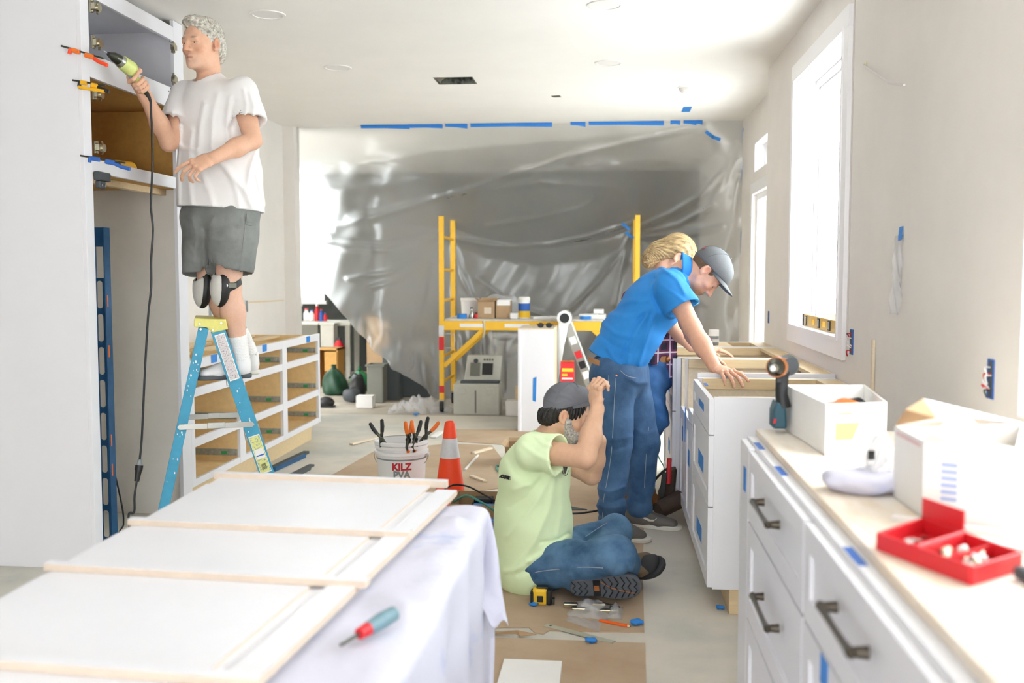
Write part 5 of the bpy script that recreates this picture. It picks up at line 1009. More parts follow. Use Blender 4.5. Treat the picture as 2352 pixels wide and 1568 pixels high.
# red parts case
ra, rb = P(2015, 1262, Z=ZT), P(2230, 1345, Z=ZT); rc, rd_ = P(2345, 1310, Z=ZT), P(2120, 1225, Z=ZT)
rt_ = thing('parts_case', 'open red plastic parts case of small fittings on the worktop', 'case', (ra + rc) / 2)
def quadbox(q, h, th=.004):
    m = MB(); q = [np.array([a[0], a[1], ZT]) for a in q]; m.prism(q, (0, 0, .004))
    for i in range(4):
        a, b = q[i], q[(i+1) % 4]; d = (b - a) / np.linalg.norm(b - a); n = np.array([-d[1], d[0], 0]); m.prism([a - n * .003, b - n * .003, b + n * th, a + n * th], (0, 0, h))
    return m
mid1, mid2 = (ra * .55 + rb * .45), (rd_ * .55 + rc * .45)
obj('tray', quadbox([mid1, rb, rc, mid2], .03), 'red', rt_, bevel=.002); obj('tray', quadbox([ra, mid1, mid2, rd_], .03), 'red', rt_, bevel=.002)
obj('divider', MB().bar((mid1 + rb) / 2 + np.array([0, 0, .014]), (mid2 + rc) / 2 + np.array([0, 0, .014]), .003, .024), 'red', rt_); obj('hinge_rod', MB().cyl(mid1 + np.array([0, 0, .03]), mid2 + np.array([0, 0, .03]), .003), 'red', rt_); obj('upright_lid', MB().bar(rd_ + np.array([0, .004, .04]), mid2 + np.array([0, .004, .04]), .004, .05), 'red', rt_)
rn = random.Random(9)
for k in range(14):
    u, v = rn.uniform(.1, .9), rn.uniform(.2, .8); qq = (mid1 * (1-u) + rb * u) * (1 - v) + (mid2 * (1-u) + rc * u) * v; crumple('fitting', (qq[0], qq[1], ZT + .013), (.009, .009, .008), 8, ('nickel', 'paper', 'maple_pale')[k % 3], parent=rt_, seed=70 + k, amp=.4)
for k in range(6):
    u, v = rn.uniform(.15, .85), rn.uniform(.2, .8); qq = (ra * (1-u) + mid1 * u) * (1 - v) + (rd_ * (1-u) + mid2 * u) * v; obj('screw', MB().cyl(qq + np.array([0, 0, .008]), qq + np.array([.014, rn.uniform(-.01, .01), .008]), .003, .0015, 8), 'metal', rt_)
for a, b, w_, h_, mt, nm, lb in ((P(2050, 1195, Z=ZT), P(2330, 1235, Z=ZT), .012, .012, 'paper', 'trim_strip', 'white trim strip lying in front of the tall white carton'), (P(2180, 1232, Z=ZT), P(2420, 1275, Z=ZT), .03, .006, 'print_pale', 'trim_strip', 'wider pale plastic strip behind the red parts case')):
    tag(obj(nm, MB().bar((a[0], a[1], ZT + h_ / 2), (b[0], b[1], ZT + h_ / 2), w_, h_), mt, bevel=.001), lb, 'strip')
p = P(2335, 1335, Z=ZT); p2 = P(2420, 1330, Z=ZT); t = thing('pliers', 'dark grey tool lying at the end of the red parts case', 'tool', p); obj('handle', MB().bar((p[0], p[1], ZT + .012), (p2[0], p2[1], ZT + .012), .024, .02), 'slate', t, bevel=.006); obj('handle', MB().bar((p[0], p[1] - .03, ZT + .01), (p2[0], p2[1] - .03, ZT + .01), .016, .016), 'dark_grey', t, bevel=.005)
# impact driver, standing on its battery
bz = P(1783, 968, Z=ZT); Xd, Yd = float(bz[0]) + .035, 2.97; t = thing('impact_driver', 'black and copper impact driver standing at the end of the worktop', 'impact driver', (Xd, Yd, ZT))
def PI(x, y, dy=0): return P(x, y, Y=Yd + dy)
obj('battery', MB().prism([PI(1776, 985, -.02), PI(1808, 985, -.02), PI(1806, 935, -.02), PI(1785, 922, -.02), PI(1777, 945, -.02)], (0, .08, 0)), 'teal_dark', t, bevel=.006)
obj('grip', MB().tube([PI(1800, 935), PI(1795, 905), PI(1796, 868), PI(1799, 850)], [.022, .018, .018, .022], 14), 'black', t, smooth=60)
obj('motor_body', MB().cyl(PI(1784, 843, -.03), PI(1812, 838, .07), .029, .032, 24), 'dark_grey', t, bevel=.003, smooth=40); obj('copper_ring', MB().cyl(PI(1783, 843, -.034), PI(1786, 842.5, -.02), .03, .031, 24), 'copper', t, smooth=40); obj('copper_strip', MB().bar(PI(1790, 824, -.02), PI(1812, 826, .05), .03, .006), 'copper', t, bevel=.002); obj('copper_strip', MB().bar(PI(1785, 860, -.03), PI(1808, 856, .05), .03, .006), 'copper', t, bevel=.002)
obj('nose', MB().cyl(PI(1778, 845, -.07), PI(1783, 843, -.034), .014, .027, 22), 'metal_dark', t, smooth=40); obj('chuck', MB().cyl(PI(1775, 846, -.1), PI(1778, 845, -.07), .008, .012, 16), 'metal', t, smooth=40); obj('trigger', MB().bar(PI(1789, 866, -.01), PI(1789, 880, -.01), .014, .018), 'black', t, bevel=.003)
obj('lamp', MB().cyl(PI(1778, 972, -.022), PI(1781, 962, -.022), .004), 'red', t)
# spray can
p = P(1643, 801, Z=.9); t = thing('spray_can', 'white-capped spray can on the far open cabinet', 'spray can', (p[0], 6.1, .9)); X = float(P(1643, 780, Y=6.5)[0]); zc0 = .9; hh = float(P(1643, 757, Y=6.6)[2]) - .9
obj('can', MB().lathe([(.03, 0), (.033, .004), (.033, hh * .6), (.029, hh * .64)], (X, 6.6, zc0), 24), 'grey_print', t, smooth=40); obj('cap', MB().lathe([(.033, hh * .6), (.033, hh * .98), (.031, hh), (0, hh)], (X, 6.6, zc0), 24, caps=False), 'bucket_white', t, smooth=40); obj('label', MB().lathe([(.0335, .02), (.0335, hh * .4)], (X, 6.6, zc0), 24, caps=False), 'reflective', t, smooth=40)
obj('label_print', MB().box(X - .03, 6.566, zc0 + hh * .3, X - .012, 6.572, zc0 + hh * .38), 'red', t)
# sill: level and crumpled film
zs = W1[2] + .0065; t = thing('spirit_level', 'gold spirit level with black vials on the window sill', 'level', (XW + .03, 4.95, zs))
ya, yb = float(P(1848, 745, X=XW + .03)[1]), float(P(1926, 765, X=XW + .03)[1])
obj('body', MB().holed(0, (min(ya, yb) + .02, zs), (max(ya, yb) - .0, zs + .062), XW + .022, XW + .044, [((ya * .68 + yb * .32) - .03, (ya * .68 + yb * .32) + .03, zs + .017, zs + .045), ((ya * .36 + yb * .64) - .03, (ya * .36 + yb * .64) + .03, zs + .017, zs + .045)]), 'gold_level', t, bevel=.001)
for k in (.1, .5, .8): yy = ya * (1 - k) + yb * k; v = obj('vial_frame', MB().box(XW + .018, yy - .026, zs + .006, XW + .048, yy + .026, zs + .056), 'black', t, bevel=.003); obj('vial', MB().box(XW + .015, yy - .018, zs + .012, XW + .05, yy + .018, zs + .05), 'metal', v, bevel=.004)
obj('end_cap', MB().box(XW + .02, min(ya, yb), zs, XW + .046, min(ya, yb) + .03, zs + .063), 'tape_dark_blue', t, bevel=.002); obj('end_cap', MB().box(XW + .02, max(ya, yb) - .02, zs, XW + .046, max(ya, yb) + .012, zs + .063), 'black', t, bevel=.002)
p = P(1840, 735, X=XW + .07); crumple('film_scrap', (p[0], min(p[1], W1[1] - .08), zs + .035), (.035, .06, .036), 22, 'clear_bag', 'scrap of crumpled clear film on the window sill', 'film', seed=81, amp=.5)
# wall boxes
for (x, y, hw, hz, lb, wires) in ((1957, 785, .026, .055, 'open outlet box with red and white wires beside the window casing', 1), (2277, 870, .022, .055, 'open blue outlet box in the bare right wall', 1), (1766, 728, .022, .04, 'small blue switch box at the wall corner', 0)):
    p = P(x, y, X=XW); t = thing('outlet_box', lb, 'outlet box', (XW, p[1], p[2] - hz), group='wall boxes')
    obj('box', MB().holed(0, (p[1] - hw, p[2] - hz), (p[1] + hw, p[2] + hz), XW - .004, XW + .001, [(p[1] - hw + .004, p[1] + hw - .004, p[2] - hz + .004, p[2] + hz - .004)]), 'tape_dark_blue', t)
    obj('back', MB().box(XW - .002, p[1] - hw + .002, p[2] - hz + .002, XW - .001, p[1] + hw - .002, p[2] + hz - .002), 'slate', t)
    if wires:
        rn = random.Random(x)
        for k in range(6):
            s = np.array([XW - .001, p[1] + rn.uniform(-.6, .6) * hw, p[2] + rn.uniform(-.7, .7) * hz]); e = s + np.array([-.012, rn.uniform(-.02, .02), rn.uniform(-.03, .03)]); obj('wire', MB().tube(spl([s, (s + e) / 2 + np.array([-.012, 0, .01]), e]), .0025, 6), ('paper', 'red', 'red', 'paper', 'slate', 'paper')[k], t, smooth=60)
# bag taped to the wall
a, b = P(2067, 540, X=XW), P(2065, 722, X=XW); t = thing('taped_bag', 'empty clear bag taped to the right wall with blue tape', 'bag', (XW, a[1], b[2]))
hw = .055
obj('film', MB().grid(lambda u, v: (XW - .004 - .008 * (1 + math.sin(u * 9 + v * 14)) * v, a[1] + (u - .5) * 2 * hw * (1 + .15 * v), a[2] + (b[2] - a[2]) * v), 14, 30), 'clear_bag', t, smooth=180)
p = P(2071, 535, X=XW); obj('tape', MB().prism([(XW - .006, p[1] - .026, p[2] - .024), (XW - .006, p[1] + .022, p[2] - .028), (XW - .001, p[1] + .026, p[2] + .022), (XW - .001, p[1] - .02, p[2] + .024)], (-.001, 0, 0)), 'tape_blue', t); obj('slip', MB().box(XW - .003, a[1] - .03, a[2] - .2, XW - .002, a[1] + .02, a[2] - .06), 'print_pale', t)
# wire stub and wood strip
w0 = P(1990, 150, X=XW); wp = [w0 + np.array([.004, 0, 0]), w0 + np.array([-.015, -.02, -.005]), P(2020, 175, X=XW - .03), P(2045, 190, X=XW - .04), P(2077, 195, X=XW - .05)]
t = thing('cable_stub', 'pale cable stub poking out of the right wall', 'cable', w0); obj('cable', MB().tube(spl(wp), .0045, 8), 'print_pale', t, smooth=60); obj('hole_patch', MB().cyl(w0 + np.array([-.001, 0, 0]), w0 + np.array([.001, 0, 0]), .014, n=12), 'ladder_cap', t)
a, b = P(2010, 780, X=XW), P(2007, 915, X=XW); tag(obj('wood_strip', MB().box(XW - .012, a[1] - .012, .9, XW - .001, a[1] + .012, a[2]), 'maple_pale', bevel=.001), 'thin vertical wood strip standing against the right wall', 'strip')

# left wall outlets and glue mark
for (x, y, lb) in ((482, 712, 'bare outlet box in the left wall above the drawer base'), (566, 703, 'outlet box in the left wall behind the man on the ladder')):
    p = P(x, y, X=XL); t = thing('outlet_box', lb, 'outlet box', (XL, p[1], p[2] - .05), group='wall boxes')
    obj('box', MB().holed(0, (p[1] - .035, p[2] - .055), (p[1] + .035, p[2] + .055), XL - .001, XL + .004, [(p[1] - .028, p[1] + .028, p[2] - .048, p[2] + .048)]), 'print_pale', t); obj('back', MB().box(XL + .001, p[1] - .03, p[2] - .05, XL + .002, p[1] + .03, p[2] + .05), 'grey_print', t)
p0_, p1_ = P(568, 694, X=XL), P(652, 690, X=XL); tag(obj('glue_streak', MB().prism([(XL + .0002, p0_[1], p0_[2] - .004), (XL + .0002, (p0_[1] + p1_[1]) / 2, p0_[2] - .012), (XL + .0002, p1_[1], p1_[2] - .002), (XL + .0002, p1_[1], p1_[2] + .006), (XL + .0002, p0_[1], p0_[2] + .006)], (.001, 0, 0)), 'maple'), 'long yellowish glue streak across the left wall', 'streak')
# ============================================================ people: smooth-blended distance fields turned into one continuous surface each
def V3(p): return np.array([float(q) for q in p])
def nrm(v): v = np.asarray(v, float); return v / (np.linalg.norm(v) + 1e-12)
class Field:
    def __init__(s, pts, pad, h):
        pts = np.array(pts); s.h = h; s.lo = pts.min(0) - pad; n = np.ceil((pts.max(0) + pad - s.lo) / h).astype(int) + 1
        s.ax = [(s.lo[i] + h * np.arange(n[i])).astype(np.float32) for i in range(3)]; s.F = np.full(n, .2, np.float32)
    def sub(s, lo, hi):
        sl = []
        for i in range(3):
            a = max(0, int((lo[i] - s.lo[i]) / s.h)); b = min(len(s.ax[i]), int((hi[i] - s.lo[i]) / s.h) + 2)
            if b <= a: return None
            sl.append(slice(a, b))
        return tuple(sl), s.ax[0][sl[0]][:, None, None], s.ax[1][sl[1]][None, :, None], s.ax[2][sl[2]][None, None, :]
    def put(s, sl, d, k, neg=False):
        f = s.F[sl]
        if neg:                                        # smooth subtraction
            h = np.clip(.5 - .5 * (f + d) / k, 0, 1); s.F[sl] = f * (1 - h) - d * h + k * h * (1 - h)
        else:
            h = np.clip(.5 + .5 * (d - f) / k, 0, 1); s.F[sl] = d * (1 - h) + f * h - k * h * (1 - h)
    def cap(s, a, b, ra, rb=None, k=.015, neg=False):
        a, b = V3(a), V3(b); rb = ra if rb is None else rb; m = max(ra, rb) + k + 2 * s.h
        q = s.sub(np.minimum(a, b) - m, np.maximum(a, b) + m)
        if q is None: return s
        sl, X, Y, Z = q; d = b - a; L = d @ d + 1e-12; x, y, z = X - a[0], Y - a[1], Z - a[2]
        t = np.clip((x * d[0] + y * d[1] + z * d[2]) / L, 0, 1)
        D = np.sqrt((x - t * d[0]) ** 2 + (y - t * d[1]) ** 2 + (z - t * d[2]) ** 2) - (ra + (rb - ra) * t)
        s.put(sl, D.astype(np.float32), k, neg); return s
    def chain(s, pts, rs, k=.015):
        for i in range(len(pts) - 1): s.cap(pts[i], pts[i+1], rs[i], rs[i+1], k)
        return s
    def ecap(s, a, b, ra, rb, side, k=.02, neg=False):  # capsule of elliptic section; ra, rb = (half width along side, half depth)
        a, b = V3(a), V3(b); ax = b - a; L = np.linalg.norm(ax); ax = ax / L; sd = nrm(V3(side) - ax * (V3(side) @ ax)); ot = np.cross(ax, sd)
        m = max(*ra, *rb) + k + 2 * s.h; q = s.sub(np.minimum(a, b) - m, np.maximum(a, b) + m)
        if q is None: return s
        sl, X, Y, Z = q; x, y, z = X - a[0], Y - a[1], Z - a[2]
        l = x * ax[0] + y * ax[1] + z * ax[2]; t = np.clip(l / L, 0, 1); e = l - t * L
        u = x * sd[0] + y * sd[1] + z * sd[2]; v = x * ot[0] + y * ot[1] + z * ot[2]
        w, d = ra[0] + (rb[0] - ra[0]) * t, ra[1] + (rb[1] - ra[1]) * t; mn = np.minimum(w, d)
        D = (np.sqrt((u / w) ** 2 + (v / d) ** 2 + (e / mn) ** 2) - 1) * mn
        s.put(sl, D.astype(np.float32), k, neg); return s
    def ell(s, c, r, M=None, k=.01, neg=False):
        c = V3(c); m = max(r) + k + 2 * s.h; q = s.sub(c - m, c + m)
        if q is None: return s
        sl, X, Y, Z = q; x, y, z = X - c[0], Y - c[1], Z - c[2]
        if M is not None: x, y, z = (x * M[0][j] + y * M[1][j] + z * M[2][j] for j in range(3))
        k0 = np.sqrt((x / r[0]) ** 2 + (y / r[1]) ** 2 + (z / r[2]) ** 2); k1 = np.sqrt((x / r[0]**2) ** 2 + (y / r[1]**2) ** 2 + (z / r[2]**2) ** 2) + 1e-9
        s.put(sl, (k0 * (k0 - 1) / k1).astype(np.float32), k, neg); return s
    def cut(s, p, n, c=None, r=None, k=.004):            # remove everything on the n side of the plane (within a ball c, r)
        p, n = V3(p), nrm(n); q = s.sub(V3(c) - r, V3(c) + r) if c is not None else s.sub(s.lo, s.lo + np.array(s.F.shape) * s.h)
        if q is None: return s
        sl, X, Y, Z = q; D = (X - p[0]) * n[0] + (Y - p[1]) * n[1] + (Z - p[2]) * n[2]
        if c is not None: D = np.minimum(D, r - np.sqrt((X - c[0])**2 + (Y - c[1])**2 + (Z - c[2])**2))
        f = s.F[sl]; s.F[sl] = np.maximum(f, D.astype(np.float32)); return s
    def disp(s, fn, band=.05):
        X, Y, Z = s.ax[0][:, None, None], s.ax[1][None, :, None], s.ax[2][None, None, :]; s.F = s.F + np.where(np.abs(s.F) < band, fn(X, Y, Z), 0).astype(np.float32); return s
    def tube_open(s, sh, el, r0, r1, frac, wall=.012, k=.03, r2=None):   # open-ended sleeve or trouser leg from sh to frac of the way to el
        sh, el = V3(sh), V3(el); d = el - sh; L = np.linalg.norm(d); d = d / L; E = L * frac; r2 = r1 if r2 is None else r2; m = max(r0, r1) + .03
        q = s.sub(np.minimum(sh, sh + d * E) - m, np.maximum(sh, sh + d * E) + m)
        if q is None: return s
        sl, X, Y, Z = q; x, y, z = X - sh[0], Y - sh[1], Z - sh[2]; l = x * d[0] + y * d[1] + z * d[2]; t = np.clip(l / E, 0, 1); e = np.minimum(l, 0)
        rad = np.sqrt(np.maximum(x*x + y*y + z*z - l*l, 0)); R_ = r0 + (r1 - r0) * t; D = np.sqrt(rad**2 + e**2) - R_; D = np.maximum(D, l - E); D = np.maximum(D, np.minimum(R_ - (wall + (.011 - wall) * np.clip((t - .6) / .4, 0, 1)) - rad, l - E * .45))
        s.put(sl, D.astype(np.float32), k); return s
    def folds(s, lines, band=.02, near=None):                # ridges (amp > 0) and creases (amp < 0) traced along polylines, kept to the side turned to the room
        ii = np.nonzero(np.abs(s.F) < band); pts = np.stack([s.ax[a][ii[a]] for a in range(3)], 1).astype(float)
        px2 = proj(pts); dep = (pts - _c) @ _fw; o = np.zeros(len(pts))
        ok = dep < near if near is not None else np.ones(len(pts), bool)
        for poly, w, a in lines:
            poly = [poly[0]] + list(poly[1:]); lo = np.min(poly, 0) - 3 * w; hi = np.max(poly, 0) + 3 * w; m = ok & (px2[:, 0] > lo[0]) & (px2[:, 0] < hi[0]) & (px2[:, 1] > lo[1]) & (px2[:, 1] < hi[1])
            if not m.any(): continue
            o[m] -= a * np.exp(-(sdist(px2[m], poly) / w) ** 2)
        s.F[ii] += o.astype(np.float32); return s
    def hit(s, x, y, lift=.0015):                            # first surface point seen along a photo pixel's direction
        d = nrm(_fw + _rt * (x - IW / 2) / FPX - _up * (y - IH / 2) / FPX); lo, hi = s.lo, s.lo + s.h * (np.array(s.F.shape) - 1)
        with np.errstate(divide='ignore'): a, b = (lo - _c) / d, (hi - _c) / d
        t = np.arange(max(np.minimum(a, b).max(), .1), np.maximum(a, b).min(), s.h * .35); p = _c + d * t[:, None]; g = np.clip(np.round((p - s.lo) / s.h).astype(int), 0, np.array(s.F.shape) - 1); f = s.F[g[:, 0], g[:, 1], g[:, 2]]
        k = int(np.argmax(f < s.h * .3)) if (f < s.h * .3).any() else int(np.argmin(f)); return p[k] - d * lift
    def hits(s, pts, lift=.0015): return [s.hit(x, y, lift) for x, y in pts]
    def nets(s):
        F = s.F; I = F < 0; I[0] = I[-1] = False; I[:, 0] = I[:, -1] = False; I[:, :, 0] = I[:, :, -1] = False
        F = np.where(I, F, np.maximum(F, 1e-6)); c = np.zeros(np.array(F.shape) - 1, np.int8); n = F.shape
        offs = [(i, j, k) for i in (0, 1) for j in (0, 1) for k in (0, 1)]
        for i, j, k in offs: c += I[i:n[0]-1+i, j:n[1]-1+j, k:n[2]-1+k]
        act = np.argwhere((c > 0) & (c < 8)); idx = np.full(c.shape, -1, np.int32); idx[tuple(act.T)] = np.arange(len(act))
        fv = {o: F[act[:, 0] + o[0], act[:, 1] + o[1], act[:, 2] + o[2]] for o in offs}
        acc = np.zeros((len(act), 3)); cnt = np.zeros(len(act))
        for o in offs:
            for a in range(3):
                if o[a]: continue
                p = list(o); p[a] = 1; p = tuple(p); f0, f1 = fv[o], fv[p]; m = (f0 < 0) != (f1 < 0); t = np.where(m, f0 / np.where(f0 - f1 == 0, 1, f0 - f1), 0)
                for b in range(3): acc[:, b] += np.where(m, o[b] + (t if b == a else 0), 0)
                cnt += m
        v = s.lo + s.h * (act + acc / cnt[:, None]); quads = []
        for a in range(3):
            b, d = (a + 1) % 3, (a + 2) % 3; s0 = [slice(None)] * 3; s1 = [slice(None)] * 3; s0[a] = slice(0, -1); s1[a] = slice(1, None)
            A, B = I[tuple(s0)], I[tuple(s1)]; e = np.argwhere(A != B); fl = A[tuple(e.T)]
            def cell(db, dd): q = e.copy(); q[:, b] += db; q[:, d] += dd; return idx[tuple(q.T)]
            Q = np.stack([cell(-1, -1), cell(0, -1), cell(0, 0), cell(-1, 0)], 1); Q[~fl] = Q[~fl][:, ::-1]; quads.append(Q)
        return v, np.concatenate(quads)
def fast_mesh(name, v, q):
    me = bpy.data.meshes.new(name); n = len(q); me.vertices.add(len(v)); me.vertices.foreach_set('co', v.astype(np.float32).ravel()); me.loops.add(n * 4); me.loops.foreach_set('vertex_index', q.astype(np.int32).ravel())
    me.polygons.add(n); me.polygons.foreach_set('loop_start', np.arange(0, n * 4, 4, dtype=np.int32)); me.polygons.foreach_set('use_smooth', np.ones(n, bool)); me.update(calc_edges=True); me.validate(); return me
def relax(v, q, n, lam=.5):
    e = np.concatenate([q[:, [0, 1]], q[:, [1, 2]], q[:, [2, 3]], q[:, [3, 0]]]); cnt = np.bincount(e[:, 0], minlength=len(v)) + np.bincount(e[:, 1], minlength=len(v))
    for _ in range(n):
        a = np.stack([np.bincount(e[:, 0], v[e[:, 1], k], len(v)) + np.bincount(e[:, 1], v[e[:, 0], k], len(v)) for k in range(3)], 1); v = v * (1 - lam) + lam * a / np.maximum(cnt, 1)[:, None]
    return v
def fobj(name, F, mat, parent, cols=None, base=None, sm=0):
    v, q = F.nets(); v = relax(v, q, sm) if sm else v; me = fast_mesh(name, v, q); me.materials.append(MAT(mat))
    if base is not None:
        col = np.tile(np.array(lin(base) + [1.]), (len(v), 1))
        for fn, hexc in cols or []: w = fn(v)[:, None]; col[:, :3] = col[:, :3] * (1 - w) + np.array(lin(hexc)) * w
        me.attributes.new('tint', 'FLOAT_COLOR', 'POINT').data.foreach_set('color', col.astype(np.float32).ravel())
    lo, hi = v.min(0), v.max(0); o_ = Vector((float(lo[0] + hi[0]) / 2, float(lo[1] + hi[1]) / 2, float(lo[2]))); me.transform(Matrix.Translation(-o_)); return link(name, me, parent, Matrix.Translation(o_))
def ball(c, r, soft=1.): return lambda v: np.clip((1 - np.linalg.norm((v - V3(c)), axis=1) / r) / soft + 0, 0, 1)
def frame(f, up):                                          # columns: left, forward, up
    f = nrm(f); l = nrm(np.cross(up, f)); return np.stack([l, f, np.cross(f, l)], 1)
def waves(dirs):                                           # cloth folds: sum of warped sines; (direction, wavelength, amplitude, phase)
    def fn(X, Y, Z):
        o = 0
        for d, wl, a, ph in dirs: k = 2 * math.pi / wl; o = o + a * np.sin(k * (X * d[0] + Y * d[1] + Z * d[2]) + ph + 1.3 * np.sin(k * .37 * (X * d[1] - Y * d[2] + Z * d[0]) + ph * 2))
        return o
    return fn
class Head:
    def __init__(s, c, f, up=(0, 0, 1), sc=1.): s.c = V3(c); s.M = frame(f, V3(up)); s.sc = sc
    def __call__(s, x, y, z): return s.c + s.M @ (np.array([x, y, z]) * s.sc)
    def loc(s, v): return ((v - s.c) @ s.M) / s.sc
    def build(s, F):
        M, S = s.M, s.sc; e = lambda c, r, k=.01, neg=False: F.ell(s(*c), [q * S for q in r], M, k * S, neg); cp = lambda a, b, ra, rb=None, k=.008: F.cap(s(*a), s(*b), ra * S, (rb or ra) * S, k * S)
        e((0, -.012, .03), (.076, .097, .09)); e((0, .03, -.03), (.061, .062, .086), .03); e((0, .035, -.078), (.05, .05, .042), .025)
        for t in (-1, 1):
            cp((t * .054, .0, -.05), (t * .022, .066, -.1), .016, .014, .02); e((t * .042, .062, -.03), (.02, .018, .017), .018)
        e((0, .078, -.105), (.022, .017, .016), .015); cp((-.036, .082, .018), (.036, .082, .018), .011, None, .016)
        for t in (-1, 1):
            e((t * .031, .1, -.002), (.017, .015, .011), .01, True); cp((t * .018, .0865, .0065), (t * .046, .079, .0045), .0063, None, .004); cp((t * .02, .0845, -.011), (t * .044, .078, -.0095), .0055, None, .005)
            e((t * .0125, .098, -.036), (.009, .011, .008), .006)
            e((t * .081, -.012, -.004), (.008, .019, .032), .006); e((t * .0885, -.007, .0), (.009, .011, .021), .003, True); e((t * .078, -.002, -.03), (.006, .009, .009), .004)
        cp((0, .09, .012), (0, .112, -.03), .0085, .0115); e((0, .113, -.033), (.0125, .012, .0105), .006)
        cp((-.023, .082, -.066), (0, .0935, -.0625), .0055, .0065, .005); cp((.023, .082, -.066), (0, .0935, -.0625), .0055, .0065, .005); cp((-.02, .082, -.073), (0, .091, -.0765), .006, .0075, .005); cp((.02, .082, -.073), (0, .091, -.0765), .006, .0075, .005)
    def paint(s, brow, skin2, lip='#b3655a'):
        L = s.loc; sm = lambda x: np.clip(x, 0, 1)
        def reg(c, r, hard=1.5): return lambda v: sm(hard * (1 - np.linalg.norm((L(v) - np.array(c)) / np.array(r), axis=1)))
        out = [(lambda v: .3 * np.maximum.reduce([reg((t * .045, .07, -.035), (.035, .04, .03))(v) for t in (-1, 1)]), skin2), (lambda v: .5 * reg((0, .11, -.033), (.02, .03, .02))(v), skin2), (lambda v: .45 * np.maximum.reduce([reg((t * .08, -.008, -.004), (.016, .03, .04))(v) for t in (-1, 1)]), skin2)]
        out += [(lambda v: .75 * reg((0, .092, -.0695), (.025, .02, .0115), 2)(v), lip), (lambda v: .8 * reg((0, .095, -.0695), (.026, .02, .003), 2)(v), '#6d3a33'), (lambda v: .85 * np.maximum.reduce([reg((t * .032, .09, .0215), (.02, .025, .0055), 2.5)(v) for t in (-1, 1)]), brow)]
        return out
    def eyes(s, parent, iris='#5a6a70'):
        if 'eye_white' not in _M: mk('eye_white', '#cfc5bc', .3); mk('eye_iris', '#39352f', .2)
        for t in (-1, 1):
            c = s(t * .0315, .0738, -.002); e = obj('eye', MB().ell(c, (.0122 * s.sc,) * 3, 16, 12), 'eye_white', parent, smooth=180)
            d = nrm(s.M @ np.array([-.06 * t, 1., -.05])); obj('iris', MB().ell(c + d * .0075 * s.sc, (.0062 * s.sc, .0062 * s.sc, .0062 * s.sc), 12, 8), 'eye_iris', e, smooth=180)
def hand(F, w, d, back, left, curl=(.3, .3, .35, .45, .5), spread=.12, sc=1., tc=(.8, .6, -.1)):
    y = nrm(d); z = nrm(V3(back) - y * (V3(back) @ y)); x = np.cross(y, z) if left else np.cross(z, y); w = V3(w)
    q = lambda a, b, c: w + (x * a + y * b + z * c) * sc
    F.ecap(q(0, -.005, 0), q(.002, .03, 0), (.027 * sc, .02 * sc), (.034 * sc, .018 * sc), x, .012); F.ecap(q(.002, .035, 0), q(.0, .082, .0), (.036 * sc, .0165 * sc), (.041 * sc, .0125 * sc), x, .01)
    F.cap(q(.018, .02, -.008), q(.03, .05, -.008), .017 * sc, .014 * sc, .012)
    for i, (rx, ry, ls, r0) in enumerate(((.0305, .088, (.043, .026, .02), .0092), (.0102, .093, (.047, .03, .021), .0094), (-.0102, .09, (.043, .028, .02), .009), (-.0295, .082, (.034, .02, .018), .008))):
        c = curl[i + 1]; ang_ = 0; p = q(rx, ry, .002); sp = spread * (1.5 - i) * .67; F.ell(p + z * .004 * sc, (.0105 * sc,) * 3, None, .006)
        for j, L in enumerate(ls):
            ang_ += c * (1.15, 1.5, 1.0)[j]; dd = nrm(y * math.cos(ang_) - z * math.sin(ang_) + x * sp * max(0., math.cos(ang_))); p2 = p + dd * L * sc
            F.cap(p, p2, (r0 - .0007 * j) * sc, (r0 - .0007 * (j + 1)) * sc, .0035); p = p2
    p = q(.026, .028, -.006); dd = nrm(x * tc[0] + y * tc[1] + z * tc[2])
    for j, (L, r) in enumerate(((.042, .0125), (.032, .0105), (.026, .0095))):
        p2 = p + dd * L * sc; F.cap(p, p2, r * sc, (r - .0012) * sc, .005); p = p2; dd = nrm(dd + (y * .35 - z * .6 - x * .25) * curl[0])
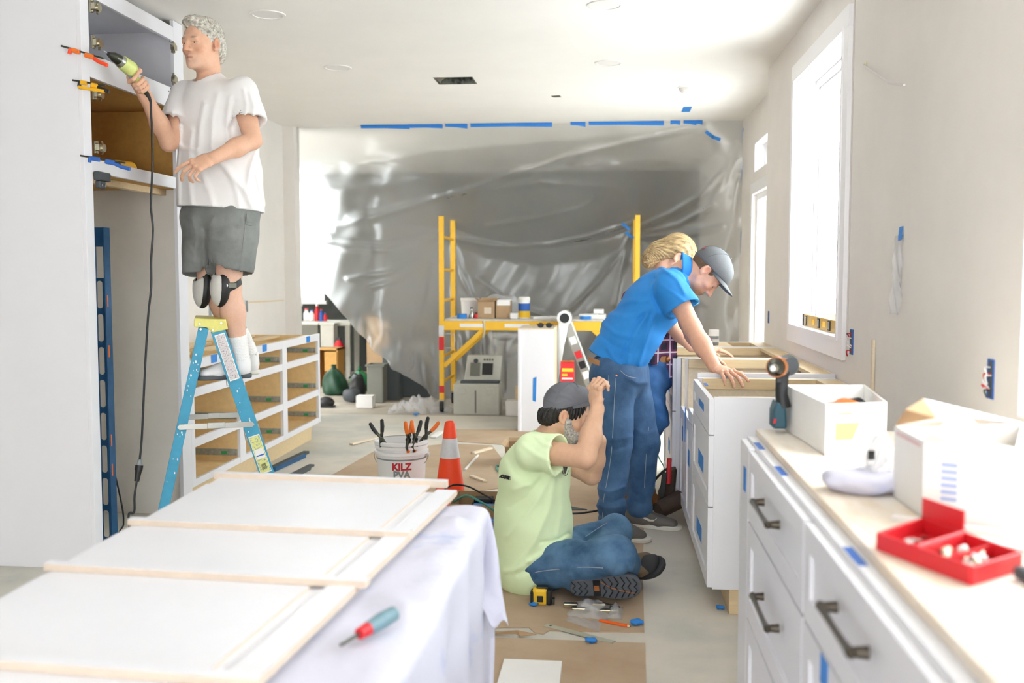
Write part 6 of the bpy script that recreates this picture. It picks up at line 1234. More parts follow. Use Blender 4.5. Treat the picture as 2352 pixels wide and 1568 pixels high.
def shoe(parent, heel, toe, up, ankle_h, cols, sole_col, W=.05, boot=False, accent=None, laces='paper', name='shoe'):
    """heel and toe are points at the sole's bottom; local frame x = left, y = forward, z = up"""
    heel, toe = V3(heel), V3(toe); L = np.linalg.norm(toe - heel); M3 = frame(toe - heel, V3(up)); M4 = Matrix(M3.tolist()).to_4x4(); M4.translation = Vector(heel)
    F = Field([(-.07, -.02, -.01), (.07, L + .02, ankle_h)], .02, .005)
    F.ecap((0, .045, .05), (0, .1, .05), (.036, .045), (.04, .045), (1, 0, 0), .02); F.ecap((0, .1, .045), (0, L * .62, .036), (.04, .04), (W * .92, .03), (1, 0, 0), .03); F.ecap((0, L * .62, .036), (.004, L - .05, .03), (W * .92, .031), (W * .8, .024), (1, 0, 0), .03)
    F.cap((0, .055, .06), (0, .05, ankle_h), .044, .045, .03); F.cap((0, .09, .075), (0, L * .55, .055), .028, .022, .03)
    F.cut((0, 0, .018), (0, 0, -1)); F.cut((0, .05, ankle_h - .005), (0, .25, 1)); F.cap((0, .05, ankle_h - .03), (0, .046, ankle_h + .03), .037, .042, .004, True)
    v, q = F.nets(); me = fast_mesh('upper', v, q); me.materials.append(MAT(cols)); s = link(name, me, parent, M4)
    out = [(W * (.66 + .34 * min(1, max(0, (t - .3) / .35))) * (1 - max(0, (t - .72) / .28) ** 2.2) ** .5 * (1 - max(0, (.14 - t) / .14) ** 2) ** .5, t * L) for t in np.linspace(.002, .998, 26)]
    pl = [(w_ + .004, y_, 0) for w_, y_ in out] + [(-w_ - .004, y_, 0) for w_, y_ in reversed(out)]
    sm = MB().prism(pl, (0, 0, .024)); obj('sole', sm, sole_col, s, M=M4, bevel=.006, smooth=50)
    if boot:
        F2 = Field([(-.07, L * .6, 0), (.07, L, .08)], .02, .005); F2.ecap((0, L * .66, .037), (.004, L - .05, .03), (W * .92, .036), (W * .84, .028), (1, 0, 0), .02); F2.cut((0, 0, .018), (0, 0, -1)); F2.cut((0, L * .74, 0), (0, -1, -.3))
        v, q = F2.nets(); me = fast_mesh('toe_cap', v, q); me.materials.append(MAT('rubber')); link('toe_cap', me, s, M4)
    for i in range(5):
        yy = .1 + i * (L * .5 - .1) / 4.5; zz = .103 - i * .0105 if not boot else .11 - i * .011
        obj('lace', MB().tube([(-.024, yy, zz - .014), (-.01, yy + .006, zz - .001), (.01, yy + .012, zz - .001), (.024, yy + .018, zz - .014)], .003, 6), laces, s, M=M4, smooth=60)
    if accent == 'swoosh':
        for sx in (-1, 1):
            pts = [(.22, .08), (.34, .058), (.45, .045), (.53, .046), (.585, .062), (.59, .068), (.55, .056), (.47, .054), (.36, .067)]
            obj('swoosh', MB().add([(sx * (.0455 - .12 * max(0, zk - .055)), yk * L, zk) for yk, zk in pts], [tuple(range(len(pts)))]), 'sole_white', s, M=M4, solid=.006)
    elif accent: 
        for sx in (-1, 1): obj('side_stripe', MB().tube([(sx * .043, L * .3, .06), (sx * .047, L * .42, .045), (sx * .047, L * .55, .04)], .002, 6), accent, s, M=M4)
    return s, M4
def cap_hat(parent, H, mat, tilt=.4, z0=.028, brim_up=.06, blen=1.):
    """baseball cap on head H: crown, panel seams, button, brim"""
    F = Field([H(x, y, z) for x in (-.1, .1) for y in (-.13, .13) for z in (-.05, .16)], .02, .004); S = H.sc; pn = H.M @ np.array([0, tilt, -1.])
    F.ell(H(0, -.01, .035), [.0865 * S, .108 * S, .105 * S], H.M, .01); F.ell(H(0, .05, .065), [.066 * S, .05 * S, .056 * S], H.M, .04)
    F.cut(H(0, 0, z0), pn); F.ell(H(0, -.01, .026), [.077 * S, .096 * S, .09 * S], H.M, .004, True)
    F.folds(cap_folds.get(id(H), []), .012)
    cp_ = fobj('cap', F, mat, parent)
    def brim(u, v):
        t = (u - .5) * 2; yb = .012 + .086 * max(0., 1 - t * t) ** .5; ye = .02 + (.09 + .062 * blen) * max(0., 1 - abs(t) ** 2.4) ** .5; y = yb * (1 - v) + ye * v; x = t * .078
        z = z0 + tilt * yb + .004 + brim_up * (y - yb) - .012 * t * t * v - .004 * v; return H(x, y, z)
    obj('brim', MB().grid(brim, 30, 10), mat, cp_, smooth=180, solid=.005)
    for a in (60, 120, 180, 240, 300):
        pts = []
        for e in np.linspace(.0, 1.5, 16):
            q = (.0872 * math.cos(e) * math.sin(R(a)), -.01 + .109 * math.cos(e) * math.cos(R(a)), .035 + .1062 * math.sin(e))
            if q[2] > z0 + tilt * q[1] + .004: pts.append(H(*q))
        if len(pts) > 3: obj('seam', MB().tube(pts, .0016, 5), mat, cp_, smooth=60)
    rim = []
    for a in np.linspace(R(62), R(298), 40):
        x, y = .0862 * math.sin(a), -.01 + .1075 * math.cos(a); rim.append(H(x * .995, y, z0 + tilt * y + .012))
    obj('rim_band', MB().tube(rim, .0018, 5), mat, cp_, smooth=60)
    obj('button', MB().ell(H(0, -.01, .142), (.008, .008, .005), 12, 8), mat, cp_, smooth=60); return cp_
cap_folds = {}
def grip_hand(F, ax, g, fwd, tipside, rg, sc=1., index_out=True):
    """right hand closed round a bar: ax = point on the bar at the index finger, g = bar direction towards the little finger, fwd = where the tool points, tipside = side on which the fingertips show"""
    ax, g, fwd, tp = V3(ax), nrm(g), nrm(fwd), nrm(tipside); fwd = nrm(fwd - g * (fwd @ g)); tp = nrm(tp - g * (tp @ g) - fwd * (tp @ fwd)); pt = lambda t, a, r: ax + g * t * sc + (-tp * math.cos(a) + fwd * math.sin(a)) * r * sc
    F.ecap(pt(-.005, -.5, .03), pt(.068, -.5, .032), (.03 * sc, .02 * sc), (.03 * sc, .021 * sc), fwd, .015)
    for i, (t, r, e) in enumerate(((0., .0098, 3.0), (.021, .01, 3.9), (.042, .0096, 3.8), (.062, .0086, 3.6))):
        if i == 0 and index_out:
            F.chain([pt(0, .1, rg + .012), pt(-.006, 1.1, rg + .02), pt(-.014, 1.9, rg + .024), pt(-.016, 2.6, rg + .012)], [r, r, r * .95, r * .85], .004); continue
        F.chain([pt(t, a, rg + .008) for a in np.linspace(-.2, e, 7)], [r * (1.05 - .03 * k) for k in range(7)], .004)
    F.chain([pt(-.0, -1.1, .036), pt(-.012, -1.9, .036), pt(-.016, -2.6, .034), pt(-.022, -3.3, .032)], [.016, .0125, .011, .0095], .008)
    return pt(.075, -.7, .035)
mk('skin', '#d8a583', .5, attr='tint', noise=.07, nscale=60, bump=.08, bscale=180, spec=.35)
mk('denim', '#4c7099', .8, col2='#2c4d73', nscale=4.5, bump=.25, bscale=380, lo=.38, hi=.62); mk('denim_light', '#5b82a6', .8, col2='#2f5478', nscale=6, bump=.25, bscale=380, lo=.4, hi=.66); mk('denim_dark', '#2b4c70', .8, col2='#1d3755', nscale=7, bump=.25, bscale=380); mk('denim_bright', '#5589c8', .8, col2='#376aa6', nscale=6, bump=.25, bscale=380)
mk('stitch', '#9aa6b4', .7); mk('tee_white', '#efeceb', .85, noise=.04, nscale=5, bump=.08, bscale=260); mk('neon', '#ebfecf', .85, noise=.05, nscale=5, bump=.1, bscale=260); mk('polo_blue', '#2a8fe0', .75, col2='#2180d0', nscale=5, bump=.18, bscale=500)
mk('shorts_grey', '#8b8d8b', .85, col2='#757775', nscale=6, bump=.2, bscale=320); mk('sock', '#f1efed', .9, bump=.3, bscale=160); mk('shoe_white', '#eeecec', .55, noise=.04, nscale=14); mk('shoe_grey', '#77736f', .8, noise=.12, nscale=30, bump=.2, bscale=300); mk('sole_white', '#e9e6dc', .6); mk('sole_dark', '#56595c', .7)
mk('cap_grey', '#707178', .8, noise=.12, nscale=12, bump=.2, bscale=350); mk('cap_dark', '#66686b', .7, noise=.1, nscale=12, bump=.15, bscale=350); mk('hair_grey', '#d6d1c6', .55, col2='#8d887b', nscale=1, stretch=(16, 110, 80), lo=.4, hi=.66, bump=.4, bscale=1.5)
mk('hair_black', '#1d1a19', .45, noise=.4, nscale=40, bump=.5, bscale=90); mk('beard_grey', '#e0dbd4', .7, col2='#948d84', nscale=110, bump=.7, bscale=160); mk('hair_brown', '#7b5a3c', .6, noise=.35, nscale=50, bump=.4, bscale=140); mk('hair_blond', '#c4a878', .5, col2='#806745', nscale=1, stretch=(16, 120, 60), bump=.5, bscale=1.5)
mk('boot_brown', '#6f5d48', .75, noise=.25, nscale=18, bump=.25, bscale=120); mk('boot_tan', '#a4703f', .7, noise=.2, nscale=18); mk('leather_patch', '#a8794f', .6); mk('boot_sole', '#5a6068', .75, noise=.15, nscale=25); mk('pad_grey', '#d9d6d0', .6, noise=.06, nscale=20)
def plaidmat():
    m = mk('plaid', '#5a4a66', .85); nt = m.node_tree; b = nt.nodes['Principled BSDF']; tc = nt.nodes.new('ShaderNodeTexCoord'); sp = nt.nodes.new('ShaderNodeSeparateXYZ'); nt.links.new(tc.outputs['Object'], sp.inputs[0]); prev = None
    col = lin('#2c2c3e') + [1]
    for ax, fr, thr, hexc in ((0, 90, .1, '#8a3b6e'), (2, 90, .1, '#8a3b6e'), (0, 90, .93, '#efe6ee'), (2, 90, .93, '#efe6ee')):
        mu = nt.nodes.new('ShaderNodeMath'); mu.operation = 'MULTIPLY'; mu.inputs[1].default_value = fr; nt.links.new(sp.outputs[ax], mu.inputs[0]); si = nt.nodes.new('ShaderNodeMath'); si.operation = 'SINE'; nt.links.new(mu.outputs[0], si.inputs[0]); gt = nt.nodes.new('ShaderNodeMath'); gt.operation = 'GREATER_THAN'; gt.inputs[1].default_value = thr; nt.links.new(si.outputs[0], gt.inputs[0])
        fa = nt.nodes.new('ShaderNodeMath'); fa.operation = 'MULTIPLY'; fa.inputs[1].default_value = .5 if thr < .5 else .9; nt.links.new(gt.outputs[0], fa.inputs[0]); mx = nt.nodes.new('ShaderNodeMix'); mx.data_type = 'RGBA'; nt.links.new(fa.outputs[0], mx.inputs[0])
        if prev is None: mx.inputs[6].default_value = col
        else: nt.links.new(prev, mx.inputs[6])
        mx.inputs[7].default_value = lin(hexc) + [1]; prev = mx.outputs[2]
    nt.links.new(prev, b.inputs['Base Color'])
plaidmat()
def body(F, J, side_p, side_c, H, g=1., female=False):
    """skin volume: trunk, neck, arms, legs from joints J"""
    F.ecap(J['pelvis'], J['waist'], (.155 * g, .11 * g), (.14 * g, .105 * g), side_p, .04); F.ecap(J['waist'], J['chest'], (.14 * g, .105 * g), (.165 * g, .12 * g), side_c, .04)
    up = V3(J['neck']) * .75 + V3(J['chest']) * .25; F.ecap(J['chest'], up, (.165 * g, .115 * g), (.09 * g, .07 * g), side_c, .05)
    F.cap(J['neck'], H(0, -.022, -.05), .058 * g, .054 * g, .03); F.cap(H(0, -.03, -.09), H(0, -.02, -.02), .05 * g, .052 * g, .03)
    for s in 'LR':
        if 'sh' + s in J:
            F.cap(V3(J['neck']) * .6 + V3(J['chest']) * .4, J['sh' + s], .062 * g, .06 * g, .04); F.cap(J['sh' + s], J['el' + s], .056 * g, .043 * g, .03)
            e, w = V3(J['el' + s]), V3(J['wr' + s]); F.cap(e, e * .55 + w * .45, .042 * g, .044 * g, .02); F.cap(e * .6 + w * .4, w, .043 * g, .029 * g, .02)
        if 'hip' + s in J:
            F.cap(J['hip' + s], J['kn' + s], .088 * g, .06 * g, .04); k, a = V3(J['kn' + s]), V3(J['an' + s]); F.cap(k, k * .6 + a * .4, .057 * g, .058 * g, .02); F.cap(k * .62 + a * .38, a, .057 * g, .036 * g, .03)
def allpts(J, H): return [V3(v) for v in J.values()] + [H(x, y, z) for x in (-.1, .1) for y in (-.12, .14) for z in (-.13, .14)]
def seam(parent, pts, r=.0022, mat='stitch'): return obj('seam', MB().tube(spl(pts, 6), r, 5), mat, parent, smooth=60)
Zv = np.array([0, 0, 1.])

# ------------------------------------------------------------ grey-haired man on the stepladder
def q1(x, y, off): return PL(x, y, off)
f1 = -LE * .72 - LDV * .69; l1 = np.cross(Zv, f1)
J = dict(pelvis=q1(508, 480, .18), waist=q1(505, 400, .18), chest=q1(496, 285, .18), neck=q1(480, 178, .2),
         shL=q1(556, 215, .05), elL=q1(580, 322, -.04), wrL=q1(492, 362, -.16), shR=q1(430, 222, .31), elR=P(388, 327, Y=4.84), wrR=P(334, 222, Y=4.66),
         hipL=q1(535, 490, .1), knL=q1(525, 655, .04), anL=q1(550, 812, .09), hipR=q1(482, 490, .27), knR=q1(482, 652, .22), anR=q1(570, 800, .27))
H1 = Head(q1(465, 103, .16), -LE * .68 - LDV * .72 - Zv * .06, (0, 0, 1), 1.05)
m1 = thing('person', 'grey-haired man in white t-shirt and grey shorts on the stepladder holding a drill', 'person', (float(J['pelvis'][0]), float(J['pelvis'][1]), zst))
F = Field(allpts(J, H1) + [J['wrR'] + np.array([-.1, -.15, .15]), J['wrL'] + np.array([-.2, -.1, -.2]), J['anL'] - Zv * .1], .1, .004)
body(F, J, l1, l1, H1, 1.02); H1.build(F)
hand(F, J['wrL'], -LE * .86 - Zv * .42 - LDV * .12, -LDV * .7 + Zv * .62, True, (.5, .22, .38, .55, .6), .2, 1.12, tc=(.55, .7, -.5))
gtop, gbot = PD(306, 171), PD(333, 208)
gw = grip_hand(F, gtop + (gbot - gtop) * .18, gbot - gtop, PD(240, 118) - PD(300, 160), -LDV, .019, 1.02); F.cap(gw, J['wrR'], .03, .029, .02)
F.cap(J['anL'], J['anL'] - LE * .03 + Zv * -.02, .034, .03); F.cap(J['anR'], J['anR'] - LE * .03 - Zv * .02, .034, .03)
skin = H1.paint('#9a8872', '#cf7f5e'); skin += [(lambda v: .5 * np.clip(1 - np.linalg.norm((H1.loc(v) - np.array([0, .06, -.095])) / np.array([.06, .07, .05]), axis=1), 0, 1), '#d8c3b2'), (lambda v: .5 * (v[:, 2] < 1.5), '#e6bda8')]
fobj('body', F, 'skin', m1, skin, '#e3b396'); H1.eyes(m1)
# hair swept back
def strands(H, n, a, back=True):
    def fn(X, Y, Z):
        x, y, z = X - H.c[0], Y - H.c[1], Z - H.c[2]; M = H.M; u = x * M[0, 0] + y * M[1, 0] + z * M[2, 0]; v = x * M[0, 1] + y * M[1, 1] + z * M[2, 1]; w = x * M[0, 2] + y * M[1, 2] + z * M[2, 2]
        th = np.arctan2(u, w + .1 + .5 * v * (v > 0)) if back else np.arctan2(u, v); ph = 2.2 * np.sin(v * 22 + 2 * np.sin(th * 3)) + 1.2 * np.sin(w * 30 + u * 17)
        return a * np.sin(n * th + ph) + a * .6 * np.sin(n * 1.9 * th + 1.7 * ph + 1)
    return fn
F = Field([H1(x, y, z) for x in (-.1, .1) for y in (-.14, .14) for z in (-.12, .16)], .02, .003); e_ = lambda c, r, k=.01, neg=False: F.ell(H1(*c), [q * 1.05 for q in r], H1.M, k, neg)
e_((0, -.02, .04), (.0835, .102, .094)); e_((0, .045, .1), (.058, .05, .03), .02); e_((0, -.085, -.02), (.064, .036, .07), .03)
e_((0, .085, .008), (.066, .055, .07), .008, True); e_((0, .045, -.06), (.12, .075, .075), .01, True); e_((0, .062, -.0), (.1, .05, .045), .008, True)
for t in (-1, 1): e_((t * .088, -.01, -.01), (.022, .025, .036), .004, True)
e_((0, -.045, -.118), (.1, .09, .04), .01, True)
F.disp(strands(H1, 46, .0018), .03); fobj('hair', F, 'hair_grey', m1)
# t-shirt
F = Field(allpts({k: J[k] for k in ('pelvis', 'waist', 'chest', 'neck', 'shL', 'shR', 'elL', 'elR')}, H1), .16, .005)
hem = q1(507, 482, .18)
F.ecap(J['chest'] + Zv * .06, J['waist'], (.205, .15), (.225, .17), l1, .04); F.ecap(J['waist'], hem - Zv * .06, (.228, .172), (.25, .19), l1, .04); F.ecap(J['chest'] + Zv * .05, V3(J['neck']) * .8 + V3(J['chest']) * .2, (.2, .14), (.1, .085), l1, .05)
def sleeve(F, sh, el, r0, r1, frac, n0, k=.03):
    F.cap(n0, sh, r0 * 1.05, r0, .05); F.tube_open(sh, el, r0 + .002, r1 + .003, frac, .021, k)
def neckhole(F, nk, ax, r=.068, up=.012):                  # trims the shirt above the collar line and opens it for the neck
    nk, ax = V3(nk), nrm(ax); F.cut(nk + ax * up, ax, nk + ax * (up + .075), .1); F.cap(nk - ax * .06, nk + ax * .12, r, r, .006, True)
nb_ = V3(J['neck']) * .5 + V3(J['chest']) * .5
sleeve(F, J['shL'], J['elL'], .075, .089, .62, nb_); sleeve(F, J['shR'], J['elR'], .075, .085, .62, nb_)
F.disp(waves([(nrm(LE * .95 + Zv * .2), .17, .0025, 0), (nrm(LE * .8 - Zv * .5), .2, .0025, 1.3)]))
F.folds([([(505, 372), (535, 405), (565, 440), (578, 472)], 7, 0.0150), ([(592, 340), (575, 390), (566, 440)], 6, 0.0120), ([(520, 385), (545, 440), (550, 478)], 6, 0.0075), ([(412, 290), (408, 380), (410, 470)], 6, 0.0105), ([(440, 300), (432, 390), (440, 475)], 7, 0.0090), ([(470, 240), (458, 300), (455, 360)], 7, 0.0105), ([(500, 215), (488, 270), (486, 340)], 6, 0.0075), ([(528, 225), (520, 275), (525, 330)], 6, 0.0090), ([(540, 235), (533, 262), (532, 300)], 4, -.002), ([(575, 215), (583, 245), (580, 268)], 5, 0.0090), ([(560, 205), (566, 240), (562, 270)], 4, 0.0075), ([(465, 400), (480, 440), (490, 480)], 8, 0.0090), ([(400, 320), (420, 340), (450, 345)], 5, 0.0075), ([(395, 255), (400, 280), (392, 300)], 4, 0.0075), ([(590, 400), (600, 440), (607, 468)], 6, 0.0105)])
F.cut(hem, -Zv - LE * .08, hem, .6); F.ecap(hem + Zv * .0, hem - Zv * .2, (.225, .165), (.26, .2), l1, .004, True)
neckhole(F, V3(J['neck']) + f1 * .012 - Zv * .012, nrm(Zv * .93 + f1 * .36), .07, .016)
ts = fobj('t_shirt', F, 'tee_white', m1, sm=4)
# shorts
F = Field([J['pelvis'], J['knL'], J['knR'], J['waist']], .24, .006)
F.ecap(J['waist'] - Zv * .1, J['pelvis'] - Zv * .03, (.175, .135), (.2, .16), l1, .04); mt_ = (V3(J['hipL']) + V3(J['hipR']) + V3(J['knL']) * .6 + V3(J['knR']) * .6) / 3.2; F.ecap(J['pelvis'] - Zv * .05, mt_ - Zv * .03, (.18, .13), (.13, .085), l1, .05)
eL = V3(J['hipL']) * .18 + V3(J['knL']) * .82 - LE * .0; eR = V3(J['hipR']) * .2 + V3(J['knR']) * .8 - LE * .03
F.tube_open(J['hipL'], J['knL'], .126, .12, .83, .022, .04); F.tube_open(J['hipR'] - LE * .02, J['knR'] - LE * .02, .12, .12, .87, .022, .04); F.ecap(J['pelvis'] - Zv * .1, mt_ - Zv * .09, (.17, .12), (.14, .085), l1, .05); F.cap(J['hipL'], V3(J['hipL']) * .6 + V3(J['knL']) * .4, .12, .115, .04); F.cap(J['hipR'], V3(J['hipR']) * .6 + V3(J['knR']) * .4, .115, .11, .04)
F.disp(waves([(nrm(LE * .6 + Zv * .8), .16, .003, .4), (nrm(LE * .9 - Zv * .45), .2, .003, 1.)]))
F.folds([([(470, 525), (500, 530), (540, 522)], 6, -.010), ([(472, 530), (470, 580), (468, 625)], 6, -.012), ([(480, 545), (510, 555), (550, 545)], 6, .007), ([(500, 600), (530, 575), (570, 545)], 7, .006), ([(440, 500), (450, 540), (445, 600)], 6, .006), ([(490, 500), (480, 520), (472, 530)], 5, .007), ([(430, 560), (445, 580), (460, 585)], 5, .005), ([(520, 610), (545, 600), (570, 590)], 5, .004), ([(556, 500), (560, 560), (552, 620)], 3, .004)])
sh_ = fobj('shorts', F, 'shorts_grey', m1, sm=2)
obj('pocket', MB().prism(F.hits([(566, 490), (585, 492), (583, 512), (566, 510)], .004), -LDV * .004), 'shorts_grey', sh_, bevel=.002)
for pp in ([(566, 500), (560, 540), (556, 580), (550, 618)], [(475, 622), (505, 626), (535, 625), (560, 622)], [(562, 514), (575, 518), (586, 516)]): seam(sh_, F.hits(pp, .001), .0018, 'shorts_grey')
# knee pads, socks, trainers
for kk, sd in (('L', 0), ('R', 1)):
    k = V3(J['kn' + kk]); a = V3(J['an' + kk]); ax = nrm(a - k); fd = nrm(-LE * .95 - LDV * .32); Mx = np.stack([nrm(np.cross(fd, -ax)), fd, -ax], 1); c = k + fd * .05 + ax * .01
    F = Field([c - .13, c + .13], .02, .005); F.ell(c - fd * .012, (.074, .045, .1), Mx, .01); F.cap(k - ax * .2, k + ax * .2, .06, .056, .004, True); F.cut(k, -fd); t = fobj('knee_pad', F, 'black', m1, sm=2)
    F = Field([c - .13, c + .13], .02, .005); F.ell(c - fd * .004, (.068, .045, .094), Mx, .01); F.cap(k - ax * .2, k + ax * .2, .062, .058, .004, True); F.cut(k + fd * .02, -fd); fobj('pad_shell', F, 'pad_grey', t, sm=2)
    rg = [k + ax * (.0 + .03 * math.sin(w_)) + Mx[:, 0] * .066 * math.cos(w_) + fd * .066 * math.sin(w_) for w_ in np.linspace(0, 2*math.pi, 28, endpoint=False)]
    m = MB(); n_ = len(rg); m.add([p_ + ax * s_ * .016 for s_ in (-1, 1) for p_ in rg], [(i, (i+1) % n_, n_ + (i+1) % n_, n_ + i) for i in range(n_)]); obj('strap', m, 'black', t, solid=.004)
    if not sd: b_ = k - LDV * .068 + LE * .01; obj('buckle', MB().bar(b_ - LE * .02, b_ + LE * .03, .01, .028), 'metal_dark', t, bevel=.003); obj('button', MB().cyl(b_ - LE * .022 - LDV * .012, b_ - LE * .022, .008), 'metal', t, smooth=40)
    F = Field([a, k], .1, .005); F.cap(a - Zv * .02, a + (k - a) * .28, .049, .052, .01); F.disp(waves([(Zv, .014, .0016, 0)])); F.cut(a + (k - a) * .27, k - a); fobj('sock', F, 'sock', m1)
    fo = nrm(-LE * .97 - LDV * .22); hl = a + np.array([0, 0, 0]); hl = np.array([hl[0], hl[1], zst]) - fo * .06; shoe(m1, hl, hl + fo * .285, Zv, .115, 'shoe_white', 'sole_dark' if not sd else 'sole_white', .049, accent='slate')

# ------------------------------------------------------------ man sitting cross-legged
f2 = np.array([1., 0, 0]); l2 = np.array([0, 1., 0])
q2 = lambda x, y, Y: P(x, y, Y=Y)
J = dict(pelvis=q2(1228, 1288, 4.3), waist=q2(1222, 1195, 4.3), chest=q2(1230, 1085, 4.3), neck=q2(1262, 1000, 4.29), shR=q2(1225, 1035, 4.1), elR=q2(1345, 1050, 3.98), wrR=q2(1372, 938, 4.08),
         shL=q2(1258, 1038, 4.47), elL=q2(1358, 1090, 4.42), wrL=q2(1378, 1012, 4.36), hipR=q2(1240, 1300, 4.2), knR=q2(1415, 1275, 4.0), anR=q2(1448, 1300, 4.34), hipL=q2(1245, 1290, 4.4), knL=q2(1412, 1222, 4.56), anL=q2(1338, 1336, 4.12))
H2 = Head(q2(1303, 950, 4.27), (.97, -.02, -.28), (0, 0, 1), .98)
m2 = thing('person', 'man in neon green t-shirt sitting cross-legged and gripping his grey cap', 'person', (float(J['pelvis'][0]), 4.3, .004))
F = Field(allpts(J, H2) + [J['wrR'] + np.array([.2, 0, .2])], .1, .004); body(F, J, l2, l2, H2, 1.0); H2.build(F)
hand(F, J['wrR'], (-.1, .12, 1.), (-.72, -.66, .1), False, (.5, .62, .75, .8, .85), .05, 1.0, tc=(-.3, .8, -.5))
F.chain([q2(1362, 884, 4.13), q2(1382, 878, 4.12), q2(1397, 886, 4.11)], [.0105, .0095, .008], .004)
hand(F, J['wrL'], (-.25, -.15, .9), (.9, .2, .3), True, (.4, .4, .5, .6, .6), .05, 1.0)
fobj('body', F, 'skin', m2, H2.paint('#2b2422', '#cf8d70'), '#dcb092'); H2.eyes(m2)
F = Field([H2(x, y, z) for x in (-.1, .1) for y in (-.14, .12) for z in (-.13, .12)], .02, .0035)
F.ell(H2(0, -.016, .022), (.0815, .103, .085), H2.M, .01); F.ell(H2(0, -.075, -.035), (.07, .05, .05), H2.M, .03); F.ell(H2(0, .105, -.015), (.085, .05, .075), H2.M, .01, True); F.ell(H2(0, .045, -.075), (.12, .085, .07), H2.M, .01, True); F.ell(H2(0, -.05, -.12), (.1, .1, .05), H2.M, .01, True)
for t in (-1, 1): F.ell(H2(t * .085, -.006, -.012), (.022, .024, .034), H2.M, .004, True)
F.cut(H2(0, 0, .06), H2.M @ np.array([0, -.6, 1.])); F.disp(strands(H2, 40, .0018, False), .03); fobj('hair', F, 'hair_black', m2)
F = Field([H2(x, y, z) for x in (-.09, .09) for y in (-.04, .13) for z in (-.16, .0)], .02, .0035)
F.ell(H2(0, .045, -.088), (.068, .062, .05), H2.M, .01)
for t in (-1, 1): F.cap(H2(t * .066, .012, -.02), H2(t * .05, .04, -.09), .016, .024, .02)
F.ell(H2(0, .11, -.056), (.04, .04, .027), H2.M, .01, True); F.ell(H2(0, .07, -.02), (.062, .07, .04), H2.M, .012, True); F.ell(H2(0, -.03, -.1), (.1, .05, .08), H2.M, .01, True)
F.disp(strands(H2, 70, .0015, False), .03); fobj('beard', F, 'beard_grey', m2)
cap_folds[id(H2)] = [([(1262, 905), (1300, 900), (1330, 882)], 4, -.002), ([(1268, 890), (1285, 905), (1310, 915)], 4, .004), ([(1300, 880), (1318, 892), (1326, 905)], 3, -.002), ([(1252, 915), (1275, 925), (1300, 920)], 4, .003)]
cap_hat(m2, H2, 'cap_grey', .6, .042, .25, .45)
# neon t-shirt
F = Field(allpts({k: J[k] for k in ('pelvis', 'waist', 'chest', 'neck', 'shL', 'shR', 'elL', 'elR')}, H2), .16, .005)
F.ecap(J['pelvis'] + np.array([-.01, 0, .0]), J['waist'], (.205, .175), (.195, .172), l2, .04); F.ecap(J['waist'], J['chest'], (.195, .168), (.2, .15), l2, .04); F.ecap(J['chest'], V3(J['neck']) * .8 + V3(J['chest']) * .2, (.195, .14), (.09, .08), l2, .05)
nb_ = V3(J['neck']) * .45 + V3(J['chest']) * .55
sleeve(F, J['shR'], J['elR'], .07, .082, .5, nb_); sleeve(F, J['shL'], J['elL'], .07, .082, .6, nb_)
F.disp(waves([(nrm([.75, 0, -.65]), .2, .002, .6), (nrm([.5, .2, .85]), .16, .0015, 2)]))
F.folds([([(1262, 1078), (1222, 1110), (1180, 1125)], 6, .008), ([(1268, 1088), (1235, 1150), (1195, 1200), (1165, 1230)], 7, .009), ([(1275, 1095), (1262, 1170), (1225, 1250), (1180, 1310)], 7, .009), ([(1250, 1085), (1210, 1140), (1170, 1165)], 5, -.007), ([(1290, 1100), (1292, 1170), (1280, 1230)], 6, .007), ([(1300, 1235), (1262, 1262), (1215, 1290)], 6, .010), ([(1305, 1225), (1280, 1240), (1240, 1245)], 4, -.008), ([(1285, 1262), (1240, 1295), (1190, 1318)], 5, -.007), ([(1215, 1290), (1185, 1308), (1160, 1312)], 5, .006), ([(1200, 1020), (1230, 1045), (1262, 1060)], 6, .005), ([(1230, 1000), (1250, 1020), (1285, 1030)], 5, .005), ([(1160, 1060), (1180, 1100), (1215, 1115)], 7, .005)])
pz = V3(J['pelvis']); F.cut(pz + np.array([0, 0, -.105]), (.0, 0, -1)); F.cut(pz + np.array([.1, 0, -.03]), nrm([.75, 0, -.75]), pz + np.array([.12, 0, -.08]), .3)
neckhole(F, V3(J['neck']) + np.array([.0, 0, -.0]), nrm([.34, 0, 1.]), .07, .012)
tF = F; t2 = fobj('t_shirt', F, 'neon', m2, sm=4)
# print on the shirt: sleeve-side web address end and chest emblem
def textM(loc, xd, n): x = nrm(xd); n = nrm(V3(n) - x * (V3(n) @ x)); m = Matrix(np.stack([x, np.cross(n, x), n], 1).tolist()).to_4x4(); m.translation = Vector([float(q) for q in loc]); return m
fh = nrm([_fw[0], _fw[1], 0]); xt = nrm(_rt * .86 - fh * .5 - Zv * .1); obj('lettering', text_mesh('.com', .03, .004, .0008), 'black', t2, M=textM(tF.hit(1161, 1094, .012), xt, -fh * .86 - _rt * .5))
def dec(name, pts, mat, parent, F, lift=.002): o_p = F.hits(pts, lift); return obj(name, MB().prism(o_p, _fw * -.0015), mat, parent)
dec('emblem', [(1293, 1071), (1297, 1069), (1304, 1071), (1301, 1082), (1298, 1089), (1295, 1082)], 'black', t2, tF)
seam(t2, tF.hits([(1291, 1080), (1293, 1087), (1298, 1092), (1303, 1088), (1305, 1080)], .001), .0014, 'black')
